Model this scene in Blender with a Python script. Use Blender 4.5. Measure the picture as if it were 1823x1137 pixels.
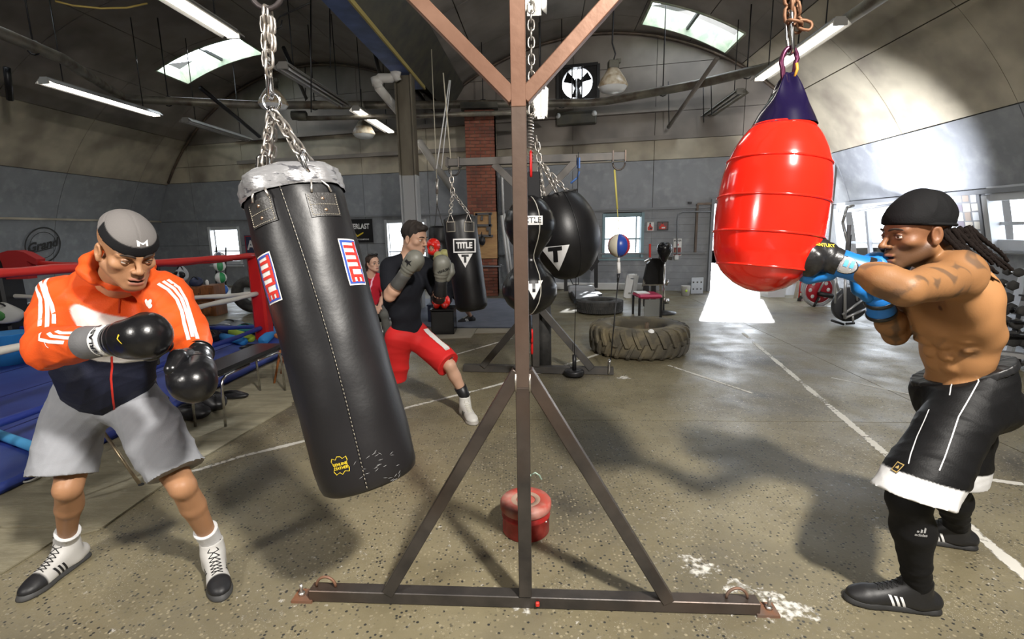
import bpy, bmesh, math, random
import numpy as np
from mathutils import Vector, Matrix, noise
from mathutils.bvhtree import BVHTree
random.seed(7)
for o in list(bpy.data.objects): bpy.data.objects.remove(o)
SC = bpy.context.scene
COL = SC.collection
# ------------------------------------------------------------------ camera
FPX, WPX, HPX, EYE = 880.0, 1823.0, 1137.0, 1.55
PITCH, ROLL = math.radians(10.2), math.radians(1.0)
cam_d = bpy.data.cameras.new('camera'); cam = bpy.data.objects.new('camera', cam_d); COL.objects.link(cam)
cam_d.sensor_width = 36; cam_d.lens = FPX/WPX*36; cam_d.clip_start = .05; cam_d.clip_end = 200
cam.matrix_world = (Matrix.Translation((0, 0, EYE)) @ Matrix.Rotation(math.pi/2-PITCH, 4, 'X') @ Matrix.Rotation(-ROLL, 4, 'Z'))
SC.camera = cam
SC.view_settings.view_transform = 'Standard'; SC.view_settings.look = 'None'
SC.view_settings.gamma = 1; SC.view_settings.use_curve_mapping = False
SC.view_settings.exposure = 0.35
SC.cycles.use_denoising = True
SC.cycles.max_bounces = 7; SC.cycles.diffuse_bounces = 4; SC.cycles.transparent_max_bounces = 12
SC.cycles.sample_clamp_indirect = 6; SC.cycles.caustics_reflective = False; SC.cycles.caustics_refractive = False
# ------------------------------------------------------------------ daylight
world = bpy.data.worlds.new('sky'); SC.world = world; world.use_nodes = True
world.node_tree.nodes['Background'].inputs[0].default_value = (.86, .92, 1, 1)
world.node_tree.nodes['Background'].inputs[1].default_value = 6.0
def area(name, loc, target, size, power, color, sy=None):
    l = bpy.data.lights.new(name, 'AREA'); l.energy = power; l.color = color; l.size = size
    if sy: l.shape = 'RECTANGLE'; l.size_y = sy
    o = bpy.data.objects.new(name, l); COL.objects.link(o); o.location = loc
    o.rotation_euler = (Vector(target)-Vector(loc)).to_track_quat('-Z', 'Y').to_euler()
    return o
# the photographer's flash on a stand, to the right of the camera, and an added, unseen weaker fill light to the left
area('flash_right', (1.55, -.7, 3.95), (-.1, 2.6, .5), .3, 330, (1, .95, .88))
area('fill_left', (-2.7, -.7, 2.6), (.2, 2.6, .6), .5, 75, (1, .95, .88))

# flash standing low behind the red bag, thrown at the right-hand wall, and the sun low outside the doorway
fb = area('flash_back', (5.3, 8.2, 1.3), (6.95, 9.6, 2.4), .3, 120, (.93, .95, 1)); fb.data.spread = math.radians(95)
sun = bpy.data.lights.new('sun', 'SUN'); sun.energy = 9; sun.angle = .02; so = bpy.data.objects.new('sun', sun); COL.objects.link(so); so.rotation_euler = Vector((-.35, -.8, -.42)).to_track_quat('-Z', 'Y').to_euler()

def ray(px, py):
    a = (px-WPX/2)/FPX; b = -(py-HPX/2)/FPX
    x = a*math.cos(ROLL)+b*math.sin(ROLL); y = -a*math.sin(ROLL)+b*math.cos(ROLL)
    return np.array([x, math.cos(PITCH)+y*math.sin(PITCH), -math.sin(PITCH)+y*math.cos(PITCH)])
def fl(px, py, z=0.0):
    d = ray(px, py); return np.array([0, 0, EYE])+(z-EYE)/d[2]*d
def at(px, py, Y):
    d = ray(px, py); return np.array([0, 0, EYE])+Y/d[1]*d
A = np.array
def unit(v):
    v = np.array(v, float); return v/np.linalg.norm(v)
# ------------------------------------------------------------------ materials
MATS = {}
def mat(name, c, rough=.6, metal=0., c2=None, scale=8., bump=0., bscale=None, spec=.5, coat=0., detail=4., lo=.35, hi=.65, attr=None, emit=0, sheen=0, c3=None, scale3=1.2, stretch=None):
    if name in MATS: return MATS[name]
    m = bpy.data.materials.new(name); m.use_nodes = True; MATS[name] = m
    nt = m.node_tree; N = nt.nodes; L = nt.links; b = N['Principled BSDF']
    c = tuple(c)+((1,) if len(c) == 3 else ()); b.inputs['Base Color'].default_value = c
    b.inputs['Roughness'].default_value = rough; b.inputs['Metallic'].default_value = metal
    b.inputs['Specular IOR Level'].default_value = spec; b.inputs['Coat Weight'].default_value = coat
    if sheen: b.inputs['Sheen Weight'].default_value = sheen
    m.diffuse_color = c
    tc = N.new('ShaderNodeTexCoord'); src = tc.outputs['Object']
    if stretch:
        mp = N.new('ShaderNodeMapping'); mp.inputs['Scale'].default_value = stretch; L.new(src, mp.inputs[0]); src = mp.outputs[0]
    col = None
    if attr:
        an = N.new('ShaderNodeAttribute'); an.attribute_name = attr; col = an.outputs['Color']
    def nz(s, d=detail):
        n = N.new('ShaderNodeTexNoise'); n.inputs['Scale'].default_value = s; n.inputs['Detail'].default_value = d; L.new(src, n.inputs['Vector']); return n.outputs['Fac']
    def mixc(fac, a, bb, lo, hi):
        r = N.new('ShaderNodeMapRange'); r.inputs['From Min'].default_value = lo; r.inputs['From Max'].default_value = hi; L.new(fac, r.inputs['Value'])
        x = N.new('ShaderNodeMix'); x.data_type = 'RGBA'; L.new(r.outputs[0], x.inputs['Factor'])
        for s, v in ((6, a), (7, bb)):
            if hasattr(v, 'links'): L.new(v, x.inputs[s])
            else: x.inputs[s].default_value = tuple(v)[:3]+(1,)
        return x.outputs[2]
    if c2 is not None: col = mixc(nz(scale), col if col is not None else c, c2, lo, hi)
    if c3 is not None: col = mixc(nz(scale3, 3), col if col is not None else c, c3, .45, .72)
    if col is not None: L.new(col, b.inputs['Base Color'])
    if bump:
        bp = N.new('ShaderNodeBump'); bp.inputs['Strength'].default_value = bump; bp.inputs['Distance'].default_value = .01
        L.new(nz(bscale or scale*3), bp.inputs['Height']); L.new(bp.outputs[0], b.inputs['Normal'])
    if emit:
        b.inputs['Emission Color'].default_value = c; b.inputs['Emission Strength'].default_value = emit
    return m
STEEL = mat('raw_steel', (.05, .046, .044), .42, .6, (.09, .08, .073), 6, .12, 30, c3=(.12, .07, .045))
RUSTY = mat('rusted_steel', (.16, .13, .11), .6, .4, (.28, .12, .06), 9, .2, 40)
CHROME = mat('chrome', (.72, .72, .74), .18, 1., (.5, .48, .45), 20)
ZINC = mat('galvanised_chain', (.62, .6, .57), .35, .85, (.42, .37, .32), 40)
BLACKM = mat('black_metal', (.018, .018, .02), .4, .3)
LEATHER = mat('black_leather', (.006, .006, .007), .40, 0, (.010, .0098, .011), 5, .04, 70, spec=.42, c3=(.013, .012, .013))
VINYL = mat('black_vinyl', (.007, .007, .008), .27, 0, bump=.03, scale=20, spec=.5)
RUBBER = mat('black_rubber', (.03, .03, .03), .75, 0, (.06, .058, .055), 10, .3, 60)
WHITE = mat('white_print', (.8, .8, .8), .6)
YELLOW = mat('yellow_print', (.75, .55, .03), .6)
REDP = mat('red_print', (.6, .03, .02), .55)
BLUEP = mat('blue_print', (.03, .08, .4), .55)
CONC_ = None
def floor_mat():
    m = bpy.data.materials.new('worn_concrete'); m.use_nodes = True; nt = m.node_tree; N = nt.nodes; L = nt.links; b = N['Principled BSDF']
    g = N.new('ShaderNodeNewGeometry'); src = g.outputs['Position']
    def noi(s, d=5, r=.6):
        n = N.new('ShaderNodeTexNoise'); n.inputs['Scale'].default_value = s; n.inputs['Detail'].default_value = d; n.inputs['Roughness'].default_value = r; L.new(src, n.inputs['Vector']); return n.outputs['Fac']
    def vor(s, out='Distance', rnd=1):
        n = N.new('ShaderNodeTexVoronoi'); n.inputs['Scale'].default_value = s; L.new(src, n.inputs['Vector']); return n
    def rng(f, lo, hi, a=0., c=1.):
        r = N.new('ShaderNodeMapRange'); r.inputs['From Min'].default_value = lo; r.inputs['From Max'].default_value = hi; r.inputs['To Min'].default_value = a; r.inputs['To Max'].default_value = c; L.new(f, r.inputs['Value']); return r.outputs[0]
    def mx(f, a, bb):
        x = N.new('ShaderNodeMix'); x.data_type = 'RGBA'; L.new(f, x.inputs['Factor'])
        for s, v in ((6, a), (7, bb)):
            if hasattr(v, 'links'): L.new(v, x.inputs[s])
            else: x.inputs[s].default_value = tuple(v)+(1,)
        return x.outputs[2]
    def mul(a, bb):
        x = N.new('ShaderNodeMath'); x.operation = 'MULTIPLY'
        for s, v in ((0, a), (1, bb)):
            if hasattr(v, 'links'): L.new(v, x.inputs[s])
            else: x.inputs[s].default_value = v
        return x.outputs[0]
    col = mx(rng(noi(1.1), .35, .65), (.155, .132, .078), (.275, .24, .15))
    col = mx(rng(noi(.55, 4), .48, .64), col, (.075, .066, .048))            # old oil stains
    v = vor(52); peb = mul(rng(v.outputs['Distance'], .36, .26), rng(noi(14), .38, .5))
    sep = N.new('ShaderNodeSeparateColor'); L.new(v.outputs['Color'], sep.inputs[0])
    pc = mx(rng(sep.outputs[0], .3, .7), (.03, .03, .028), (.30, .26, .17))
    col = mx(peb, col, pc)                                               # exposed pebbles
    v2 = vor(120); col = mx(mul(rng(v2.outputs['Distance'], .2, .12), rng(noi(3), .5, .6)), col, (.5, .47, .4))
    scr = mul(rng(noi(28, 6, .75), .60, .66), rng(noi(1.7), .46, .6)); col = mx(scr, col, (.6, .58, .54))  # scuffed chalk
    L.new(col, b.inputs['Base Color'])
    L.new(rng(noi(2.3), .3, .7, .28, .58), b.inputs['Roughness'])
    bp = N.new('ShaderNodeBump'); bp.inputs['Strength'].default_value = .35; bp.inputs['Distance'].default_value = .004; L.new(noi(70, 6, .7), bp.inputs['Height']); L.new(bp.outputs[0], b.inputs['Normal'])
    return m
CONC = floor_mat()
def chalk_mat():
    m = bpy.data.materials.new('worn_white_paint'); m.use_nodes = True; nt = m.node_tree; N = nt.nodes; L = nt.links; b = N['Principled BSDF']
    b.inputs['Base Color'].default_value = (.66, .64, .58, 1); b.inputs['Roughness'].default_value = .7
    g = N.new('ShaderNodeNewGeometry'); at_ = N.new('ShaderNodeAttribute'); at_.attribute_name = 'edge'
    n = N.new('ShaderNodeTexNoise'); n.inputs['Scale'].default_value = 35; n.inputs['Detail'].default_value = 6; L.new(g.outputs['Position'], n.inputs['Vector'])
    n2 = N.new('ShaderNodeTexNoise'); n2.inputs['Scale'].default_value = 2.5; L.new(g.outputs['Position'], n2.inputs['Vector'])
    s = N.new('ShaderNodeMath'); s.operation = 'ADD'; L.new(n.outputs['Fac'], s.inputs[0]); L.new(at_.outputs['Fac'], s.inputs[1])
    s2 = N.new('ShaderNodeMath'); s2.operation = 'ADD'; L.new(s.outputs[0], s2.inputs[0]); L.new(n2.outputs['Fac'], s2.inputs[1])
    r = N.new('ShaderNodeMapRange'); r.inputs['From Min'].default_value = 1.38; r.inputs['From Max'].default_value = 1.58; L.new(s2.outputs[0], r.inputs['Value']); L.new(r.outputs[0], b.inputs['Alpha'])
    return m
CHALK = chalk_mat()
def glass_mat():
    m = bpy.data.materials.new('window_glass'); m.use_nodes = True; nt = m.node_tree; N = nt.nodes; L = nt.links
    o = N['Material Output']; t = N.new('ShaderNodeBsdfTransparent'); t.inputs[0].default_value = (.93, .95, .96, 1); gl = N.new('ShaderNodeBsdfGlossy'); gl.inputs['Roughness'].default_value = .05
    x = N.new('ShaderNodeMixShader'); x.inputs[0].default_value = .06; L.new(t.outputs[0], x.inputs[1]); L.new(gl.outputs[0], x.inputs[2]); L.new(x.outputs[0], o.inputs[0]); N.remove(N['Principled BSDF'])
    return m
GLASS = glass_mat()
# ------------------------------------------------------------------ mesh building
def rot_to(d, up=(0, 0, 1)):
    d = unit(d); u = A(up, float)
    if abs(d@unit(u)) > .98: u = A([1., 0, 0])
    x = unit(np.cross(u, d)); y = np.cross(d, x); return np.stack([x, y, d], 1)   # columns x,y,z=d
class MB:
    def __init__(s): s.v = []; s.f = []; s.sm = []
    def add(s, vs, fs, smooth=False):
        n = len(s.v); s.v.extend([tuple(float(c) for c in p) for p in vs]); s.f.extend([tuple(i+n for i in q) for q in fs]); s.sm.extend([smooth]*len(fs)); return s
    def box(s, c, d, R=None, bev=0.0):
        c = A(c, float); h = A(d, float)/2; R = np.eye(3) if R is None else A(R)
        if bev <= 0:
            vs = [c+R@(h*A(k)) for k in ((-1,-1,-1),(1,-1,-1),(1,1,-1),(-1,1,-1),(-1,-1,1),(1,-1,1),(1,1,1),(-1,1,1))]
            return s.add(vs, [(0,3,2,1),(4,5,6,7),(0,1,5,4),(1,2,6,5),(2,3,7,6),(3,0,4,7)])
        b = min(bev, min(h)*.95); vs = []; idx = {}
        for sx in (-1, 1):
            for sy in (-1, 1):
                for sz in (-1, 1):
                    for a in range(3):
                        p = A([sx*h[0], sy*h[1], sz*h[2]]); q = p-A([sx, sy, sz])*b; q[a] = p[a]
                        idx[(sx, sy, sz, a)] = len(vs); vs.append(c+R@q)
        g = lambda *k: idx[k]; fs = []
        cyc = [(-1,-1),(1,-1),(1,1),(-1,1)]
        for a in range(3):
            for sg in (-1, 1):
                q = []
                for (i, j) in cyc:
                    k = [0, 0, 0]; k[a] = sg; k[(a+1) % 3] = i; k[(a+2) % 3] = j; q.append(g(k[0], k[1], k[2], a))
                fs.append(tuple(q) if sg > 0 else tuple(q[::-1]))
        for a in range(3):
            b1, b2 = (a+1) % 3, (a+2) % 3
            for i in (-1, 1):
                for j in (-1, 1):
                    q = []
                    for sg, ax in ((-1, b1), (1, b1), (1, b2), (-1, b2)):
                        k = [0, 0, 0]; k[a] = sg; k[b1] = i; k[b2] = j; q.append(g(k[0], k[1], k[2], ax))
                    fs.append(tuple(q) if i*j < 0 else tuple(q[::-1]))
        for sx in (-1, 1):
            for sy in (-1, 1):
                for sz in (-1, 1):
                    q = (g(sx,sy,sz,0), g(sx,sy,sz,1), g(sx,sy,sz,2)); fs.append(q if sx*sy*sz > 0 else q[::-1])
        return s.add(vs, fs)
    def bar(s, a, b, w, h=None, up=(0, 0, 1), bev=0.):
        a = A(a, float); b = A(b, float); return s.box((a+b)/2, (w, h or w, np.linalg.norm(b-a)), rot_to(b-a, up), bev)
    def tube(s, pts, r, n=10, closed=False, caps=True, flat=1.0, up=(0, 0, 1)):
        P = [A(p, float) for p in pts]; m = len(P); rr = r if hasattr(r, '__len__') else [r]*m; vs = []; prev = None
        for i in range(m):
            t = (P[(i+1) % m]-P[(i-1) % m]) if closed else (P[min(i+1, m-1)]-P[max(i-1, 0)])
            t = unit(t if np.linalg.norm(t) > 1e-9 else (0, 0, 1))
            if prev is None: x = rot_to(t, up)[:, 0]
            else:
                x = prev-t*(prev@t); x = unit(x) if np.linalg.norm(x) > 1e-6 else rot_to(t, up)[:, 0]
            prev = x; y = np.cross(t, x)
            for k in range(n):
                a = 2*math.pi*k/n; vs.append(P[i]+rr[i]*(math.cos(a)*x+math.sin(a)*y*flat))
        fs = []
        for i in range(m if closed else m-1):
            for k in range(n):
                a0 = i*n+k; a1 = i*n+(k+1) % n; b0 = ((i+1) % m)*n+k; b1 = ((i+1) % m)*n+(k+1) % n; fs.append((a0, a1, b1, b0))
        if caps and not closed: fs += [tuple(range(n))[::-1], tuple(range((m-1)*n, m*n))]
        return s.add(vs, fs, True)
    def cyl(s, a, b, r, n=16, r2=None): return s.tube([a, b], [r, r if r2 is None else r2], n)
    def lathe(s, prof, c=(0, 0, 0), axis=(0, 0, 1), n=32, up=(0, 1, 0)):
        R = rot_to(axis, up); c = A(c, float); vs = []
        for (r, z) in prof:
            for k in range(n):
                a = 2*math.pi*k/n; vs.append(c+R@A([r*math.cos(a), r*math.sin(a), z]))
        fs = [(i*n+k, i*n+(k+1) % n, (i+1)*n+(k+1) % n, (i+1)*n+k) for i in range(len(prof)-1) for k in range(n)]
        return s.add(vs, fs, True)
    def sphere(s, c, r, n=16, sc=(1, 1, 1), R=None):
        R = np.eye(3) if R is None else A(R); pr = n//2; vs = []; c = A(c, float)
        for i in range(pr+1):
            t = math.pi*i/pr
            for k in range(n):
                a = 2*math.pi*k/n; vs.append(c+R@(A([math.sin(t)*math.cos(a), math.sin(t)*math.sin(a), math.cos(t)])*A(sc)*r))
        fs = [(i*n+k, (i+1)*n+k, (i+1)*n+(k+1) % n, i*n+(k+1) % n) for i in range(pr) for k in range(n)]
        return s.add(vs, fs, True)
    def prism(s, poly, o, u, v, n, t):
        o, u, v, n = A(o, float), A(u, float), A(v, float), A(n, float); k = len(poly)
        vs = [o+u*a+v*b for a, b in poly]+[o+u*a+v*b+n*t for a, b in poly]
        return s.add(vs, [tuple(range(k))[::-1], tuple(range(k, 2*k))]+[(i, (i+1) % k, k+(i+1) % k, k+i) for i in range(k)])
    def build(s, name, m, parent=None, label=None, fix=True):
        me = bpy.data.meshes.new(name); me.from_pydata(s.v, [], s.f); me.validate(verbose=False)
        if len(me.polygons) == len(s.sm): me.polygons.foreach_set('use_smooth', s.sm)
        else: me.polygons.foreach_set('use_smooth', [any(s.sm)]*len(me.polygons))
        if fix:
            bm = bmesh.new(); bm.from_mesh(me); bmesh.ops.remove_doubles(bm, verts=bm.verts, dist=1e-6); bmesh.ops.recalc_face_normals(bm, faces=bm.faces); bm.to_mesh(me); bm.free()
        return link(name, me, m, parent, label)
def link(name, me, m, parent=None, label=None):
    o = bpy.data.objects.new(name, me); COL.objects.link(o)
    if m and not me.materials: me.materials.append(m)
    if parent is not None:
        o.parent = parent
        ml = Matrix.Translation(WL[parent.name]).inverted() if parent.name in WL else Matrix()
        o.matrix_parent_inverse = ml; WL[o.name] = Vector((0, 0, 0))
    else: WL[o.name] = Vector((0, 0, 0))
    if label: o['label'] = label
    return o
WL = {}
def thing(name, label, cat, loc=(0, 0, 0), group=None):
    o = bpy.data.objects.new(name, None); COL.objects.link(o); o.empty_display_size = .1
    o.location = Vector([float(c) for c in loc]); WL[o.name] = Vector([float(c) for c in loc]); o['label'] = label; o['category'] = cat
    if group: o['group'] = group
    return o
def tag(o, label, cat, group=None, kind=None):
    o['label'] = label; o['category'] = cat
    if group: o['group'] = group
    if kind: o['kind'] = kind
    return o
def struct(o, label=None):
    o['kind'] = 'structure'
    if label: o['label'] = label
    return o
def copy_tree(o, delta, label=None, parent=None):
    c = o.copy(); COL.objects.link(c); c.parent = parent
    if parent is None: c.location = o.location+Vector(delta); WL[c.name] = WL.get(o.name, Vector())+Vector(delta)
    if label: c['label'] = label
    for ch in o.children: copy_tree(ch, (0, 0, 0), None, c)
    return c
# ------------------------------------------------------------------ text and flat marks laid on surfaces
def text_geo(body, size=1., offset=0., sx=1., sub=0):
    cu = bpy.data.curves.new('t', 'FONT'); cu.body = body; cu.size = size; cu.offset = offset; cu.align_x = 'CENTER'; cu.align_y = 'CENTER'; cu.resolution_u = 3
    o = bpy.data.objects.new('t', cu); COL.objects.link(o); dg = bpy.context.evaluated_depsgraph_get()
    me = bpy.data.meshes.new_from_object(o.evaluated_get(dg)); bpy.data.objects.remove(o)
    bm = bmesh.new(); bm.from_mesh(me); bmesh.ops.triangulate(bm, faces=bm.faces)
    for _ in range(sub):
        bmesh.ops.subdivide_edges(bm, edges=[e for e in bm.edges if e.calc_length() > size*.12], cuts=1, use_grid_fill=False); bmesh.ops.triangulate(bm, faces=bm.faces)
    vs = [(v.co.x*sx, v.co.y) for v in bm.verts]; fs = [tuple(v.index for v in f.verts) for f in bm.faces]; bm.free(); return vs, fs
def poly_geo(poly, step=None, holes=()):
    bm = bmesh.new(); vv = [bm.verts.new((x, y, 0)) for x, y in poly]; bm.faces.new(vv); bmesh.ops.triangulate(bm, faces=bm.faces)
    if step:
        for _ in range(6):
            e = [e for e in bm.edges if e.calc_length() > step]
            if not e: break
            bmesh.ops.subdivide_edges(bm, edges=e, cuts=1); bmesh.ops.triangulate(bm, faces=bm.faces)
    bm.verts.index_update(); r = [(v.co.x, v.co.y) for v in bm.verts], [tuple(v.index for v in f.verts) for f in bm.faces]; bm.free(); return r
def join_geo(*gs):
    V, Fc = [], []
    for vs, fs in gs:
        n = len(V); V += list(vs); Fc += [tuple(i+n for i in f) for f in fs]
    return V, Fc
def xf(g, dx=0, dy=0, s=1, rot=0, sx=1, shear=0):
    c, si = math.cos(rot), math.sin(rot); return [((x*sx+shear*y)*s*c-y*s*si+dx, (x*sx+shear*y)*s*si+y*s*c+dy) for x, y in g[0]], g[1]
def frame_geo(w, h, t, step=.03):
    return join_geo(poly_geo([(-w/2, -h/2), (w/2, -h/2), (w/2, -h/2+t), (-w/2, -h/2+t)], step), poly_geo([(-w/2, h/2-t), (w/2, h/2-t), (w/2, h/2), (-w/2, h/2)], step),
                    poly_geo([(-w/2, -h/2), (-w/2+t, -h/2), (-w/2+t, h/2), (-w/2, h/2)], step), poly_geo([(w/2-t, -h/2), (w/2, -h/2), (w/2, h/2), (w/2-t, h/2)], step))
def rect_geo(w, h, step=.03): return poly_geo([(-w/2, -h/2), (w/2, -h/2), (w/2, h/2), (-w/2, h/2)], step)
def bvh_of(*objs):
    V, Fc = [], []
    for o in objs:
        n = len(V); me = o.data; V += [v.co.copy() for v in me.vertices]; Fc += [tuple(i+n for i in p.vertices) for p in me.polygons]
    return BVHTree.FromPolygons(V, Fc)
def decal(geo, o, u, v, bvh, m, name, parent, off=.0015, reach=.5, label=None):
    o, u, v = A(o, float), A(u, float), A(v, float); u = unit(u); v = unit(v-u*(v@u)); n = np.cross(u, v); pts = []; ok = []
    for (x, y) in geo[0]:
        p = o+u*x+v*y
        if bvh is None: pts.append(p+n*off); ok.append(True); continue
        h, hn, i, d = bvh.ray_cast(Vector(p+n*reach), Vector(-n), reach*2)
        if h is None or hn.dot(Vector(n)) < .02: pts.append(p); ok.append(False)
        else: pts.append(A(h)+A(hn)*off); ok.append(True)
    fs = [f for f in geo[1] if all(ok[i] for i in f)]
    if not fs: return None
    b = MB(); b.add(pts, fs, True); me = bpy.data.meshes.new(name); me.from_pydata(b.v, [], b.f)
    bm = bmesh.new(); bm.from_mesh(me); bmesh.ops.delete(bm, geom=[x for x in bm.verts if not x.link_faces], context='VERTS'); bm.to_mesh(me); bm.free()
    return link(name, me, m, parent, label)
def chain(mb, a, b, n, r, w, l=None, sag=0):
    a, b = A(a, float), A(b, float); L_ = np.linalg.norm(b-a); l = l or L_/n*1.32; d = unit(b-a)
    for i in range(n):
        t = (i+.5)/n; c = a+(b-a)*t-A([0, 0, 1])*sag*4*t*(1-t); R = rot_to(d); s1 = R[:, i % 2]; pts = []
        for k in range(12):
            g = 2*math.pi*k/12; cs, sn = math.cos(g), math.sin(g)
            pts.append(c+s1*w/2*cs+d*((l/2-w/2)*(1 if sn > 0 else -1)+w/2*sn if abs(sn) > 1e-6 else 0))
        mb.tube(pts, r, 6, closed=True)
# ------------------------------------------------------------------ the building: two round vaults side by side
YAW = math.radians(3.8); CS, SN = math.cos(YAW), math.sin(YAW)
def UT(u, t, h=0.): return A([u*CS+t*SN, t*CS-u*SN, h])
C1, C2, RV = 1.1, -6.4, 6.15
UV = (C1+C2)/2; HV = math.sqrt(RV**2-(C1-UV)**2)
TB = 12.9                                          # back wall: line Y = 13.32-.25 X
def back_y(X): return 13.32-.25*X
def backpt(px, py, off=0.):
    d = ray(px, py); t = (13.32-off)/(d[1]+.25*d[0]); return A([0, 0, EYE])+t*d
BX = unit((1, -.25, 0)); BN = unit((-.25, -1, 0))   # along the back wall, and out of it into the room
def tback(u):                                       # t where a line of constant u meets the back wall
    return (13.32-u*(.25*CS-SN))/(CS+.25*SN)
TF = -3.2
CREAM = mat('cream_paint', (.50, .45, .35), .6, c2=(.34, .30, .24), scale=1.6, lo=.42, hi=.7, c3=(.2, .17, .14), scale3=.9)
GREYW = mat('grey_paint', (.25, .265, .29), .5, c2=(.20, .21, .235), scale=2.5, c3=(.3, .315, .34), scale3=5)
SEAM = mat('seam_dirt', (.035, .03, .026), .8)
VAULTM = mat('vault_board', (.30, .265, .235), .65, c2=(.22, .195, .175), scale=1.2, c3=(.13, .115, .105), scale3=.8)
# floor slabs with open joints
fu = [-13, -9.2, -5.8, -3.1, 3.25, 5.0, 8.2]; ft = [-3.2, 3.9, 6.65, 9.4, 12.2, 15.2, 18]
fm = MB(); fm.box((-2.5, 7.4, -.12), (22, 23, .2)); floor = struct(fm.build('floor', mat('joint_dirt', (.03, .027, .022), .9)), 'worn concrete floor with exposed pebbles and oil stains')
for i in range(len(fu)-1):
    for j in range(len(ft)-1):
        g = .004; a = [UT(fu[i]+g, ft[j]+g, 0), UT(fu[i+1]-g, ft[j]+g, 0), UT(fu[i+1]-g, ft[j+1]-g, 0), UT(fu[i]+g, ft[j+1]-g, 0)]
        m_ = MB(); m_.add([tuple(p-A([0, 0, .03])) for p in a]+[tuple(p) for p in a], [(3,2,1,0),(4,5,6,7),(0,1,5,4),(1,2,6,5),(2,3,7,6),(3,0,4,7)]); m_.build('slab', CONC, floor)
def painted(pts, w, name='painted_line'):
    pts = [A(p, float) for p in pts]; V, E_, Fc = [], [], []; P2 = []
    for a, b in zip(pts[:-1], pts[1:]):
        k = max(1, int(np.linalg.norm(b-a)/.25)); P2 += [a+(b-a)*i/k for i in range(k)]
    P2.append(pts[-1])
    for i, p in enumerate(P2):
        d = unit(P2[min(i+1, len(P2)-1)]-P2[max(i-1, 0)]); n = A([-d[1], d[0], 0])
        for s, e in ((-1, 0), (-.45, .62), (.45, .62), (1, 0)): V.append(tuple(p[:3]*A([1, 1, 0])+n*w*s+A([0, 0, .0015]))); E_.append(e)
    for i in range(len(P2)-1):
        for k in range(3): a = i*4+k; Fc.append((a, a+1, a+5, a+4))
    me = bpy.data.meshes.new(name); me.from_pydata(V, [], Fc); at_ = me.attributes.new('edge', 'FLOAT', 'POINT'); at_.data.foreach_set('value', E_)
    return link(name, me, CHALK, floor)
painted([fl(1322, 592), fl(1500, 742), fl(1660, 880), fl(1823, 1022), fl(2100, 1260)], .045)
painted([fl(300, 850), fl(340, 840), fl(430, 812), fl(555, 782), fl(730, 724), fl(860, 692), fl(975, 660), fl(1072, 628)], .035)
painted([fl(1190, 650), fl(1340, 700)], .03); painted([fl(1600, 832), fl(1823, 862)], .035); painted([fl(1480, 672), fl(1640, 706)], .02)
painted([fl(780, 640), fl(912, 602)], .03)
for (x, y, r) in ((1385, 1083, .2), (930, 1080, .11), (560, 1062, .07), (1240, 1010, .16), (1110, 672, .12), (1310, 1045, .1)):
    c = fl(x, y); V = [(c[0], c[1], .002)]; ed = [.46]; n = 22
    for ring, e in ((.5, .36), (1., -.1)):
        for k in range(n):
            a = 2*math.pi*k/n; q = r*ring*(1+.25*math.sin(3*a+x)+.12*math.sin(7*a)); V.append((c[0]+q*math.cos(a), c[1]+q*.8*math.sin(a), .002)); ed.append(e)
    Fc = [(0, 1+k, 1+(k+1) % n) for k in range(n)]+[(1+k, 1+n+k, 1+n+(k+1) % n, 1+(k+1) % n) for k in range(n)]
    me = bpy.data.meshes.new('chalk_spill'); me.from_pydata(V, [], Fc); me.attributes.new('edge', 'FLOAT', 'POINT').data.foreach_set('value', ed); link('chalk_spill', me, CHALK, floor)

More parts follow.
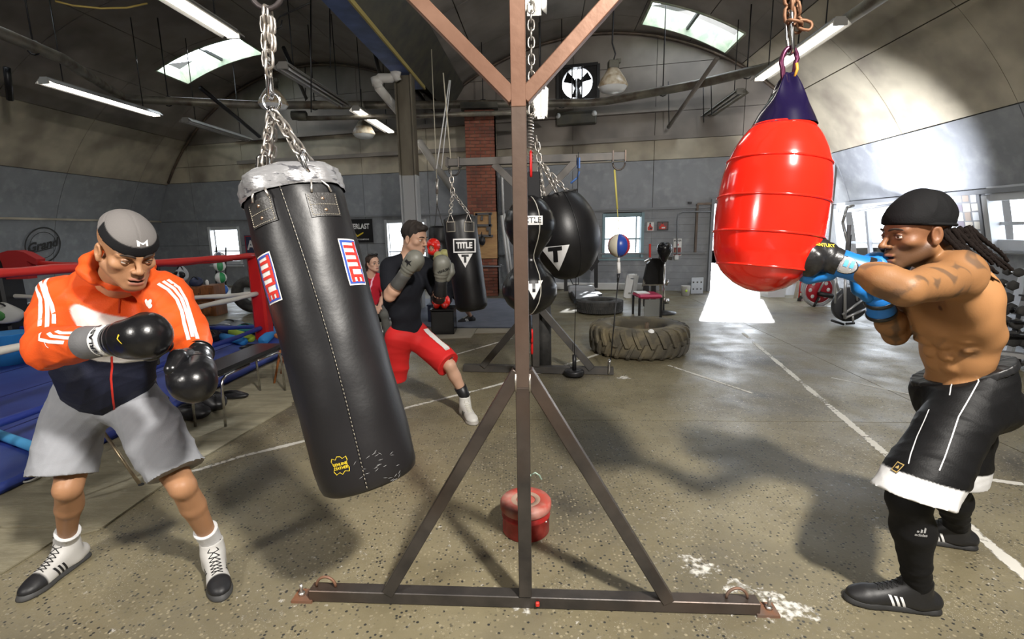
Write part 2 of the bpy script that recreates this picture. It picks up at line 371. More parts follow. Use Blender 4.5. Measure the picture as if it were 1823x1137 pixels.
# vault shells: curved boards over a dark backing, holes left for skylights and for the wall windows
def VP_(c, th, t, r=RV): return UT(c+r*math.cos(th), t, r*math.sin(th))
def vault_hit(px, py, c):
    d = ray(px, py); o = A([0, 0, EYE]); ux, uy = A([CS, -SN, 0]), A([SN, CS, 0]); ou, du = o@ux-c, d@ux; oh, dh = EYE, d[2]
    a_, b_, c_ = du*du+dh*dh, 2*(ou*du+oh*dh), ou*ou+oh*oh-RV*RV; s = (-b_+math.sqrt(b_*b_-4*a_*c_))/(2*a_); p = o+d*s
    return math.atan2(p[2], p@ux-c), p@uy
TH0 = math.asin(HV/RV)
def shell(name, c, th_breaks, t_breaks, holes, matf, parentlabel):
    """holes: (th0, th1, t0, t1)"""
    base = MB(); boards = []
    ths = sorted(set([round(x, 4) for x in th_breaks]+[round(x, 4) for h in holes for x in h[:2]])); ts = sorted(set([round(x, 4) for x in t_breaks]+[round(x, 4) for h in holes for x in h[2:]]))
    for a, b in zip(ths[:-1], ths[1:]):
        n = max(1, int((b-a)/.05)+1)
        for t0, t1 in zip(ts[:-1], ts[1:]):
            if any(h[0]-1e-3 < (a+b)/2 < h[1]+1e-3 and h[2]-1e-3 < (t0+t1)/2 < h[3]+1e-3 for h in holes): continue
            vs = [VP_(c, a+(b-a)*i/n, t, r) for r in (RV+.03, RV+.25) for t in (t0, t1) for i in range(n+1)]; k = n+1
            fs = []
            for i in range(n): fs += [(i, i+1, k+i+1, k+i), (2*k+i, 3*k+i, 3*k+i+1, 2*k+i+1)]
            fs += [(0, k, 3*k, 2*k), (n, 2*k+n, 3*k+n, k+n)]+[(i, 2*k+i, 2*k+i+1, i+1) for i in range(n)]+[(k+i, k+i+1, 3*k+i+1, 3*k+i) for i in range(n)]
            base.add(vs, fs)
    root = struct(base.build(name, SEAM, fix=False), parentlabel)
    tb = sorted(th_breaks); g = .0016
    for a, b in zip(tb[:-1], tb[1:]):
        for t0, t1 in zip(sorted(t_breaks)[:-1], sorted(t_breaks)[1:]):
            cells = [(a, b, t0, t1)]
            for h in holes:
                nc = []
                for (x0, x1, y0, y1) in cells:
                    if h[1] <= x0 or h[0] >= x1 or h[3] <= y0 or h[2] >= y1: nc.append((x0, x1, y0, y1)); continue
                    if h[0] > x0: nc.append((x0, h[0], y0, y1))
                    if h[1] < x1: nc.append((h[1], x1, y0, y1))
                    m0, m1 = max(x0, h[0]), min(x1, h[1])
                    if h[2] > y0: nc.append((m0, m1, y0, h[2]))
                    if h[3] < y1: nc.append((m0, m1, h[3], y1))
                cells = nc
            if not cells: continue
            pb = MB()
            for (x0, x1, y0, y1) in cells:
                if x1-x0 < .01 or y1-y0 < .03: continue
                x0g, x1g = (x0+g if abs(x0-a) < 1e-6 else x0), (x1-g if abs(x1-b) < 1e-6 else x1); y0g, y1g = y0+.007*(y0 == t0), y1-.007*(y1 == t1)
                n = max(1, int((x1-x0)/.06)+1); rr = RV+random.uniform(-.004, .004); k = n+1
                vs = [VP_(c, x0g+(x1g-x0g)*i/n, t, r) for r in (rr, RV+.04) for t in (y0g, y1g) for i in range(k)]
                fs = [(i, i+1, k+i+1, k+i) for i in range(n)]+[(0, k, 3*k, 2*k), (n, 2*k+n, 3*k+n, k+n)]+[(i, 2*k+i, 2*k+i+1, i+1) for i in range(n)]+[(k+i, k+i+1, 3*k+i+1, 3*k+i) for i in range(n)]
                pb.add(vs, fs)
            if pb.v: pb.build('panel', matf((a+b)/2), root, fix=False)
    return root
def th_of(h): return math.asin(h/RV)
H1, H2, H3 = 2.02, 3.12, 4.35                       # conduit line, paint line, seam
t_br = [TF, -1.2, .9, 3.1, 5.3, 7.5, 9.7, 11.9, 14.6]
th_R = [th_of(.02), th_of(H1), th_of(H2), th_of(H3)]+[th_of(H3)+(math.pi-TH0-th_of(H3))*i/7 for i in range(1, 8)]
# windows in the right-hand shell
wR = []
def hole_at(x0, x1, h0, h1):
    a = vault_hit(x0, 400, C1)[1]; b = vault_hit(x1, 400, C1)[1]; return (th_of(h0), th_of(h1), min(a, b), max(a, b))
hR = [hole_at(1772, 1925, 1.17, 1.98), hole_at(1500, 1640, .30, 1.94)]
def skyl(c, pts):
    q = [vault_hit(x, y, c) for x, y in pts]; return (min(a for a, b in q), max(a for a, b in q), min(b for a, b in q), max(b for a, b in q))

S1 = vault_hit(1143, 42, C1); S1b = vault_hit(1292, 93, C1); S1c = vault_hit(1322, 58, C1)
sk1 = (S1b[0], S1[0], (S1c[1]+vault_hit(1158, 0, C1)[1])/2, (S1[1]+S1b[1])/2)
S2 = vault_hit(343, 152, C2); S2b = vault_hit(462, 90, C2); S2c = vault_hit(288, 118, C2)
sk2 = (S2b[0], S2[0], S2c[1], (S2[1]+S2b[1])/2)
sk3 = (sk2[0], sk2[1], sk2[2]-5.2, sk2[3]-5.2); sk4 = (sk1[0], sk1[1], sk1[2]-4.6, sk1[3]-4.6)
def matR(th):
    h = RV*math.sin(th)
    return GREYW if h < H2 and th < 1.57 else CREAM if h < H3+.9 and th < 1.57 else VAULTM
wr = shell('ceiling_right', C1, th_R, t_br, hR+[sk1, sk4], matR, 'round vault of pale boards over the right half of the hall')
th_L = [TH0+(math.pi-th_of(H3)-TH0)*i/7 for i in range(7)]+[math.pi-th_of(H3), math.pi-th_of(H2), math.pi-th_of(H1), math.pi-th_of(.02)]
tl_br = t_br[:-1]+[14.1, 16.6]
def matL(th):
    h = RV*math.sin(th)
    return GREYW if h < H2 and th > 1.57 else CREAM if h < H3+.2 and th > 1.57 else VAULTM
shell('ceiling_left', C2, th_L, tl_br, [sk2, sk3], matL, 'round vault of stained boards over the left half of the hall')
# skylight wells
WELLM = mat('skylight_green', (.30, .38, .27), .6, c2=(.5, .52, .4), scale=5); DARKF = mat('dark_frame', (.05, .05, .055), .5)
for n_, (c, (a, b, t0, t1)) in enumerate(((C1, sk1), (C2, sk2), (C2, sk3), (C1, sk4))):
    w = MB(); N_ = 8; D = .38
    for (r0, r1, tt) in ((RV-.02, RV+D, t0), (RV-.02, RV+D, t1)):
        s_ = -1 if tt == t0 else 1
        for i in range(N_):
            p = [VP_(c, a+(b-a)*k/N_, tt+e, r) for k in (i, i+1) for e in (-.012*s_, .03*s_) for r in (r0, r1)]
            w.add(p, [(0,1,5,4),(2,6,7,3),(0,4,6,2),(1,3,7,5),(0,2,3,1),(4,5,7,6)])
    for th in (a, b):
        s_ = -1 if th == a else 1; p = [VP_(c, th+e, tt, r) for e in (-.002*s_, .005*s_) for tt in (t0, t1) for r in (RV-.02, RV+D)]
        w.add(p, [(0,1,3,2),(4,6,7,5),(0,2,6,4),(1,5,7,3),(0,4,5,1),(2,3,7,6)])
    root = struct(w.build('window_%d' % (n_+10), WELLM), 'skylight with green painted well')
    gl = MB(); gl.add([VP_(c, a+(b-a)*k/N_, tt, RV+D-.02) for k in range(N_+1) for tt in (t0, t1)], [(2*k, 2*k+1, 2*k+3, 2*k+2) for k in range(N_)]); gl.build('pane', GLASS, root)
    f = MB(); tm = a+(b-a)*.5; f.bar(VP_(c, tm, t0, RV+.12), VP_(c, tm, t1, RV+.12), .06); f.build('glazing_bar', DARKF, root)
# ---- back wall, ceilings meet it
def wall_cells(ox, xs, zs, holes, thick, name, matf, yfun):
    pass
XL, XRr = -13.6, 7.35
def bp(X, z, off=0.): return A([X, back_y(X), z])+BN*off
Hs = dict(w1=(backpt(372, 404), backpt(432, 470)), w2=(backpt(686, 391), backpt(760, 462)), w3=(backpt(1074, 380), backpt(1141, 458)), fan=(backpt(992, 122), backpt(1064, 176)), door=(backpt(1266, 388), backpt(1400, 470)))
def rectof(k): p, q = Hs[k]; return [p[0], q[0], q[2], p[2]]
RW = {k: rectof(k) for k in Hs}; RW['door'][2] = -.05; RW['door'][1] = 6.0; RW['door'][3] = 2.15
for k in ('w1', 'w2', 'w3'): RW[k][2:] = [1.02, {'w1': 1.9, 'w2': 1.9, 'w3': 2.0}[k]]
RW['w1'][2:] = [Hs['w1'][1][2], Hs['w1'][0][2]]; RW['w2'][2:] = [Hs['w2'][1][2], Hs['w2'][0][2]]; RW['w3'][2:] = [Hs['w3'][1][2], Hs['w3'][0][2]]

xs = sorted(set([XL, XRr]+[x for v in RW.values() for x in v[:2]])); zs = sorted(set([-.05, 6.6]+[z for v in RW.values() for z in v[2:]]))
wb = MB()
for x0, x1 in zip(xs[:-1], xs[1:]):
    for z0, z1 in zip(zs[:-1], zs[1:]):
        if any(v[0]-1e-3 < (x0+x1)/2 < v[1]+1e-3 and v[2]-1e-3 < (z0+z1)/2 < v[3]+1e-3 for v in RW.values()): continue
        p = [bp(x, z, o) for o in (0, -.22) for x, z in ((x0, z0), (x1, z0), (x1, z1), (x0, z1))]; wb.add(p, [(0,1,2,3),(7,6,5,4),(0,4,5,1),(1,5,6,2),(2,6,7,3),(3,7,4,0)])
wall_back = struct(wb.build('wall_back', SEAM), 'back wall, grey below and cream above, under two arches')
def board(x0, x1, z0, z1, m, name='panel', th=.03, par=None, gap=.006):
    cells = [(x0, x1, z0, z1)]
    for v in RW.values():
        nc = []
        for (a, b, c, d) in cells:
            if v[1] <= a or v[0] >= b or v[3] <= c or v[2] >= d: nc.append((a, b, c, d)); continue
            if v[0] > a: nc.append((a, v[0], c, d))
            if v[1] < b: nc.append((v[1], b, c, d))
            m0, m1 = max(a, v[0]), min(b, v[1])
            if v[2] > c: nc.append((m0, m1, c, v[2]))
            if v[3] < d: nc.append((m0, m1, v[3], d))
        cells = nc
    b_ = MB()
    for (a, b, c, d) in cells:
        if b-a < .03 or d-c < .02: continue
        a2, b2, c2_, d2 = a+gap*(a == x0), b-gap*(b == x1), c+gap*(c == z0), d-gap*(d == z1)
        p = [bp(x, z, o) for o in (th, 0) for x, z in ((a2, c2_), (b2, c2_), (b2, d2), (a2, d2))]; b_.add(p, [(0,1,2,3),(7,6,5,4),(0,4,5,1),(1,5,6,2),(2,6,7,3),(3,7,4,0)])
    if b_.v: b_.build(name, m, wall_back if par is None else par, fix=False)
k = 0; x = XL
while x < XRr-.1:
    w = min(1.9, XRr-x); lower = x > -1.0
    if lower:
        z = -.03
        while z < 2.0: board(x, x+w, z, min(z+.165, 2.0), GREYW, 'siding_board', .028, gap=.002); z += .165
    else: board(x, x+w, -.03, 1.25, GREYW); board(x, x+w, 1.25, 2.0, GREYW)
    board(x, x+w, 2.0, 3.16, GREYW, th=.035); board(x, x+w, 3.16, 3.62, CREAM, th=.036); board(x, x+w, 3.62, 4.25, CREAM if x < -2 else VAULTM, th=.036); board(x, x+w, 4.25, 5.3, VAULTM, th=.034); board(x, x+w, 5.3, 6.4, VAULTM, th=.034); x += w
# trims: conduit ledge, ledge at sill height, base pipe cover, arch ribs
WT = mat('white_trim', (.62, .62, .62), .5); GT = mat('grey_trim', (.2, .21, .23), .5); BT = mat('brown_pipe', (.16, .12, .09), .45, .4, (.09, .07, .06), 5)
t_ = MB(); t_.bar(bp(-10.5, 2.02, .05), bp(RW['door'][0]-.1, 2.02, .05), .05); struct(t_.build('trim_1', GT), 'conduit ledge along the back wall')
t_ = MB(); t_.bar(bp(-1.0, .93, .05), bp(RW['door'][0]-.1, .93, .05), .06, .04); struct(t_.build('trim_2', GT), 'grey ledge under the back windows')
t_ = MB(); t_.bar(bp(.6, .1, .1), bp(3.4, .1, .1), .14, .18, bev=.02); struct(t_.build('baseboard_back', WT), 'white heater cover along the foot of the back wall')
t_ = MB(); t_.bar(UT(C1+math.sqrt(RV**2-H1**2)-.05, -2, H1), UT(C1+math.sqrt(RV**2-H1**2)-.05, tback(6.5), H1), .07); struct(t_.build('trim_3', GT), 'ledge above the right hand windows')
t_ = MB(); t_.bar(UT(C2-math.sqrt(RV**2-H1**2)+.05, -2, H1), UT(C2-math.sqrt(RV**2-H1**2)+.05, tback(-12), H1), .05); struct(t_.build('trim_4', CREAM), 'ledge along the left wall')
for nn, (c, a, b) in enumerate(((C1, th_of(3.2), math.pi-TH0), (C2, TH0, math.pi-th_of(3.2)))):
    t_ = MB(); pts = []
    for i in range(25):
        th = a+(b-a)*i/24; u = c+(RV-.06)*math.cos(th); pts.append(UT(u, tback(u)-.12, (RV-.06)*math.sin(th)))
    t_.tube(pts, .035, 8); struct(t_.build('trim_%d' % (5+nn), BT), 'dark conduit following the arch')
for nn, hh in enumerate((4.3, 3.66)):
    t_ = MB(); t_.bar(bp(-8, hh, .08), bp(4.0, hh, .08), .12, .1); struct(t_.build('trim_%d' % (7+nn), VAULTM), 'horizontal timber on the back wall')
# right and left low wall boards share the shell; front closing wall behind the camera
fw = MB(); fw.box(tuple(UT(-2.6, TF-.1, 3)), (21.5, .2, 6.8), R=[[CS, SN, 0], [-SN, CS, 0], [0, 0, 1]]); struct(fw.build('wall_front', GREYW), 'front wall behind the camera')
# windows of the back wall
TEAL = mat('window_frame_blue', (.2, .3, .34), .5); WFR = mat('window_frame_pale', (.5, .52, .55), .5)
def back_window(k, n, m, bars, label):
    x0, x1, z0, z1 = RW[k]; b = MB(); f = .035
    for (a, c_) in (((x0, z0), (x1, z0)), ((x0, z1), (x1, z1))): b.bar(bp(a[0]-.03, a[1], -.04), bp(c_[0]+.03, c_[1], -.04), .07, .2)
    for X in (x0, x1): b.bar(bp(X, z0, -.04), bp(X, z1, -.04), .07, .2, up=(0, 1, 0))
    root = struct(b.build('window_%d' % n, m), label)
    s = MB(); s.bar(bp(x0, z0+(z1-z0)*bars, -.1), bp(x1, z0+(z1-z0)*bars, -.1), .03, .04); s.build('glazing_bar', m, root)
    if k == 'w3':
        s = MB(); s.bar(bp(x1-.13, z0, -.1), bp(x1-.13, z1, -.1), .03, .03); s.build('glazing_bar', m, root)
    g = MB(); g.add([bp(x, z, -.12) for x, z in ((x0, z0), (x1, z0), (x1, z1), (x0, z1))], [(0, 1, 2, 3)]); g.build('pane', GLASS, root)
    s = MB(); s.bar(bp(x0-.08, z0-.05, .05), bp(x1+.08, z0-.05, .05), .06, .04); s.build('sill', m, root)
back_window('w1', 1, WFR, .35, 'bright window at the left of the back wall above the ring')
back_window('w2', 2, WFR, .2, 'bright window behind the boxer in red shorts')
back_window('w3', 3, TEAL, .42, 'bright blue framed window behind the hanging ball')
# door leaf, sliding panel and frame at the bright doorway
dx0 = RW['door'][0]
b = MB(); b.bar(bp(dx0, 0, .02), bp(dx0, 2.2, .02), .07, .16, up=(0, 1, 0)); b.bar(bp(dx0-.05, 2.17, .02), bp(6.0, 2.17, .02), .08, .16)
door = struct(b.build('door_1', GT), 'frame of the wide open doorway full of daylight')
b = MB(); q0, q1 = backpt(1240, 384), backpt(1262, 463)
for (a, c_) in (((q0[0], .95), (q0[0], 2.1)),): b.bar(bp(a[0], a[1], .06), bp(c_[0], c_[1], .06), .05, .05, up=(0, 1, 0))
b.bar(bp(q0[0], 2.1, .06), bp(dx0, 2.1, .06), .05, .05); b.build('door_track', BT, door)
b = MB(); b.bar(bp(q1[0], 1.45, .06), bp(q1[0]+.1, 1.45, .06), .05, .04); b.build('handle', mat('brass', (.5, .2, .08), .4, .6), door)
# outside: pale paving so the doorway looks onto something
g = MB(); g.box((0, 30, -.35), (90, 34, .3)); g.box((28, 8, -.35), (36, 60, .3)); g.box((-30, 8, -.35), (30, 60, .3)); struct(g.build('ground_outside', mat('sunlit_paving', (.75, .75, .73), .9)), 'pale paving outside the doorway')
# windows of the right wall
def right_window(h, n, vb, hb, label):
    a, b_, t0, t1 = h; f = MB(); P_ = lambda th, t, r=RV: VP_(C1, th, t, r)
    for th in (a, b_): f.bar(P_(th, t0-.04), P_(th, t1+.04), .09, .22)
    for t in (t0, t1): f.bar(P_(a, t), P_(b_, t), .09, .22, up=(1, 0, 0))
    root = struct(f.build('window_%d' % n, WFR), label)
    for x in vb: s = MB(); s.bar(P_(a, t0+(t1-t0)*x, RV+.04), P_(b_, t0+(t1-t0)*x, RV+.04), .07, .07); s.build('glazing_bar', GT, root)
    for z in hb: s = MB(); s.bar(P_(a+(b_-a)*z, t0, RV+.05), P_(a+(b_-a)*z, t1, RV+.05), .035, .05); s.build('glazing_bar', WFR, root)
    g = MB(); g.add([P_(a, t0, RV+.08), P_(a, t1, RV+.08), P_(b_, t1, RV+.08), P_(b_, t0, RV+.08)], [(0, 1, 2, 3)]); g.build('pane', GLASS, root)
    s = MB(); s.bar(P_(a-.008, t0-.1, RV-.1), P_(a-.008, t1+.1, RV-.1), .2, .04, up=(0, 0, 1)); s.build('sill', GT, root)
right_window(hR[0], 4, (.45,), (.42,), 'bright window above the dumbbell rack')
right_window(hR[1], 5, (.3, .62,), (.5,), 'tall bright window behind the exercise bikes')
# ------------------------------------------------------------------ beam, column, lights, pipes
def UTp(px, py, t): pass
BEAMB = mat('beam_blue_paint', (.11, .17, .40), .5, .1, c2=(.06, .10, .22), scale=3); BEAMG = mat('beam_dark', (.05, .05, .045), .5, c2=(.09, .085, .06), scale=4)
hb = HV-.36
b = MB()
def valley(du, t, h): return UT(UV+du, t, h)
R2 = [[CS, SN, 0], [-SN, CS, 0], [0, 0, 1]]
b.box(tuple(valley(0, 3.9, hb)), (.34, 14, .05), R=R2); b.box(tuple(valley(0, 3.9, HV-.03)), (.34, 14, .04), R=R2); b.box(tuple(valley(.0, 3.9, hb+.17)), (.05, 14, .34), R=R2)
vb = struct(b.build('valley_beam', BEAMB), 'blue painted steel beam running under the valley between the vaults')
b = MB(); b.box(tuple(valley(.18, 3.9, hb)), (.03, 14, .07), R=R2); b.build('yellow_edge', mat('yellow_paint_worn', (.45, .36, .12), .6), vb)
g = MB()
for s in (-1, 1):
    p = [valley(s*.17, -3.1, HV-.3), valley(s*.17, tback(UV)-.1, HV-.3), valley(s*.62, tback(UV)-.1, HV+.32), valley(s*.62, -3.1, HV+.32)]
    g.add(p+[q+A([0, 0, .03]) for q in p], [(0,1,2,3),(7,6,5,4),(0,4,5,1),(1,5,6,2),(2,6,7,3),(3,7,4,0)])
struct(g.build('trim_9', BEAMG), 'dark valley flashing either side of the beam')
# column
COLM = mat('column_paint', (.17, .15, .11), .5, .2, c2=(.10, .085, .06), scale=4, stretch=(1, 1, .3)); COLG = mat('column_grey', (.36, .37, .38), .6)
cc = at(726, 260, 10.1); cu = (cc[0]*CS-cc[1]*SN); ct = cc[0]*SN+cc[1]*CS
b = MB(); hs = 2.65
for du in (-.15, .15): b.box(tuple(UT(cu, ct, 0)+A([du*CS, -du*SN, (hs+hb)/2])), (.03, .26, hb-hs), R=R2)
b.box(tuple(UT(cu, ct, 0)+A([0, 0, (hs+hb)/2])), (.3, .04, hb-hs), R=R2)
col = struct(b.build('column', COLM), 'steel column carrying the valley beam, brown above and grey below')
b = MB()
for du in (-.15, .15): b.box(tuple(UT(cu, ct, 0)+A([du*CS, -du*SN, hs/2])), (.03, .26, hs), R=R2)
b.box(tuple(UT(cu, ct, 0)+A([0, 0, hs/2])), (.3, .04, hs), R=R2); b.build('lower_shaft', COLG, col)
# PVC drain
PVC = mat('white_plastic_pipe', (.62, .6, .56), .4)
b = MB(); Yp = 9.9; P_ = [at(706, 112, Yp), at(708, 122, Yp), at(705, 134, Yp), at(696, 139, Yp), at(676, 139, Yp), at(671, 144, Yp), at(674, 156, Yp)]
b.tube(P_, .085, 12)
for i in (2, 5): b.tube([P_[i]-(P_[i+1]-P_[i])*.5, P_[i]+(P_[i+1]-P_[i])*.6], .105, 12)
dr = b.build('drain_pipe', PVC); tag(dr, 'white plastic drain pipe bending down beside the steel column', 'pipe')
b = MB(); b.tube([at(674, 156, Yp), at(713, 203, 11.0)], .085, 12); b.build('pipe_length', PVC, dr)
b = MB(); b.tube([at(746, 252, 12.0), at(806, 338, 13.1)], .09, 12); b.build('pipe_length', PVC, dr)
# tube lights
LAMP = mat('lit_tube', (1, .96, .88), .4, emit=10); UNLIT = mat('unlit_tube', (.5, .5, .5), .3); FIX = mat('fixture_metal', (.30, .29, .27), .4, .2)
HL = 4.05
def tube_light(u, t0, lit, label, L_=2.42, rods=True):
    root = thing('tube_light', label, 'lamp', UT(u, t0+L_/2, HL+.1), 'tube lights')
    b = MB(); b.box(tuple(UT(u, t0+L_/2, HL+.09)), (.13, L_, .06), R=R2)
    for s in (-1, 1):
        p = [UT(u+s*.06, t0, HL+.1), UT(u+s*.06, t0+L_, HL+.1), UT(u+s*.15, t0+L_, HL+.02), UT(u+s*.15, t0, HL+.02)]
        b.add(p+[q+A([0, 0, .012]) for q in p], [(0,1,2,3),(7,6,5,4),(0,4,5,1),(1,5,6,2),(2,6,7,3),(3,7,4,0)])
    b.build('reflector', FIX, root)
    for s in (-1, 1):
        b = MB(); b.cyl(UT(u+s*.055, t0+.03, HL+.035), UT(u+s*.055, t0+L_-.03, HL+.035), .021, 10); b.build('tube', LAMP if lit else UNLIT, root)
    for q in (.0, L_): b = MB(); b.box(tuple(UT(u, t0+q, HL+.045)), (.17, .03, .07), R=R2); b.build('end_cap', FIX, root)
    for k_, q in enumerate((.35, L_-.35)):
        c = C1 if u > UV else C2; top = math.sqrt(RV**2-(u-c)**2)-.02
        b = MB(); b.cyl(UT(u, t0+q, HL+.1), UT(u, t0+q, top), .009, 6); b.build('hanger', BLACKM, root)
for u, t0, lit, lab in ((-8.2, 8.2, 1, 'lit tube light hanging leftmost, above the orange boxer'), (-8.0, 11.2, 0, 'dark unlit tube light hanging second from the left at the back'),
    (-4.0, 4.3, 1, 'long lit tube light hanging nearest, in front of the left skylight'), (-4.0, 7.95, 0, 'unlit tube light hanging to the right of the heavy bag chain'),
    (-3.9, 10.7, 1, 'lit tube light hanging left of the steel column'), (-.1, 4.6, 1, 'lit tube light hanging at the top behind the rig post'),
    (-.05, 9.6, 1, 'lit tube light seen end on behind the rig post at mid height'), (3.8, 7.15, 1, 'lit tube light behind the shackle of the red bag'),
    (3.8, 10.4, 0, 'unlit tube light hanging at the back left of the red bag'), (3.8, 3.7, 0, 'unlit tube light at the top right corner'), (-8.2, 4.6, 1, 'lit tube light out of view at the left')):
    tube_light(u, t0, lit, lab, 2.42 if (u, t0) != (-.1, 4.6) else 1.85)
# heating pipe round the hall
DUCT = mat('heating_pipe_paint', (.15, .14, .12), .45, .3, c2=(.24, .22, .17), scale=3, c3=(.1, .07, .05), scale3=5)
hp = 4.35
def pt_h(px, py, h): d = ray(px, py); return A([0, 0, EYE])+(h-EYE)/d[2]*d
P_ = [pt_h(-300, -60, hp), pt_h(20, 66, hp), pt_h(110, 104, hp), pt_h(222, 176, hp), pt_h(460, 187, hp), pt_h(720, 187, hp), pt_h(1050, 183, hp), pt_h(1080, 180, hp), pt_h(1240, 150, hp), pt_h(1375, 118, hp), pt_h(1440, 80, hp), pt_h(1560, 0, hp), pt_h(1900, -230, hp)]
b = MB(); b.tube(P_, .085, 14); hpipe = b.build('heating_pipe', DUCT); tag(hpipe, 'long brown heating pipe slung across the hall under the vaults', 'pipe')
for i, (px, py) in enumerate(((60, 85), (300, 180), (560, 187), (860, 185), (1000, 184), (1180, 162), (1420, 92), (1330, 130))):
    q = pt_h(px, py, hp); u = q[0]*CS-q[1]*SN; t = q[0]*SN+q[1]*CS; c = C1 if u > UV else C2; top = math.sqrt(max(RV**2-(u-c)**2, 20))-.02
    b = MB(); b.cyl(q, (q[0], q[1], top), .012, 6); b.tube([q+A([0, 0, .1*math.cos(g)])+A([.1*math.sin(g), 0, 0]) for g in [k*.52 for k in range(12)]], .012, 5, closed=True); b.build('pipe_hanger', BLACKM, hpipe)
P2 = [pt_h(530, 211, 4.0), pt_h(720, 207, 4.0), pt_h(940, 199, 4.0)]
b = MB(); b.tube(P2, .05, 10); tag(b.build('sprinkler_pipe', DUCT), 'thinner brown pipe running below the heating pipe', 'pipe')
b = MB(); b.tube([at(520, 205, 11.2), at(545, 206, 11.2)], .1, 8); tag(b.build('pipe_box', BEAMG), 'small dark box on the pipe at the left', 'box')
# braces and rods
def rod(p, q, r, lab, name='brace', m=BLACKM):
    b = MB(); b.cyl(p, q, r, 6); tag(b.build(name, m), lab, 'brace')
rod(at(357, 156, 9.5), at(462, 243, 11.5), .04, 'dark diagonal brace under the left skylight'); rod(at(505, 85, 10.5), at(545, 175, 12.5), .04, 'dark diagonal brace right of the heavy bag chain')
rod(at(665, 85, 10.6), at(680, 150, 11.9), .04, 'dark diagonal brace left of the drain pipe'); rod(at(1277, 103, 9.5), at(1190, 226, 11.8), .045, 'pale diagonal brace below the right skylight', m=VAULTM)
rod(at(12, 120, 9), at(18, 178, 9.2), .05, 'dark stub hanging from the pipe at far left')
def hang_rod(px, y0, y1, Y, k):
    b = MB(); b.cyl(at(px, y0, Y), at(px+1, y1, Y), .011, 5); tag(b.build('ceiling_rod', BLACKM), 'thin dark rod hanging from the vault, %s' % k, 'rod', 'thin ceiling rods')
for px, y0, y1, Y, k in ((553, 0, 200, 8.5, 'longest, right of the heavy bag chain'), (587, 15, 120, 8.8, 'above the unlit tube light'), (1190, 145, 222, 11.5, 'left of the pale brace'), (1252, 155, 218, 11.2, 'right of the pale brace'), (1266, 150, 205, 11, 'in front of the back arch at right'), (960, 40, 130, 7, 'beside the rig post'), (543, 118, 190, 12.5, 'short, behind the unlit tube light')):
    hang_rod(px, y0, y1, Y, k)
# dome lamps
DOME = mat('enamel_dome', (.55, .5, .4), .35, c2=(.3, .22, .13), scale=12); DOMEI = mat('dome_lens', (.72, .74, .76), .25)
def dome(px, py, Y, r, lab, cord=1.0):
    c = at(px, py, Y); root = thing('dome_lamp', lab, 'lamp', c, 'dome lamps')
    b = MB(); b.lathe([(r, 0), (r*1.02, r*.12), (r*.85, r*.5), (r*.55, r*.95), (r*.38, r*1.2), (0, r*1.22)], c); b.build('shade', DOME, root)
    b = MB(); b.lathe([(r*.98, .005), (r*.8, -r*.22), (r*.4, -r*.36), (0, -r*.4)], c); b.build('lens', DOMEI, root)
    b = MB(); b.box(c+A([0, 0, r*1.45]), (r*.7, r*.6, r*.55), bev=.01); b.box(c+A([r*.35, 0, r*1.7]), (r*.3, r*.3, r*.25)); b.build('ballast', BEAMG, root)
    b = MB(); q = c+A([0, 0, r*1.7]); b.tube([q, q+A([.03, 0, .1]), q+A([-.02, 0, .25]), q+A([0, 0, cord])], .012, 6); b.build('cord', BLACKM, root)
dome(1091, 156, 8.0, .22, 'enamel dome lamp hanging right of the wall fan', 1.15); dome(487, 188, 9.5, .25, 'rusty enamel dome lamp behind the heavy bag chain', .5); dome(648, 240, 12.6, .26, 'small rusty dome lamp hanging at the back behind a tube light', .6)
# wall fan
x0, x1, z0, z1 = RW['fan']; fr = thing('wall_fan', 'large exhaust fan with white louvres high on the back wall', 'fan', bp((x0+x1)/2, z0, 0))
b = MB(); cx, cz = (x0+x1)/2, (z0+z1)/2; w_, h_ = (x1-x0)/2, (z1-z0)/2; rf = min(w_, h_)*1.0; n = 32
cut = [(cx+rf*.93*math.cos(2*math.pi*k/n), cz+rf*.93*math.sin(2*math.pi*k/n)) for k in range(n)]
sq = []
for k in range(n):
    a = 2*math.pi*k/n; m_ = max(abs(math.cos(a)), abs(math.sin(a))); sq.append((cx+w_*math.cos(a)/m_, cz+h_*math.sin(a)/m_))
vs = [bp(x, z, .05) for x, z in cut]+[bp(x, z, .05) for x, z in sq]+[bp(x, z, -.05) for x, z in cut]; b.add(vs, [(k, (k+1) % n, n+(k+1) % n, n+k) for k in range(n)]+[(k, 2*n+k, 2*n+(k+1) % n, (k+1) % n) for k in range(n)])
for p, q in (((x0, z0), (x1, z0)), ((x0, z1), (x1, z1)), ((x0, z0), (x0, z1)), ((x1, z0), (x1, z1))): b.bar(bp(p[0], p[1], .02), bp(q[0], q[1], .02), .07, .16, up=(0, 1, 0.01))
b.build('housing', BLACKM, fr)
b = MB(); b.sphere(bp(cx, cz, .0), .12, 12)
for k in range(3):
    a = .5+2*math.pi*k/3; ca, sa = math.cos(a), math.sin(a); pa, pb = A([cx, cz])+A([ca, sa])*.1, A([cx, cz])+A([ca, sa])*rf*.85; nn = A([-sa, ca])*.12
    q = [bp(pa[0]-nn[0]*.4, pa[1]-nn[1]*.4, .05), bp(pa[0]+nn[0]*.4, pa[1]+nn[1]*.4, -.03), bp(pb[0]+nn[0], pb[1]+nn[1], -.05), bp(pb[0]-nn[0], pb[1]-nn[1], .06)]
    b.add(q+[v+BN*.012 for v in q], [(3,2,1,0),(4,5,6,7),(0,1,5,4),(1,2,6,5),(2,3,7,6),(3,0,4,7)])
b.build('blades', BLACKM, fr)
b = MB()
for a in (-.3, .3): b.bar(bp(cx+a*rf, z0, .08), bp(cx+a*rf, z1, .08), .03, .03)
b.build('motor_bars', BLACKM, fr)
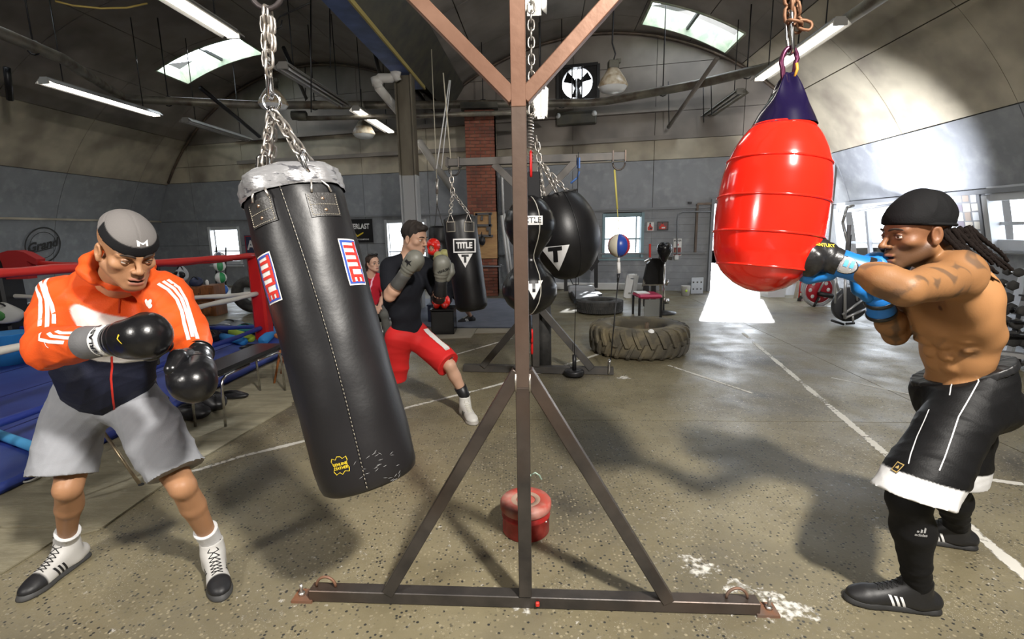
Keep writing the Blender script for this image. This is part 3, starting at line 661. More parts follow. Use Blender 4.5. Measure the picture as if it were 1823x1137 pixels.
LOUV = mat('white_louvre', (.75, .76, .78), .5)
for k in range(9):
    z = z0+(z1-z0)*(k+.5)/9; b = MB(); b.box(bp(cx, z, -.14), (w_*2, .012, (z1-z0)/9*.8), R=np.stack([BX, BN, A([0, 0, 1])], 1)@rot_to((0, .45, 1), (1, 0, 0))); b.build('louvre', LOUV, fr)
b = MB(); q = bp(cx, z0-.45, .17); b.box(q, ((x1-x0)*1.0, .2, .3), R=np.stack([BX, BN, A([0, 0, 1])], 1), bev=.02); fh = b.build('unit_heater', BEAMG); tag(fh, 'dark metal box fixed under the wall fan', 'box')
b = MB()
for s in (-1, 1): b.sphere(bp(cx+s*(w_-.06), z0-.38, .24), .07, 10)
b.build('lamp_head', WT, fh)
b = MB(); b.tube([at(98, 2, 6.5), at(130, 10, 6.6), at(180, 15, 6.8), at(225, 14, 7.0), at(262, 6, 7.2)], .012, 6); tag(b.build('ceiling_cable', mat('yellow_cable', (.4, .3, .08), .6)), 'yellow cable looping under the vault at the top left', 'cable')
b = MB(); b.tube([at(552, 5, 6.9), at(498, 30, 7.2), at(489, 45, 7.2), at(492, 52, 7.2), at(500, 48, 7.2), at(502, 36, 7.2)], .01, 6); tag(b.build('wall_cable', BLACKM), 'thin black looped cable right of the heavy bag chain', 'cable')
# ------------------------------------------------------------------ bag rigs
def rig(root, c, l, r, hb, w, ends, lowj, lowx, upj, upx, bl, br, matx=STEEL, split=None):
    """c, l, r: floor points of post and base ends; lowj/upj: heights of strut joints; lowx/upx: reach along base / beam"""
    d = unit(r-l); c = A(c, float); up = A([0, 0, 1])
    m = MB(); m.bar(l+up*w*.55, r+up*w*.55, w*1.1, w, up=up, bev=.003); m.build('base_beam', matx, root)
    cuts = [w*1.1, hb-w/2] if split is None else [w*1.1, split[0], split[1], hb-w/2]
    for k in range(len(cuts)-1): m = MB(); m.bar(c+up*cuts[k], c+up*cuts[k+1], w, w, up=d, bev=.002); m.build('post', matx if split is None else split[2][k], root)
    m = MB(); m.bar(c-d*bl+up*hb, c+d*br+up*hb, w, w, up=up, bev=.003); m.build('cross_beam', matx, root)
    for s in (-1, 1):
        m = MB(); m.bar(c+d*s*lowx+up*w*.9, c+d*s*w*.3+up*lowj, w*.95, w*.95, up=up, bev=.003); m.build('lower_brace', matx, root)
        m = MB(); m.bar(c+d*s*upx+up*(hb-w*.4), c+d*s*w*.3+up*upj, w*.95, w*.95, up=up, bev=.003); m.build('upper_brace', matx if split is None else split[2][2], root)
        m = MB(); m.tube([c+d*s*w*.52+up*lowj-up*.075+A([0, -w*.45, 0]), c+d*s*w*.52+up*(lowj-.005)+A([0, -w*.45, 0])], .005, 6); m.build('weld', ZINC, root)
    return d
Z_ = A([0, 0, 1.]); c1 = fl(936, 1077); l1, r1 = fl(556, 1063), fl(1348, 1087)
rg = thing('bag_rig', 'tall brown steel bag stand with four diagonal braces in the centre foreground', 'stand', c1)
W1 = .052; HB1 = 2.63
d1 = rig(rg, c1, l1, r1, HB1, W1, 0, 1.02, .585, 2.0, .62, 1.0, 1.05, STEEL, (.96, 1.97, (STEEL, mat('half_lit_steel', (.085, .066, .056), .45, .5, (.13, .098, .08), 7, .1, 30, c3=(.11, .065, .045)), mat('lit_brown_steel', (.175, .095, .062), .45, .45, (.23, .13, .088), 8, .1, 30, c3=(.14, .065, .04)))))  # steel browner with height: rust tone plus flash light put into the colour
for s, e in ((-1, l1), (1, r1)):
    m = MB(); m.box(e+d1*s*.03+A([0, 0, .006]), (.09, .075, .012), R=np.stack([d1, np.cross(Z_, d1), Z_], 1)); pl = m.build('foot_plate', RUSTY, rg)
    m = MB(); q = e+d1*s*.045+A([0, 0, .012]); m.cyl(q, q+A([0, 0, .05]), .007, 8); m.cyl(q, q+A([0, 0, .012]), .014, 6); m.build('anchor_bolt', ZINC, rg)
for px, py in ((592, 1048), (1298, 1062)):
    q = fl(px, py); q = l1+d1*((q-l1)@d1)+A([0, 0, .057]); m = MB(); m.tube([q+d1*.042*math.cos(k*math.pi/10)+A([0, 0, .045*math.sin(k*math.pi/10)]) for k in range(11)], .006, 8); m.build('tie_ring', RUSTY, rg)
m = MB(); q = at(944, 846, 1.82); m.tube([q, q+A([.02, 0, .012]), q+A([.036, 0, .0]), q+A([.042, 0, -.014]), q+A([.046, 0, -.018])], .0035, 8); m.sphere(q, .006, 8); m.build('hook', mat('green_patina', (.25, .33, .27), .5, .5), rg)
m = MB(); m.box(at(957, 1075, 1.80), (.016, .012, .02), bev=.003); m.build('red_tag', REDP, rg)
# ---- red can on the floor
cc_ = fl(938, 968)+A([0, .125, 0]); can = thing('paint_can', 'round red metal can with a ridged dusty lid behind the bag stand post', 'can', cc_)
REDM = mat('red_painted_metal', (.36, .016, .014), .4, .1, c2=(.25, .02, .02), scale=10, c3=(.45, .06, .05), scale3=18)
m = MB(); m.lathe([(0, 0), (.118, 0), (.122, .006), (.122, .088), (.127, .094), (.127, .1), (.122, .106), (.122, .15)], cc_, n=40); m.build('body', REDM, can)
m = MB(); m.lathe([(.128, .128), (.133, .134), (.133, .162), (.126, .172), (.075, .172), (.07, .166), (.05, .166), (.046, .171), (0, .171)], cc_, n=40); lid = m.build('lid', mat('dusty_red_lid', (.5, .07, .05), .6, c2=(.40, .1, .07), scale=25, c3=(.5, .3, .25), scale3=9), can)
m = MB(); m.lathe([(.076, .1725), (.05, .1725), (.05, .1665), (.076, .1665)], cc_, n=40); m.build('label_ring', mat('tan_dust', (.4, .27, .2), .8), lid)
m = MB(); m.sphere(cc_+A([.1, -.075, .09]), .005, 8); m.build('rivet', WHITE, can)
# ---- heavy bag
TAPE = mat('silver_duct_tape', (.30, .30, .31), .34, .35, c2=(.10, .10, .11), scale=16, bump=.25, bscale=26, lo=.58, hi=.64, stretch=(1.5, 1.5, 4))
def lathe_bag(prof, a, b, n=64, wob=None):
    a, b = A(a, float), A(b, float); L_ = np.linalg.norm(b-a); R = rot_to(b-a, (0, 1, 0)); vs = []
    for (r, z) in prof:
        for k in range(n):
            t = 2*math.pi*k/n; rr = r*(1+(wob(t, z/L_) if wob else 0)); vs.append(a+R@A([rr*math.cos(t), rr*math.sin(t), z]))
    m = MB(); m.add(vs, [(i*n+k, i*n+(k+1) % n, (i+1)*n+(k+1) % n, (i+1)*n+k) for i in range(len(prof)-1) for k in range(n)], True); return m, R, L_
def carabiner(m, a, b, w, r):
    a, b = A(a, float), A(b, float); d = b-a; L_ = np.linalg.norm(d); R = rot_to(d); s = R[:, 0]
    m.tube([(a+b)/2+s*w/2*math.cos(g)*(1 if abs(math.sin(g)) < .95 else 1)+unit(d)*((L_/2-w/2)*(1 if math.sin(g) > 0 else -1)+w/2*math.sin(g)) for g in [2*math.pi*(k+.5)/16 for k in range(16)]], r, 8, closed=True)
ht, hbm = at(516, 322, 1.90), at(660, 852, 1.70)
hv = thing('heavy_bag', 'long black leather punching bag with taped top, swung on chains at left', 'punching bag', hbm)
L_ = np.linalg.norm(hbm-ht); rb = .178
prof = [(0, .012), (rb*.8, .0), (rb*.93, .03), (rb*.99, .09), (rb, .2), (rb*1.005, L_*.5), (rb*1.02, L_*.75), (rb*1.01, L_-.12), (rb*.985, L_-.03), (rb*.95, L_-.006), (rb*.88, L_+.004), (0, L_+.008)]
PP = []
for i in range(len(prof)-1):
    k = max(1, int(abs(prof[i+1][1]-prof[i][1])/.035)); PP += [(prof[i][0]+(prof[i+1][0]-prof[i][0])*j/k, prof[i][1]+(prof[i+1][1]-prof[i][1])*j/k) for j in range(k)]
PP.append(prof[-1])
def wob(t, z):
    top = max(0, 1-z*4.2); return .035*top*math.sin(4*t+.6)+.02*top*math.sin(9*t+z*20)+.008*math.sin(2*t+z*9)+.006*math.sin(5*t-z*23)+.004*math.sin(17*z*3+t*3)
m, RB, L_ = lathe_bag(PP, ht, hbm, 72, wob); bagm = m.build('bag_body', LEATHER, hv)
bb = bvh_of(bagm); ax = unit(hbm-ht); upv = -ax
tp = [(rb*.86, -.014), (rb*.99, .0), (rb*1.04, .03), (rb*1.035, .066), (rb*1.02, .076)]
TPf = []
for i in range(len(tp)-1): TPf += [(tp[i][0]+(tp[i+1][0]-tp[i][0])*j/3, tp[i][1]+(tp[i+1][1]-tp[i][1])*j/3) for j in range(3)]
TPf.append(tp[-1])
m, _, _ = lathe_bag([(0, -.006), (rb*.5, -.012)]+TPf, ht, hbm, 72, lambda t, z: wob(t, max(z, 0))+.012*math.sin(11*t+z*300)+.008*math.sin(23*t)); tape = m.build('tape_wrap', TAPE, hv)
def bagp(px, py, off=.0):
    o = Vector((0, 0, EYE)); d = Vector(ray(px, py)); h, n, i, dd = bb.ray_cast(o, d.normalized()); return (A(h)+A(n)*off, A(n)) if h else (None, None)
THREAD = mat('pale_thread', (.42, .38, .3), .7); PATCH = mat('patch_leather', (.03, .028, .027), .42, bump=.15, scale=50)
for (px, py, w_, h_) in ((465, 378, .108, .088), (577, 364, .108, .086)):
    p, n = bagp(px, py); u = unit(np.cross(upv, n)); 
    pa = decal(rect_geo(w_, h_, .015), p, u, upv, bb, PATCH, 'chain_patch', hv, .004)
    sm = MB()
    def stitch(x0, y0, x1, y1):
        k = int(math.hypot(x1-x0, y1-y0)/.0075)
        for i in range(k):
            q = [p+u*(x0+(x1-x0)*(i+e)/k)+upv*(y0+(y1-y0)*(i+e)/k) for e in (.2, .8)]; qq = []
            for z in q:
                h, hn, _, _ = bb.ray_cast(Vector(z+n*.2), Vector(-n), .4)
                if h: qq.append(A(h)+A(hn)*.0055)
            if len(qq) == 2: sm.tube(qq, .0011, 4)
    a_, b_ = w_/2-.006, h_/2-.006
    stitch(-a_, -b_, a_, -b_); stitch(a_, -b_, a_, b_); stitch(-a_, b_, -a_, -b_); stitch(-a_, 0, a_, 0); sm.build('stitching', THREAD, pa)
    for dy in (-.02, .022):
        h, hn, _, _ = bb.ray_cast(Vector(p+upv*dy+n*.2), Vector(-n), .4); rv = MB(); rv.sphere(A(h)+A(hn)*.004, .0065, 10, (1, 1, .5), rot_to(A(hn))); rv.build('rivet', mat('copper_rivet', (.5, .33, .22), .3, .9), pa)
# long stitched seam
sm = MB(); rd = MB(); P0, P1 = (498, 330), (653, 868); prevq = None; rp = []
for i in range(150):
    t = i/149; bow = math.sin(t*math.pi)*(-6); q, n = bagp(P0[0]+(P1[0]-P0[0])*t+8*math.sin(t*3.1)*1.2, P0[1]+(P1[1]-P0[1])*t)
    if q is None: continue
    rp.append(q+n*.001)
    if prevq is not None and i % 2: sm.tube([prevq+n*.004, q+n*.004], .0011, 4)
    prevq = q
sm.build('seam_stitching', THREAD, hv); rd.tube(rp, .0032, 6); rd.build('seam_welt', LEATHER, hv)
# labels
LB = mat('label_white', (.75, .74, .72), .5)
def bag_label(px, py, w_, h_, txt, side):
    p, n = bagp(px, py); u = unit(np.cross(upv, n)); lb = decal(rect_geo(w_, h_, .012), p, u, upv, bb, LB, 'maker_label', hv, .002)
    decal(frame_geo(w_*.9, h_*.94, .008, .012), p, u, upv, bb, BLUEP, 'label_border', lb, .0032)
    decal(xf(text_geo(txt, .082, .003, .74, 2), rot=-math.pi/2), p, u, upv, bb, REDP, 'lettering', lb, .0036)
bag_label(478, 496, .085, .17, 'TITLE', 0); bag_label(628, 466, .085, .17, 'TITLE', 1)
p, n = bagp(606, 828); u = unit(np.cross(upv, n))
hide = [(-.03, .018), (-.024, .028), (-.012, .022), (-.004, .032), (.008, .03), (.014, .022), (.028, .027), (.03, .014), (.022, .004), (.03, -.012), (.026, -.026), (.012, -.022), (.0, -.032), (-.008, -.024), (-.022, -.03), (-.03, -.018), (-.022, -.004)]
V = []; 
for (x, y) in hide: V += [(x, y), (x*.93, y*.93)]
hn_ = len(hide); ol = (V, [f for i in range(hn_) for f in ((2*i, 2*((i+1) % hn_), 2*((i+1) % hn_)+1), (2*i, 2*((i+1) % hn_)+1, 2*i+1))])
lg = decal(ol, p, u, upv, bb, YELLOW, 'hide_emblem', hv, .002)
decal(join_geo(xf(text_geo('GENUINE', .0125, .0003), dy=.004), xf(text_geo('LEATHER', .0125, .0003), dy=-.009)), p, u, upv, bb, YELLOW, 'lettering', lg, .002)
sc = MB()
for i in range(26):
    q, n = bagp(630+random.random()*85, 800+random.random()*55)
    if q is not None: e = unit(np.cross(n, ax)*random.uniform(.4, 1)+ax*random.uniform(-.5, .5)); sc.tube([q+n*.0012-e*.008, q+n*.0016, q+n*.0012+e*.008], [.0002, .0009, .0002], 4)
sc.build('scuff_marks', mat('scuff', (.3, .3, .3), .8), hv)['kind'] = 'stuff'
# chains of the heavy bag
ring = at(484, 181, 1.88); top = at(474, 14, 1.85)
m = MB(); chain(m, at(473, 20, 1.85), at(478, 128, 1.86), 7, .0055, .036, .062); chain(m, at(480, 22, 1.86), at(482, 85, 1.86), 4, .005, .034, .06); m.build('chain', ZINC, hv)
m = MB(); carabiner(m, at(476, 112, 1.86), at(482, 176, 1.88), .034, .0065); m.build('carabiner', CHROME, hv)
m = MB(); m.tube([ring+A([.03*math.cos(g), 0, .03*math.sin(g)]) for g in [k*math.pi/8 for k in range(16)]], .006, 8, closed=True); m.cyl(at(484, 190, 1.88), at(484, 205, 1.88), .014, 12); m.build('swivel_ring', CHROME, hv)
for k_, (a_, bpx, y) in enumerate((((482, 200), (470, 292), 1.80), ((488, 200), (540, 286), 1.78), ((486, 200), (483, 292), 2.0), ((490, 200), (560, 300), 2.0))):
    m = MB(); e = at(bpx[0], bpx[1], y); s_ = at(a_[0], a_[1], 1.88); chain(m, s_, e, 6, .0045, .03, .058); m.build('chain', ZINC, hv)
    if k_ < 2:
        tgt, nn = bagp((465, 570)[k_], (350, 338)[k_], .006); m = MB(); carabiner(m, e+A([0, 0, .03]), e*.6+tgt*.4, .036, .006); m.build('carabiner', CHROME, hv)
        mid = e*.6+tgt*.4; m = MB(); u = unit(np.cross(upv, nn)); m.tube([tgt-u*.035-upv*.01, tgt-u*.03+upv*.012, mid, tgt+u*.03+upv*.012, tgt+u*.035-upv*.01], .004, 6); m.build('d_ring', ZINC, hv)
m = MB(); q = at(474, -14, 1.85); m.tube([q+A([.052*math.cos(g), 0, .052*math.sin(g)]) for g in [k*math.pi/10 for k in range(20)]], .009, 8, closed=True); m.build('hanging_ring', mat('dark_ring', (.06, .05, .05), .5, .5), rg)
m = MB(); q = at(474, -14, 1.85); m.cyl(q+A([0, 0, .05]), (q[0], q[1], HB1-.02), .009, 8); m.build('ring_stem', RUSTY, rg)
# ---- red water bag
REDV = mat('red_glossy_vinyl', (.80, .018, .008), .16, 0, spec=.55, coat=.5); NAVY = mat('navy_glossy_vinyl', (.007, .004, .026), .2, 0, spec=.6, coat=.4)
Yr = 1.88; rt, rbm = at(1399, 200, Yr), at(1349, 520, Yr-.04); wt = thing('water_bag', 'glossy red teardrop punching bag with navy cone top at right', 'punching bag', rbm)
ax2 = unit(rbm-rt); Lr = np.linalg.norm(rbm-rt); rr = .187
pf = []
kk = [(0.07, .09), (.1, .116), (.14, .134), (.2, .154), (.27, .17), (.35, .181), (.45, .187), (.58, .188), (.7, .184), (.78, .176), (.85, .16), (.91, .132), (.96, .09), (.99, .045), (1.0, 0)]
for i in range(len(kk)-1):
    for j in range(4): f_ = j/4; pf.append((kk[i][1]+(kk[i+1][1]-kk[i][1])*f_, (kk[i][0]+(kk[i+1][0]-kk[i][0])*f_)*Lr))
pf.append((0, Lr))
m, RR, _ = lathe_bag(pf, rt, rbm, 64); bd = m.build('body', REDV, wt)
sm_ = bd.modifiers.new('s', 'SMOOTH'); sm_.iterations = 3
for z in (.085, .28, .485, .675, .855):
    r_ = float(np.interp(z, [a for a, b in kk], [b for a, b in kk])); m = MB(); c = rt+ax2*z*Lr; m.tube([c+RR[:, 0]*r_*math.cos(g)+RR[:, 1]*r_*math.sin(g) for g in [2*math.pi*k/64 for k in range(64)]], .0045, 6, closed=True); m.build('welded_rib', REDV, wt)
cb = rt+ax2*.075*Lr; ct_ = at(1404, 130, Yr); cax = ct_-cb; Lc = np.linalg.norm(cax); RC = rot_to(cax, (0, 1, 0)); vs = []; n = 96; rows = 18
for i in range(rows+1):
    t = i/rows; r_ = .108*(1-t)**.9+.016*t; q = max(0, (t-.25)/.75)**1.2
    for k in range(n):
        a = 2*math.pi*k/n; star = 1-.75*q*(.5+.5*math.cos(4*a+.6))**.5; vs.append(cb+cax*t+RC@A([math.cos(a), math.sin(a), 0])*r_*star*(1+.25*q))
m = MB(); m.add(vs, [(i*n+k, i*n+(k+1) % n, (i+1)*n+(k+1) % n, (i+1)*n+k) for i in range(rows) for k in range(n)]+[tuple(range(rows*n, rows*n+n))], True); m.build('cone_top', NAVY, wt)
m = MB(); sh = at(1405, 112, Yr); pts = [sh+A([.028*math.cos(g)*(1 if math.sin(g) > 0 else .8), 0, .05*math.sin(g) if math.sin(g) > 0 else .075*math.sin(g)]) for g in [2*math.pi*k/24 for k in range(24)]]; m.tube(pts, .0085, 10, closed=True); m.build('shackle', mat('purple_steel', (.12, .03, .07), .3, .7), wt)
m = MB(); carabiner(m, at(1404, 20, Yr), at(1408, 96, Yr), .034, .0065); m.build('carabiner', CHROME, wt)
m = MB(); chain(m, at(1404, -60, Yr), at(1406, 34, Yr), 6, .006, .036, .055); chain(m, at(1412, -20, Yr), at(1420, 52, Yr+.02), 5, .0055, .034, .05); chain(m, at(1405, 38, Yr-.02), at(1442, 47, Yr-.02), 2, .0055, .03, .05); m.build('chain', mat('rusty_chain', (.2, .1, .055), .6, .5), wt)
m = MB(); q = at(1418, 112, Yr-.02); m.tube([q, q+A([.004, 0, -.02]), q+A([-.003, 0, -.045])], .005, 6); m.build('yellow_tie', mat('orange_tie', (.6, .28, .03), .5), wt)
# ------------------------------------------------------------------ second rig
c2_ = fl(955, 664); l2, r2 = fl(826, 660), fl(1092, 666); rg2 = thing('bag_rig', 'second dark steel bag stand in the middle of the hall', 'stand', c2_)
d2 = unit(r2-l2); hb2 = float(at(948, 284, c2_[1])[2]); w2 = .075
tl, tr = at(793, 291, l2[1]-.0), at(1101, 275, r2[1])
rig(rg2, c2_, l2, r2, hb2, w2, 0, .75, .60, hb2-.42, .42, .93, .9, mat('dark_steel', (.075, .072, .07), .5, .5, (.11, .1, .09), 5))
for s in (-1, 1):
    q = c2_+d2*s*.845+A([0, 0, hb2-.04])
    for e in (-.06, .06): m = MB(); m.box(q+d2*e+A([0, 0, .04]), (.014, w2+.03, w2+.03), R=np.stack([d2, np.cross([0, 0, 1], d2), A([0, 0, 1])], 1)); m.build('clamp', STEEL, rg2)
    m = MB(); m.tube([q+d2*.06*math.cos(g)+A([0, 0, -.02+.07*math.sin(g)]) for g in [math.pi+math.pi*k/8 for k in range(9)]], .009, 6); m.build('hanging_ring', STEEL, rg2)
q = c2_+A([.09, .12, .0]); m = MB(); m.tube([q+A([0, 0, .02]), q+A([0, 0, .5]), q+A([-.01, 0, 1.0])], .085, 14); tg = m.build('rubber_roll', RUBBER); tag(tg, 'upright black rubber roll standing behind the second rig post', 'roll')
# bowling shaped bag
Yb = 4.2; bc = [at(943, 347, Yb), at(943, 562, Yb)]; Lb = np.linalg.norm(bc[1]-bc[0]); dbl = thing('double_bump_bag', 'black bowling pin shaped bag hanging behind the rig post', 'punching bag', bc[1])
kb = [(0, .03), (.02, .08), (.06, .135), (.13, .19), (.21, .215), (.29, .208), (.37, .17), (.44, .115), (.49, .085), (.53, .088), (.58, .13), (.66, .2), (.74, .235), (.82, .235), (.9, .19), (.95, .125), (.985, .06), (1, .0)]
pf = []
for i in range(60): z = i/59; pf.append((float(np.interp(z, [a for a, b in kb], [b for a, b in kb])), z*Lb))
m, _, _ = lathe_bag(pf, bc[0], bc[1], 48); bm_ = m.build('bag_body', VINYL, dbl); bm_.modifiers.new('s', 'SMOOTH').iterations = 4; bvb = bvh_of(bm_)
SEAMW = mat('pale_piping', (.5, .48, .42), .5)
for (x0, x1, f_) in ((955, 962, 1),):
    m = MB(); pts = []
    for i in range(60):
        y = 350+210*i/59; x = 943+float(np.interp(i/59, [a for a, b in kb], [b for a, b in kb]))*880/4.4*.42; h, n, _, _ = bvb.ray_cast(Vector((0, 0, EYE)), Vector(ray(x, y)).normalized())
        if h: pts.append(A(h)+A(n)*.002)
    m.tube(pts, .004, 6); m.build('piping', SEAMW, dbl)
uu = A([1., 0, 0]); vv_ = A([0, 0, 1.])
lb = decal(rect_geo(.17, .07, .03), at(945, 393, Yb), uu, vv_, bvb, WHITE, 'name_label', dbl, .003); decal(text_geo('TITLE', .06, .001), at(945, 393, Yb-.01), uu, vv_, bvb, BLACKM, 'lettering', lb, .005)
tri = poly_geo([(-.075, .06), (.075, .06), (0, -.09)], .012); tg = decal(tri, at(948, 508, Yb), uu, vv_, bvb, WHITE, 'triangle_mark', dbl, .003); decal(xf(text_geo('T', .11, .006, 1, 3), dy=.012), at(948, 508, Yb), uu, vv_, bvb, BLACKM, 'lettering', tg, .007)
m = MB(); m.box(at(950, 330, Yb), (.11, .03, .22), bev=.01); m.build('strap', mat('black_webbing', (.01, .01, .012), .8), dbl)
m = MB(); m.tube([at(945, 200+90*i/80, Yb)+A([.022*math.cos(i*1.2), .022*math.sin(i*1.2), 0]) for i in range(81)], .004, 5); m.build('spring', ZINC, dbl)
def red_clip(x, y, Y, par, h=.1):
    m = MB(); carabiner(m, at(x, y, Y)+A([0, 0, h/2]), at(x, y, Y)-A([0, 0, h/2]), .05, .011); m.build('red_clip', mat('red_clip', (.7, .02, .02), .3, .3), par)
red_clip(945, 292, Yb, dbl, .2); red_clip(947, 598, Yb+.3, dbl, .12); red_clip(947, 618, Yb+.35, dbl, .12)
m = MB(); m.cyl(bc[1], at(948, 660, Yb+.75), .008, 6); m.build('tether', BLACKM, dbl)
m = MB(); chain(m, at(945, -10, 4.2), at(947, 203, 4.2), 14, .008, .05); m.cyl(at(945, -420, 4.2), at(945, 0, 4.2), .01, 6); m.build('chain', ZINC, dbl)
# big round bag
Yw = 4.72; wc = at(1004, 418, Yw); wk = thing('wrecking_ball_bag', 'huge round black leather bag hanging behind the bowling pin bag', 'punching bag', wc)
m = MB(); n = 48; vs = []; rows = 30; RT = rot_to(at(990, 345, Yw)-wc, (0, 1, 0))
for i in range(rows+1):
    a = math.pi*i/rows; zz = math.cos(a); rr_ = math.sin(a)
    for k in range(n):
        b_ = 2*math.pi*k/n; f_ = 1+.01*abs(math.cos(4*b_)); vs.append(wc+RT@A([rr_*math.cos(b_)*.33*f_*(1-.04*zz), rr_*math.sin(b_)*.33*f_*(1-.04*zz), (zz*.42 if zz < 0 else min(zz*.45, .38))]))
m.add(vs, [(i*n+k, (i+1)*n+k, (i+1)*n+(k+1) % n, i*n+(k+1) % n) for i in range(rows) for k in range(n)], True); wb_ = m.build('bag_body', LEATHER, wk); wbv = bvh_of(wb_)
tg = decal(poly_geo([(-.125, .1), (.125, .1), (.02, -.13)], .015), at(985, 455, Yw), unit((1, 0, .1)), vv_, wbv, WHITE, 'triangle_mark', wk, .004); decal(xf(text_geo('T', .17, .01, 1, 3), dy=.02), at(985, 455, Yw), unit((1, 0, .1)), vv_, wbv, BLACKM, 'lettering', tg, .008)
for k in (0, 2, 4, 6):
    m = MB(); b_ = 2*math.pi*k/8+.3; pts = [wc+RT@A([math.sin(a)*math.cos(b_)*.334*(1-.04*math.cos(a)), math.sin(a)*math.sin(b_)*.334*(1-.04*math.cos(a)), math.cos(a)*.42 if math.cos(a) < 0 else min(math.cos(a)*.45, .38)]) for a in [.3+2.7*i/30 for i in range(31)]]; m.tube(pts, .005, 6); m.build('piping', LEATHER, wk)
m = MB(); lc = wc+RT@A([0, 0, .38])
for k in range(14): a = 2*math.pi*k/14; m.tube([lc+RT@A([.13*math.cos(a), .13*math.sin(a), .0]), lc+RT@A([.2*math.cos(a+.25), .2*math.sin(a+.25), .0])], .009, 5)
m.build('lacing', mat('lace_black', (.03, .03, .03), .6), wk)
for (x, y, x2, y2) in ((962, 290, 1020, 352), (960, 300, 968, 350), (966, 292, 990, 340)):
    m = MB(); chain(m, at(x, y, Yw), at(x2, y2, Yw-.1), 9, .006, .042, .075); m.build('chain', ZINC, wk)
m = MB(); chain(m, at(955, 245, Yw), at(962, 296, Yw), 5, .006, .045, .08); m.build('chain', ZINC, wk)
# title bag on the left arm
Yt = 5.25; ta, tb_ = at(817, 386, Yt), at(841, 553, Yt-.05); tb = thing('punching_bag', 'black leather punching bag with white triangle on the left arm of the second rig', 'punching bag', tb_)
Lt = np.linalg.norm(tb_-ta); m, _, _ = lathe_bag([(0, -.01), (.12, -.012), (.165, .01), (.17, .06)]+[(.172, .06+(Lt-.14)*i/12) for i in range(1, 13)]+[(.165, Lt-.04), (.13, Lt-.008), (0, Lt)], ta, tb_, 40, lambda t, z: .03*max(0, 1-z*6)*math.sin(5*t)); bmx = m.build('bag_body', LEATHER, tb); bv = bvh_of(bmx)
axt = -unit(tb_-ta)
ng = decal(rect_geo(.22, .14, .03), at(826, 437, Yt-.2), uu, axt, bv, BLACKM, 'name_label', tb, .003)
decal(frame_geo(.22, .14, .012, .04), at(826, 437, Yt-.2), uu, axt, bv, WHITE, 'label_border', ng, .005); decal(xf(text_geo('TITLE', .085, .003, .75, 1)), at(826, 437, Yt-.2), uu, axt, bv, WHITE, 'lettering', ng, .005)
tg = decal(poly_geo([(-.075, .065), (.075, .065), (0, -.075)], .012), at(828, 463, Yt-.2), uu, axt, bv, WHITE, 'triangle_mark', tb, .003); decal(xf(text_geo('T', .1, .007, 1, 3), dy=.012), at(828, 463, Yt-.2), uu, axt, bv, BLACKM, 'lettering', tg, .006)
for px in (802, 834):
    pt_ = decal(rect_geo(.1, .11, .02), at(px, 403, Yt-.2), uu, axt, bv, PATCH, 'chain_patch', tb, .005); decal(frame_geo(.09, .1, .004, .03), at(px, 403, Yt-.2), uu, axt, bv, THREAD, 'stitching', pt_, .006)
    m = MB(); q = at(px, 388, Yt-.17); m.tube([q+A([-.035, 0, -.04]), q+A([0, 0, .05]), q+A([.035, 0, -.04])], .006, 6, closed=True); chain(m, at(806, 342, Yt), q+A([0, 0, .05]), 7, .005, .035, .055); m.build('chain', ZINC, tb)
m = MB(); chain(m, at(803, 305, Yt), at(806, 345, Yt), 4, .006, .04, .07); m.build('chain', ZINC, tb)
# slimmer bag behind it, on ropes
Ys = 8.6; sb = thing('slim_bag', 'slim black bag hanging by straps from a rope, left of the triangle bag', 'punching bag', at(783, 470, Ys))
m, _, _ = lathe_bag([(0, 0), (.16, 0), (.19, .04), (.2, .5), (.19, 1.3), (.14, 1.37), (0, 1.38)], at(783, 402, Ys), at(786, 545, Ys), 24); m.build('bag_body', LEATHER, sb)
for x in (774, 789): m = MB(); m.bar(at(778, 364, Ys), at(x, 404, Ys), .03, .01); m.build('strap', BLACKM, sb)
ROPE = mat('pale_rope', (.5, .46, .36), .8)
for k, (a_, b_, w_, lab) in enumerate((((768, 88, 9), (778, 330, 8.6), .008, 'tan rope holding the slim bag'), ((789, 130, 7.2), (803, 290, 6.9), .008, 'tan rope right of the slim bag rope'), ((800, 143, 8.8), (777, 300, 8.55), .011, 'white rope slanting to the left down to the slim bag'), ((802, 143, 8.9), (786, 300, 8.7), .009, 'white rope beside the slanting rope'))):
    m = MB(); m.cyl(at(*a_), at(*b_), w_, 6); tag(m.build('rope', ROPE if k < 2 else WHITE), lab, 'rope')
m = MB(); m.cyl(at(778, 318, Ys), at(778, 345, Ys), .025, 8); m.cyl(at(778, 345, Ys), at(778, 366, Ys), .012, 8); m.build('swivel', ZINC, sb)
# double end ball
Ye = float((c2_+d2*.845)[1]); ball = at(1102, 437, Ye); de = thing('double_end_ball', 'red white and blue leather ball tied between the rig arm and the floor', 'ball', ball)
BWH = mat('ball_cream', (.62, .57, .46), .4); BBL = mat('ball_blue', (.02, .06, .33), .35); BRD = mat('ball_red', (.45, .02, .025), .35)
rbk = .115; gores = 6; cols = [BBL, BRD, BWH]*2
for g_ in range(gores):
    m = MB(); n = 8; a0 = -math.pi/2-.38+2*math.pi*g_/gores; vs = []
    for i in range(17):
        th = math.pi*i/16
        for k in range(n+1):
            ph = a0+(2*math.pi/gores)*k/n; e = 1-.03*(abs(k/n-.5)*2)**6; vs.append(ball+A([math.sin(th)*math.cos(ph), math.sin(th)*math.sin(ph), math.cos(th)*1.03])*rbk*e)
    m.add(vs, [(i*(n+1)+k, (i+1)*(n+1)+k, (i+1)*(n+1)+k+1, i*(n+1)+k+1) for i in range(16) for k in range(n)], True); m.build('panel', cols[g_], de, ('blue', 'red', 'cream')[g_ % 3]+' panel')
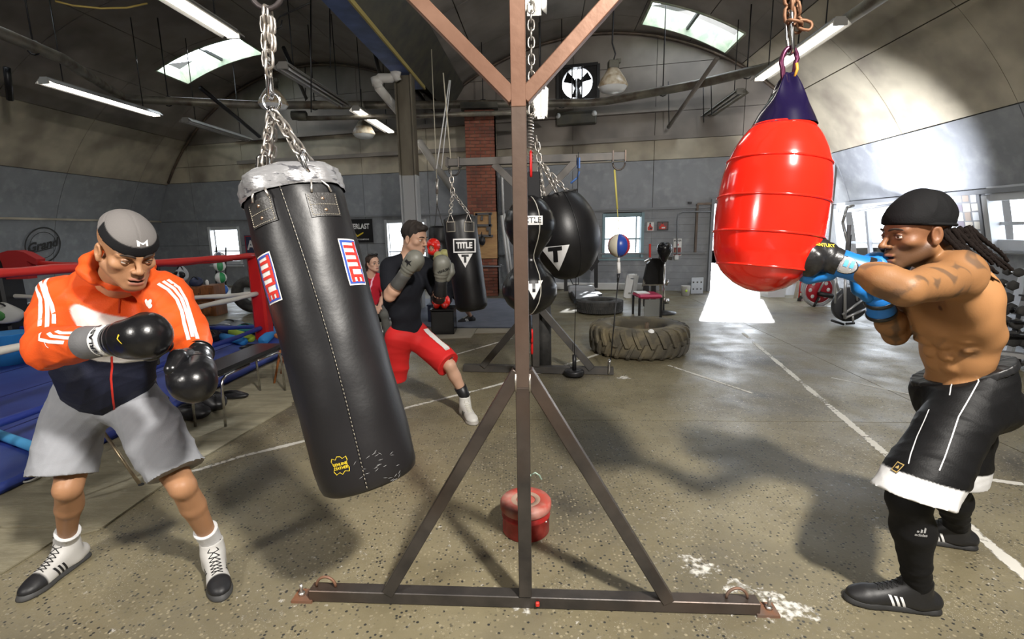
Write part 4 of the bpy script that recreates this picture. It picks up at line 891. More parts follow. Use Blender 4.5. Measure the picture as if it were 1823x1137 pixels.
m = MB(); m.cyl(ball+A([0, 0, .1]), at(1099, 372, Ye), .004, 5); m.cyl(at(1099, 372, Ye), at(1094, 302, Ye), .010, 6); m.build('yellow_cord', mat('yellow_cord', (.55, .48, .12), .6), de)
m = MB(); m.cyl(ball-A([0, 0, .11]), ball-A([0, 0, .17]), .014, 8); m.cyl(ball-A([0, 0, .17]), at(1102, 486, Ye), .018, 8); m.build('lower_tie', WHITE, de)
m = MB(); m.cyl(at(1101, 487, Ye), at(1100, 502, Ye), .018, 8, .01); m.cyl(at(1100, 502, Ye), at(1086, 652, Ye), .007, 6); m.build('elastic', BLACKM, de)
m = MB(); carabiner(m, at(1085, 640, Ye), at(1083, 664, Ye), .05, .012); m.build('clip', CHROME, de)
# plate on a cable
pc_ = fl(1024, 674)+A([0, .08, 0]); pw = thing('cable_weight', 'black round weight with loading pin hanging on a thin cable', 'weight', pc_)
m = MB(); m.lathe([(0, .02), (.08, .015), (.1, .02), (.105, .035), (.105, .06), (.1, .072), (.05, .075), (0, .075)], pc_, n=28); m.build('plate', BLACKM, pw); m = MB(); m.cyl(pc_+A([0, 0, .07]), pc_+A([0, 0, .24]), .022, 10); m.build('pin', BLACKM, pw)
m = MB(); q = c2_+d2*.4; m.cyl(pc_+A([0, 0, .24]), (pc_[0]+.03, pc_[1], hb2+.04), .004, 5); m.build('cable', BLACKM, pw)
m = MB(); q = at(1030, 290, Ye); m.box(q, (.03, .02, .1)); m.tube([at(1031, 305, Ye), at(1028, 316, Ye), at(1016, 326, Ye)], .01, 5); m.build('blue_strap', mat('blue_strap', (.08, .2, .55), .6), pw)
# ------------------------------------------------------------------ tires
def tire(name, c, R, w, lab, m_, lugs):
    root = thing(name, lab, 'tire', c)
    pr = [(R*.52, .03), (R*.55, w*.16), (R*.56, w*.25), (R*.56, w*.75), (R*.55, w*.86), (R*.58, w*.96), (R*.7, w*1.0), (R*.86, w*.97), (R*.94, w*.9), (R*.965, w*.78), (R*.97, w*.5), (R*.965, w*.22), (R*.94, w*.1), (R*.86, w*.03), (R*.7, 0), (R*.58, .02), (R*.52, .03)]
    b = MB(); b.lathe(pr, c, n=56); b.build('carcass', m_, root)
    lb = MB()
    if lugs:
        for s in (0, 1):
            for k in range(lugs):
                a0 = 2*math.pi*(k+.5*s)/lugs; sec = []
                for (f_, rr, zz) in ((0, R*.83, w*.985), (.12, R*.955, w*.95), (.25, R*1.0, w*.86), (.6, R*1.02, w*.66), (1., R*1.02, w*.44)):
                    a = a0+f_*.15; z = zz if s == 0 else w-zz; sec.append((a, rr, z))
                vs = []
                for (a, rr, z) in sec:
                    for dr_, da in ((0, -.033), (0, .033), (-R*.06, .045), (-R*.06, -.045)):
                        q = rr+dr_; vs.append(c+A([q*math.cos(a+da), q*math.sin(a+da), z]))
                fs = [(i*4+j, i*4+(j+1) % 4, i*4+4+(j+1) % 4, i*4+4+j) for i in range(4) for j in range(4)]+[(0, 1, 2, 3), (16, 19, 18, 17)]
                q_ = MB(); q_.add(vs, fs); q_.build('lug', m_, root)
    else:
        for k in range(72):
            a = 2*math.pi*k/72
            for z0_, z1_, o_ in ((.12, .36, 0), (.4, .62, .04), (.66, .9, 0)):
                vs = [c+A([rr*math.cos(a+da+o_), rr*math.sin(a+da+o_), w*z]) for rr in (R*.95, R*.995) for z in (z0_, z1_) for da in (-.034, .034)]; lb.add(vs, [(0,1,3,2),(4,6,7,5),(0,4,5,1),(2,3,7,6),(0,2,6,4),(1,5,7,3)])
        lb.build('tread_blocks', m_, root)['kind'] = 'stuff'
TIREM = mat('muddy_tire', (.085, .075, .055), .8, c2=(.2, .165, .095), scale=5, bump=.3, bscale=30, lo=.42, hi=.62, c3=(.05, .048, .045), scale3=2.5)
t1 = fl(1159, 645); t1[1] += .60; tire('tractor_tire', t1, .615, .37, 'large muddy tractor tire with chunky lugs lying flat on the floor', TIREM, 26)
t2 = fl(1075, 562); t2[1] += .44; tire('truck_tire', t2, .44, .25, 'smaller black truck tire lying flat behind the tractor tire', RUBBER, 0)
q = at(1151, 596, t1[1]-.2); sl = thing('sledge_hammer', 'short brown handle sticking up out of the tractor tire', 'hammer', (q[0], q[1], 0))
m = MB(); m.tube([A([q[0], q[1]+.1, .05]), at(1152, 575, t1[1]-.3)], .025, 8); m.build('handle', mat('dark_wood', (.09, .06, .035), .6), sl); m = MB(); m.box((q[0], q[1]+.1, .06), (.18, .09, .09), bev=.01); m.build('head', BLACKM, sl)
m = MB(); m.sphere(at(1159, 592, t1[1]-.52)+A([0, 0, 0]), .042, 16); wb2 = m.build('white_ball', WHITE); tag(wb2, 'small white ball on the front rim of the tractor tire', 'ball')
# ------------------------------------------------------------------ boxing ring at the left
CANV = mat('blue_canvas', (.018, .035, .24), .5, c2=(.03, .06, .33), scale=3, bump=.1, bscale=12, c3=(.05, .09, .36), scale3=1.2)
def poly_slab(pts, z, name, m, th=.02, parent=None):
    p = [A([q[0], q[1], z]) for q in pts]; b = MB(); n = len(p); b.add([tuple(q) for q in p]+[tuple(q-A([0, 0, th])) for q in p], [tuple(range(n)), tuple(range(n, 2*n))[::-1]]+[(i, n+i, n+(i+1) % n, (i+1) % n) for i in range(n)]); return b.build(name, m, parent)
e0, e1 = fl(0, 882), fl(509, 630); ed = unit(e1-e0); en = A([-ed[1], ed[0], 0]); 
rf_ = e0+ed*5.35; rn_ = e0-ed*1.6; rl_ = rf_+en*4.6; rnl = rn_+en*4.6
ring = thing('boxing_ring', 'boxing ring with blue canvas and red padded corner post at left', 'boxing ring', (rn_+rl_)/2)
poly_slab([rn_, rf_, rl_, rnl], .06, 'canvas', CANV, .058, ring)
for k in range(1, 5):
    q = rn_+en*(4.6*k/5); b = MB(); b.bar(q+A([0, 0, .062]), q+(rf_-rn_)+A([0, 0, .062]), .012, .004, up=(0, 0, 1)); b.build('canvas_seam', mat('navy_seam', (.01, .015, .1), .7), ring)
b = MB(); b.tube([rn_+A([0, 0, .04]), rn_*.5+rf_*.5+A([0, 0, .045]), rf_+A([0, 0, .04])], .035, 8); b.build('edge_roll', CANV, ring)
PADR = mat('red_corner_pad', (.48, .012, .012), .32, coat=.3); PADB = mat('black_corner_pad', (.012, .012, .013), .5)
pA = fl(473, 612); pA = A([pA[0], pA[1], .06]); pB = fl(24, 612); 
def post_(p, m, w, h, lab, nm='corner_pad'):
    b = MB(); b.box(A([p[0], p[1], h/2+.06]), (w, w, h), bev=.03); b.build(nm, m, ring, lab)
post_(pA, PADR, .2, 1.2, 'red corner pad'); post_(pB, PADB, .36, 1.22, 'black corner pad')
pC = rn_+en*.3+ed*.2; RC_ = (mat('red_rope_cover', (.5, .02, .015), .5), mat('white_rope', (.62, .6, .55), .6), mat('blue_rope', (.02, .04, .25), .5))
for z, m_, sg, r in ((1.27, RC_[0], .12, .036), (.74, RC_[1], .08, .03), (.25, RC_[2], .02, .03)):
    for a, c_, s_ in ((pA, pC, .02), (pA, A([pB[0], pB[1], 0]), sg), (A([pB[0], pB[1], 0]), rnl+ed*.3-en*.2, .05), (pC, rnl+ed*.3-en*.2, .05)):
        zc = .11*(c_ is pC); za = .11*(a is pC); pts = [A([a[0]+(c_[0]-a[0])*t, a[1]+(c_[1]-a[1])*t, z+za*(1-t)+zc*t-s_*4*t*(1-t)+.004*math.sin(37*t)]) for t in np.linspace(0, 1, 24)]; b = MB(); b.tube(pts, [r*(1+.12*math.sin(i*2.1)) for i in range(24)], 8); b.build('rope', m_, ring)
for t in (.42, .47):
    a, c_ = pA, pC; q = a+(c_-a)*t; b = MB(); b.bar((q[0], q[1], 1.31), (q[0]+.02, q[1], .22), .085, .06, up=(0, 1, 0)); b.build('rope_spacer', PADB, ring) if t < .45 else None
q = fl(345, 640); b = MB(); qq = A([pA[0]*.5+pB[0]*.5, pA[1]*.5+pB[1]*.5, 0]); q = pA*.62+A([pB[0], pB[1], 0])*.38; b.bar((q[0], q[1], 1.2), (q[0], q[1], .22), .07, .05, up=(0, 1, 0)); b.build('rope_spacer', PADB, ring)
for s, m_ in ((1, PADR),):
    b = MB(); q = pA+A([.33, .9, 0]); b.box(A([q[0], q[1], .62]), (.14, .14, 1.2), bev=.02); b.build('corner_pad', PADR, ring, 'far red corner pad')
    b = MB(); b.tube([pA+A([.12, 0, 1.22]), pA+A([.2, .05, 1.0]), pA+A([.2, .0, .7]), pA+A([.24, .0, .5]), pA+A([.17, .0, .42]), pA+A([.16, 0, .62])], .018, 6); b.build('turnbuckle_strap', BLACKM, ring)
# shirt draped on the black corner
RS = mat('red_cloth', (.4, .02, .02), .85); b = MB(); c = at(24, 462, pB[1]-.12)
for (x0, x1, z0, z1) in ((-.16, .16, -.28, .1),): b.prism([(x0, z0), (x1, z0), (x1+.02, -.02), (.30, -.08), (.33, 0), (.17, .1), (.06, .13), (-.06, .13), (-.17, .1), (-.36, -.04), (-.32, -.12), (x0-.02, -.03)], c, (1, 0, 0), (0, 0, 1), (0, 1, 0), .14)
tag(b.build('hanging_shirt', RS), 'red shirt draped over the black ring corner at far left', 'shirt')
# mats
MATM = mat('woven_floor_mat', (.27, .24, .155), .85, c2=(.33, .30, .21), scale=20, bump=.5, bscale=70, c3=(.2, .18, .12), scale3=2, stretch=(1, 6, 1)); BMAT = mat('blue_rubber_mat', (.13, .15, .2), .6, c2=(.17, .19, .25), scale=4); PLY = mat('beige_board', (.42, .37, .28), .7, c2=(.35, .31, .24), scale=6, stretch=(1, 5, 1))
for pts, lab, m_, z in (([fl(-90, 939), fl(183, 941), fl(345, 826), fl(520, 722), fl(512, 634), e0-ed*.3], 'ribbed tan floor mat between the ring and the concrete', MATM, .012), ([fl(-420, 1145), fl(0, 1024), fl(96, 965), fl(178, 943.5), fl(-240, 941)], 'ribbed tan floor mat at the bottom left corner', MATM, .010),
    ([fl(512, 720), fl(690, 640), fl(640, 600), fl(520, 636)], 'tan floor mat behind the heavy bag', MATM, .011), ([fl(772, 584), fl(986, 584), fl(976, 532), fl(700, 533), fl(640, 560)], 'blue grey rubber mat in front of the brick pillar', BMAT, .02),
    ([fl(764, 605), fl(838, 603), fl(849, 586), fl(775, 586)], 'beige board lying left of the second rig', PLY, .016), ([fl(844, 595), fl(925, 593), fl(928, 586), fl(851, 586)], 'pale narrow board lying behind the second rig', PLY, .014)):
    o = poly_slab(pts, z, 'floor_mat', m_, z-.002); tag(o, lab, 'mat')
# foam rollers and gear on the canvas
def foam(a, b_, r, m_, lab, z=.06):
    a, b_ = A([a[0], a[1], z+r]), A([b_[0], b_[1], z+r]); m = MB(); m.tube([a, (a+b_)/2+A([0, 0, .004]), b_], r, 14); m.cyl(a-unit(b_-a)*.002, a, r*.35, 8); tag(m.build('foam_roller', m_), lab, 'foam roller')
FB = mat('blue_foam', (.03, .24, .6), .7); FG = mat('lime_foam', (.45, .62, .06), .7); FLB = mat('light_blue_foam', (.08, .36, .68), .7)
foam(fl(-60, 752, .1), fl(92, 806, .1), .034, FLB, 'long light blue foam roller at the left edge by the near corner'); foam(fl(392, 612), fl(436, 622), .055, FB, 'blue foam roller lying on the ring canvas'); foam(fl(414, 604), fl(449, 616), .055, FG, 'lime green foam roller on the ring canvas'); foam(fl(470, 622), fl(494, 600), .065, FB, 'blue foam roller right of the red post')
foam(fl(18, 640), fl(44, 628), .05, FG, 'lime foam roller at the far left under the black corner')
b = MB()
for k, (x, y) in enumerate(((10, 862), (40, 852), (68, 846), (55, 858), (22, 872))): q = fl(x, y); b.tube([q+A([.1*math.cos(g+k)-.02*k, .05*math.sin(2*g+k), .01+.006*k]) for g in np.linspace(0, 5.5, 20)], .007, 5)
tag(b.build('rope_tangle', mat('dirty_white_cord', (.5, .5, .47), .7)), 'tangle of dirty white cord at the ring edge', 'rope')
BK = mat('black_gear', (.015, .015, .017), .4); BK2 = mat('dark_blue_gear', (.03, .04, .09), .5)
def lump(name, px, py, size, m_, lab, cat, z=.06, seed=0, extra=None, Y=None):
    c = fl(px, py, z) if Y is None else at(px, py, Y); root = thing(name, lab, cat, c); b = MB(); n = 16; rnd = random.Random(seed); ph = [rnd.uniform(0, 6) for _ in range(4)]; vs = []
    for i in range(9):
        th = math.pi*i/8
        for k in range(n):
            a = 2*math.pi*k/n; r = 1+.16*math.sin(2*a+ph[0])+.1*math.sin(3*a+4*th+ph[1]); zz = math.cos(th); zz = max(zz, -.75); vs.append(c+A([math.sin(th)*math.cos(a)*r*size[0], math.sin(th)*math.sin(a)*r*size[1], (zz+.75)*size[2]*(1+.12*math.sin(3*a+ph[2]))]))
    b.add(vs, [(i*n+k, (i+1)*n+k, (i+1)*n+(k+1) % n, i*n+(k+1) % n) for i in range(8) for k in range(n)], True); o = b.build('bag_body', m_, root); o.modifiers.new('s', 'SUBSURF').levels = 1
    b = MB(); top = size[2]*1.6; b.tube([c+A([size[0]*.5*math.cos(g), -size[1]*.3, top*(.7+.45*math.sin(g))]) for g in np.linspace(0, math.pi, 10)], .012, 6); b.build('handle', BLACKM, root)
    if extra: b = MB(); b.sphere(c+A([0, -size[1]*.75, size[2]*.8]), size[2]*.5, 10, (1.6, .4, 1)); b.build('patch', extra, root)
    return root
for a in (('gear_bag', 385, 592, (.3, .2, .07), BK2, 'dark flat gear bag on the canvas left of the red post', .06, 1, None), ('head_guard', 378, 607, (.15, .13, .09), BK, 'black gear with a red patch on the canvas', .06, 2, REDP),
          ('gear_bag', 412, 586, (.2, .15, .09), mat('grey_gear', (.2, .22, .24), .6), 'grey gear bag at the back of the pile', .06, 3, WHITE), ('gear_bag', 440, 594, (.17, .15, .09), mat('teal_gear', (.02, .2, .22), .6), 'teal gear bag beside the red post', .06, 4, None), ('gear_bag', 358, 596, (.16, .13, .08), BK, 'small black gear bag leftmost in the pile', .06, 5, WHITE),
          ('helmet_bag', 478, 592, (.12, .12, .2), BK, 'tall black bag hanging low beside the red post', .06, 6, None), ('gear_bag', 450, 622, (.17, .07, .04), BK, 'thin black pad lying by the lime roller', .06, 16, None)):
    lump(a[0], a[1], a[2], a[3], a[4], a[5], 'bag', a[6], a[7], a[8])
for k, (x, y, sz, lab) in enumerate(((345, 742, (.17, .12, .07), 'black sports glove bag under the bench, nearest'), (375, 728, (.16, .12, .09), 'black crumpled bag under the bench, middle'), (415, 708, (.16, .07, .04), 'flat black jacket under the far end of the bench'), (322, 745, (.08, .07, .04), 'small black pad left of the bench legs'))):
    lump('sports_bag', x, y, sz, BK, lab, 'bag', .012, 10+k)
# bench
bn = thing('bench', 'low bench with black vinyl seat and bent chrome legs beside the ring', 'bench', fl(430, 735))
L4 = [fl(402, 762), fl(508, 697), fl(467, 701), fl(357, 766)]; hs_ = .43; w4 = unit(L4[1]-L4[0]); s4 = A([-w4[1], w4[0], 0])
B0, B1 = L4[0]+s4*.0, L4[1]; B3, B2 = L4[0]+s4*.26, L4[1]+s4*.26
b = MB(); cs = (B0+B1+B2+B3)/4; b.box(cs+A([0, 0, hs_+.03]), (np.linalg.norm(B1-B0)+.12, .3, .055), R=np.stack([w4, s4, A([0, 0, 1])], 1), bev=.02); b.build('seat', VINYL, bn)
for p, q in ((B0, B1), (B3, B2)):
    for e, s_ in ((p, 1), (q, -1)):
        b = MB(); i_ = w4*s_; b.tube([e, e+i_*.015+A([0, 0, hs_-.08]), e+i_*.03+A([0, 0, hs_-.03]), e+i_*.08+A([0, 0, hs_-.005]), e+i_*.4+A([0, 0, hs_])], .011, 8); b.build('leg', CHROME, bn); 
# chairs
def stool(px, py, hh, spread, m_, lab, name='stool', rot=0):
    c = fl(px, py); r_ = thing(name, lab, 'stool', c); b = MB(); b.lathe([(0, hh-.03), (.17, hh-.03), (.18, hh-.02), (.18, hh), (.165, hh+.01), (0, hh+.005)], c, n=24); b.build('seat', m_, r_)
    for k in range(4):
        a = rot+math.pi/4+k*math.pi/2; b = MB(); b.tube([c+A([.12*math.cos(a), .12*math.sin(a), hh-.03]), c+A([spread*math.cos(a), spread*math.sin(a), 0])], [.014, .011], 8); b.build('leg', m_, r_)
    for k in range(4):
        a, a2 = [rot+math.pi/4+j*math.pi/2 for j in (k, k+1)]; f_ = .5; R_ = .12*(1-f_)+spread*f_; b = MB(); b.cyl(c+A([R_*math.cos(a), R_*math.sin(a), (hh-.03)*(1-f_)]), c+A([R_*math.cos(a2), R_*math.sin(a2), (hh-.03)*(1-f_)]), .008, 6); b.build('stretcher', m_, r_)
WOODO = mat('orange_wood', (.42, .15, .04), .4, c2=(.3, .1, .03), scale=8, stretch=(6, 6, 1))
stool(528, 672, .5, .27, WOODO, 'orange wooden stool half hidden behind the heavy bag', rot=.25)
ch = thing('folding_chair', 'metal chair with splayed worn legs behind the orange boxer', 'chair', fl(250, 800)); CHL = mat('worn_chair_leg', (.45, .36, .22), .35, .6, c2=(.25, .2, .14), scale=20)
b = MB(); sc_ = fl(238, 830); sc_ = A([sc_[0], sc_[1], .43]); b.box(sc_, (.38, .36, .03), bev=.01); b.build('seat', BLACKM, ch); b = MB(); b.box(sc_+A([-.1, .25, .32]), (.4, .03, .2), bev=.01); b.build('backrest', BLACKM, ch)
for (x, y), dx, dy in (((252, 866), -.14, -.1), ((341, 814), .12, .0), ((232, 812), -.1, .14), ((120, 830), -.14, .12)):
    e = fl(x, y); b = MB(); b.tube([e, A([sc_[0]+dx, sc_[1]+dy, .42])], .011, 8); b.build('leg', CHL, ch); b = MB(); b.cyl(e, e+A([0, 0, .02]), .016, 8); b.build('foot', RUBBER, ch)
for dx in (-.14, .1): b = MB(); b.tube([sc_+A([dx, .16, 0]), sc_+A([dx-.02, .24, .4])], .011, 8); b.build('back_post', CHL, ch)
# ball rack with basketballs
rk = thing('ball_rack', 'upright rack holding a column of basketballs behind the ring', 'rack', fl(392, 548)); yb = float(fl(392, 548)[1])
b = MB(); b.cyl(at(385, 548, yb+.16), at(385, 440, yb+.16), .015, 6); b.cyl(at(402, 548, yb+.16), at(402, 440, yb+.16), .015, 6); b.build('frame', BLACKM, rk)
for k, (y, c1_, lab) in enumerate(((458, (.12, .13, .2), 'grey and white basketball, topmost in the rack'), (473, (.05, .3, .12), 'green and white basketball under the topmost'), (494, (.03, .3, .1), 'green and white basketball in the middle of the rack'), (515, (.04, .15, .55), 'blue and white basketball low in the rack'), (539, (.7, .55, .03), 'yellow basketball lowest, on the canvas'))):
    bt = thing('basketball', lab, 'ball', at(391, y, yb), 'basketballs in the rack'); c = at((391, 391, 393, 396, 383)[k], y, yb)
    for g_ in range(6):
        b = MB(); n = 4; vs = [c+A([math.sin(math.pi*i/10)*math.cos(-1.8+k*.3+math.pi/3*(g_+j/n)), math.sin(math.pi*i/10)*math.sin(-1.8+k*.3+math.pi/3*(g_+j/n)), math.cos(math.pi*i/10)])*.118 for i in range(11) for j in range(n+1)]
        b.add(vs, [(i*(n+1)+j, (i+1)*(n+1)+j, (i+1)*(n+1)+j+1, i*(n+1)+j+1) for i in range(10) for j in range(n)], True); b.build('panel', WHITE if g_ % 2 else mat('ballcol%d' % k, c1_, .5), bt)
CAB = mat('brown_veneer', (.24, .09, .03), .45, c2=(.16, .06, .02), scale=5, stretch=(5, 5, 1))
for x0, x1, y0, y1, Y, lab in ((340, 362, 510, 556, 9.7, 'brown cabinet with two doors behind the ring'), (362, 379, 508, 556, 9.55, 'taller brown cabinet beside the ball rack')):
    a, c_ = at(x0, y1, Y), at(x1, y0, Y); r_ = thing('cabinet', lab, 'cabinet', (a[0], Y, 0)); h = c_[2]; b = MB(); b.box(((a[0]+c_[0])/2, Y+.2, h/2), (c_[0]-a[0], .4, h), bev=.008); b.build('body', CAB, r_)
    for k in (0, 1): b = MB(); b.box(((a[0]+c_[0])/2, Y-.012, h*(.27+.46*k)), ((c_[0]-a[0])*.9, .02, h*.42), bev=.004); dd_ = b.build('door', CAB, r_); b = MB(); b.sphere(((a[0]+c_[0])/2+.06, Y-.03, h*(.3+.46*k)), .012, 6); b.build('knob', BLACKM, dd_)
lump('backpack', 350, 509, (.13, .1, .1), BK2, 'dark backpack sitting on the brown cabinet', 'bag', seed=22, Y=9.8); lump('gear_bag', 325, 500, (.12, .1, .16), mat('pale_bag', (.4, .42, .45), .6), 'grey and white bag left of the cabinet', 'bag', seed=23, Y=9.9, extra=BLACKM)
b = MB(); q = at(369, 506, 9.7); b.lathe([(0, 0), (.03, 0), (.03, .08), (.012, .11), (0, .11)], q-A([0, 0, .02]), n=12); tag(b.build('bottle', WHITE), 'small white bottle on the taller cabinet', 'bottle')
b = MB(); q = at(436, 528, 9.6); b.lathe([(.2, -.1), (.33, -.11), (.37, -.06), (.37, .06), (.33, .11), (.2, .1), (.2, -.1)], (q[0], q[1]+.25, .375), (0, .97, .25), 32); tag(b.build('spare_tire', RUBBER), 'black tire leaning behind the ring rope', 'tire')
b = MB(); q = at(10, 600, 5.9); b.lathe([(0, 0), (.2, 0), (.24, .36), (.25, .37), (.22, .36), (.0, .34)], (q[0], 5.9, .06), n=24); tag(b.build('blue_tub', FB), 'blue plastic tub at the left edge on the canvas', 'tub')
lump('towel_pile', 12, 575, (.2, .16, .16), mat('pale_towel', (.5, .5, .47), .9), 'pile of pale towels over dark clothes at the far left', 'towel', seed=31, Y=7.0, extra=mat('green_cloth', (.05, .2, .05), .8))
# ------------------------------------------------------------------ pictures and banners on the walls
def flatsign(name, lab, cat, px, py, w, h, m_, wall='back', off=.06, th=.012):
    c = backpt(px, py, off); b = MB(); b.box(c, (w, h, th), R=np.stack([BX, A([0, 0, 1]), -BN], 1)@np.diag([1, 1, 1])); o = b.build(name, m_); tag(o, lab, cat); return o, c+BN*(th/2+.001)
ZV = A([0, 0, 1.])
def dec(g, c, m_, nm, par): return decal(g, c, BX, ZV, None, m_, nm, par, .002)
sg, c = flatsign('banner', 'black sports banner with white lettering and a yellow tick on the back wall', 'banner', 636, 411, .98, .66, BLACKM)
dec(xf(join_geo(xf(text_geo('EVERLAST', .2, .006, .78), dy=0)), dx=.05, dy=.12), c, WHITE, 'lettering', sg); dec(poly_geo([(-.06, -.06), (.0, -.12), (.2, -.03), (.19, -.07), (.0, -.17), (-.09, -.08)]), c, YELLOW, 'tick_mark', sg); dec(xf(text_geo('CHOICE OF CHAMPIONS', .055, .001), dx=.05, dy=-.24), c, WHITE, 'lettering', sg)
sg, c = flatsign('wall_poster', 'navy poster with red frame on the back wall behind the heavy bag', 'poster', 447, 437, .42, .62, BK2); dec(frame_geo(.38, .58, .02), c, REDP, 'border', sg); dec(text_geo('A', .4, .01), c, WHITE, 'lettering', sg)
def photo(px, py, w, h, bg, lab, seed, fr=None):
    sg, c = flatsign('framed_photo', lab, 'picture', px, py, w, h, bg); dec(poly_geo([(-w*.3, -h*.38), (w*.25, -h*.38), (w*.3, -h*.1), (w*.1, h*.05), (w*.05, h*.3), (-w*.12, h*.32), (-w*.2, h*.05), (-w*.35, -h*.1)]), c, REDP, 'printed_figure', sg)
    dec(xf(poly_geo([(math.cos(a)*h*.09, math.sin(a)*h*.1) for a in np.linspace(0, 6.28, 9)[:-1]]), dx=-w*.04, dy=h*.3), c+BN*.001, BLACKM, 'printed_head', sg); dec(xf(rect_geo(w*.3, h*.16), dx=w*.05, dy=-h*.2), c+BN*.001, BLACKM if seed else WHITE, 'printed_detail', sg)
    if fr: dec(frame_geo(w, h, .02), c+BN*.002, fr, 'frame', sg)
photo(1158, 403, .19, .24, WHITE, 'small white framed picture of a red figure, left of the pair', 1, mat('frame_grey', (.3, .3, .3), .5)); photo(1180, 402, .26, .21, mat('dark_photo', (.12, .03, .03), .4), 'small dark framed boxing picture, right of the pair', 0, BLACKM)
sg, c = flatsign('boxer_poster', 'narrow white and red poster reading boxer beside the wall conduit', 'poster', 1206, 440, .19, .42, WHITE); dec(xf(text_geo('BOXER', .055, .002), dy=.16), c, BLACKM, 'lettering', sg); dec(xf(rect_geo(.17, .19), dy=-.1), c, mat('dark_red_print', (.2, .03, .03), .5), 'printed_photo', sg); dec(xf(poly_geo([(math.cos(a)*.025, math.sin(a)*.03) for a in np.linspace(0, 6.28, 9)[:-1]]), dy=.06), c, REDP, 'printed_dot', sg); dec(xf(rect_geo(.05, .1), dx=-.02, dy=-.1), c+BN*.001, mat('skin_print', (.5, .25, .15), .5), 'printed_figure', sg)
b = MB(); b.tube([backpt(1265, 376, .1), backpt(1215, 377, .1), backpt(1208, 381, .1), backpt(1206, 390, .1), backpt(1205, 455, .1)], .018, 8); cd = b.build('wall_conduit', GT); tag(cd, 'grey conduit bending down the back wall to a socket box', 'pipe'); b = MB(); b.box(backpt(1204, 458, .1), (.1, .06, .12), bev=.01); b.build('socket_box', WT, cd)
b = MB(); b.box(backpt(1228, 361, .06), (.09, .03, .05)); tag(b.build('wall_fitting', DARKF), 'small dark fitting high on the grey back wall', 'fitting')
# round emblem on the left wall
def lwall(px, py):
    th, t = vault_hit(px, py, C2); return VP_(C2, th, t, RV-.02), th
c, th = lwall(75, 436); nL = unit(A([-math.cos(th)*CS, math.cos(th)*SN, -math.sin(th)])); uL = A([SN, CS, 0]); vL = np.cross(nL, uL); vL = vL if vL[2] > 0 else -vL
def decL(g, m_, nm, par, off=.01):
    pts = [c+uL*x+vL*y+nL*off for x, y in g[0]]; b = MB(); b.add(pts, g[1]); return b.build(nm, m_, par)
arcs = [(r0, r1) for r0, r1 in ((.42, .455), (.33, .345))]
def ringg(r0, r1, n=40, gap=0): V = [(r*math.cos(2*math.pi*k/n), r*math.sin(2*math.pi*k/n)) for k in range(n) for r in (r0, r1)]; return V, [(2*k, 2*k+1, 2*((k+1) % n)+1, 2*((k+1) % n)) for k in range(n)]
FAD = mat('faded_black_print', (.035, .035, .035), .7)
em = decL(ringg(.42, .455), FAD, 'wall_emblem', None); tag(em, 'faded round black script emblem painted on the left wall', 'sign')
decL(ringg(.32, .335), FAD, 'inner_ring', em); decL(xf(text_geo('Grand', .3, .012, 1.0), rot=.2, shear=.3), FAD, 'lettering', em); decL(xf(rect_geo(.5, .025), dy=-.12, rot=.2), FAD, 'underline', em)
# ------------------------------------------------------------------ brick pillar and wall rack
x0, x1 = at(833, 400, 11.6)[0], at(884, 400, 11.6)[0]; yp = 11.6; hp_ = float(at(850, 196, yp)[2])
b = MB(); b.box(((x0+x1)/2, yp+.45, hp_/2), (x1-x0-.02, .86, hp_)); pil = struct(b.build('brick_pillar', mat('mortar', (.2, .17, .14), .9)), 'red brick pillar at the back'); 
BR = [mat('brick_a', (.24, .075, .045), .85, c2=(.3, .1, .06), scale=6, c3=(.12, .05, .04), scale3=2), mat('brick_b', (.32, .12, .075), .85, c2=(.2, .06, .04), scale=6)]
for bi in (0, 1):
    b = MB(); row = 0; z = .04; rnd = random.Random(3)
    while z < hp_-.05:
        x = x0-.11*(row % 2); 
        while x < x1-.01:
            a, c_ = max(x, x0), min(x+.215, x1); pick = rnd.random() < .3
            if c_-a > .03 and pick == bool(bi): b.box(((a+c_)/2, yp+.01, z+.03), (c_-a-.008, .05, .062))
            x += .225
        for y in np.arange(yp, yp+.85, .225):
            if rnd.random() < .5: b.box((x1-.005, y+.1, z+.03), (.03, .215, .062))
            else: b.box((x1-.007, y+.1, z+.03), (.03, .215, .062))
        z += .073; row += 1
    b.build('bricks', BR[bi], pil)['kind'] = 'stuff'
PLYW = mat('plywood', (.5, .30, .12), .6, c2=(.38, .2, .08), scale=3, stretch=(1, 1, 4))
a, c_ = at(846, 460, yp-.06), at(884, 377, yp-.06); bk = thing('wall_rack', 'plywood board with black steel rack fixed on the brick pillar', 'rack', (a[0], yp-.06, a[2]))
b = MB(); b.box(((a[0]+c_[0])/2, yp-.05, (a[2]+c_[2])/2), (c_[0]-a[0], .03, c_[2]-a[2])); b.build('board', PLYW, bk)
for (p, q) in (((848, 380), (848, 420)), ((872, 380), (872, 420)), ((846, 381), (876, 380)), ((848, 401), (876, 401)), ((848, 419), (878, 420)), ((858, 384), (858, 392)), ((868, 404), (868, 410))):
    b = MB(); b.bar(at(*p, yp-.2), at(*q, yp-.2), .05, .05, up=(0, 1, 0)); b.build('rack_bar', DARKF, bk)
b = MB(); q = at(858, 422, yp-.25); b.tube([q+A([0, 0, .12]), q], .01, 6); b.sphere(q-A([0, 0, .08]), .1, 12, (.8, .6, 1.1)); b.build('hung_weight', BLACKM, bk)
b = MB(); b.tube([at(857, 474, yp-.12), at(892, 474, yp-.12), at(892, 470, yp-.12)], .02, 6); tag(b.build('grab_rail', GT), 'grey rail fixed across the brick pillar', 'rail')
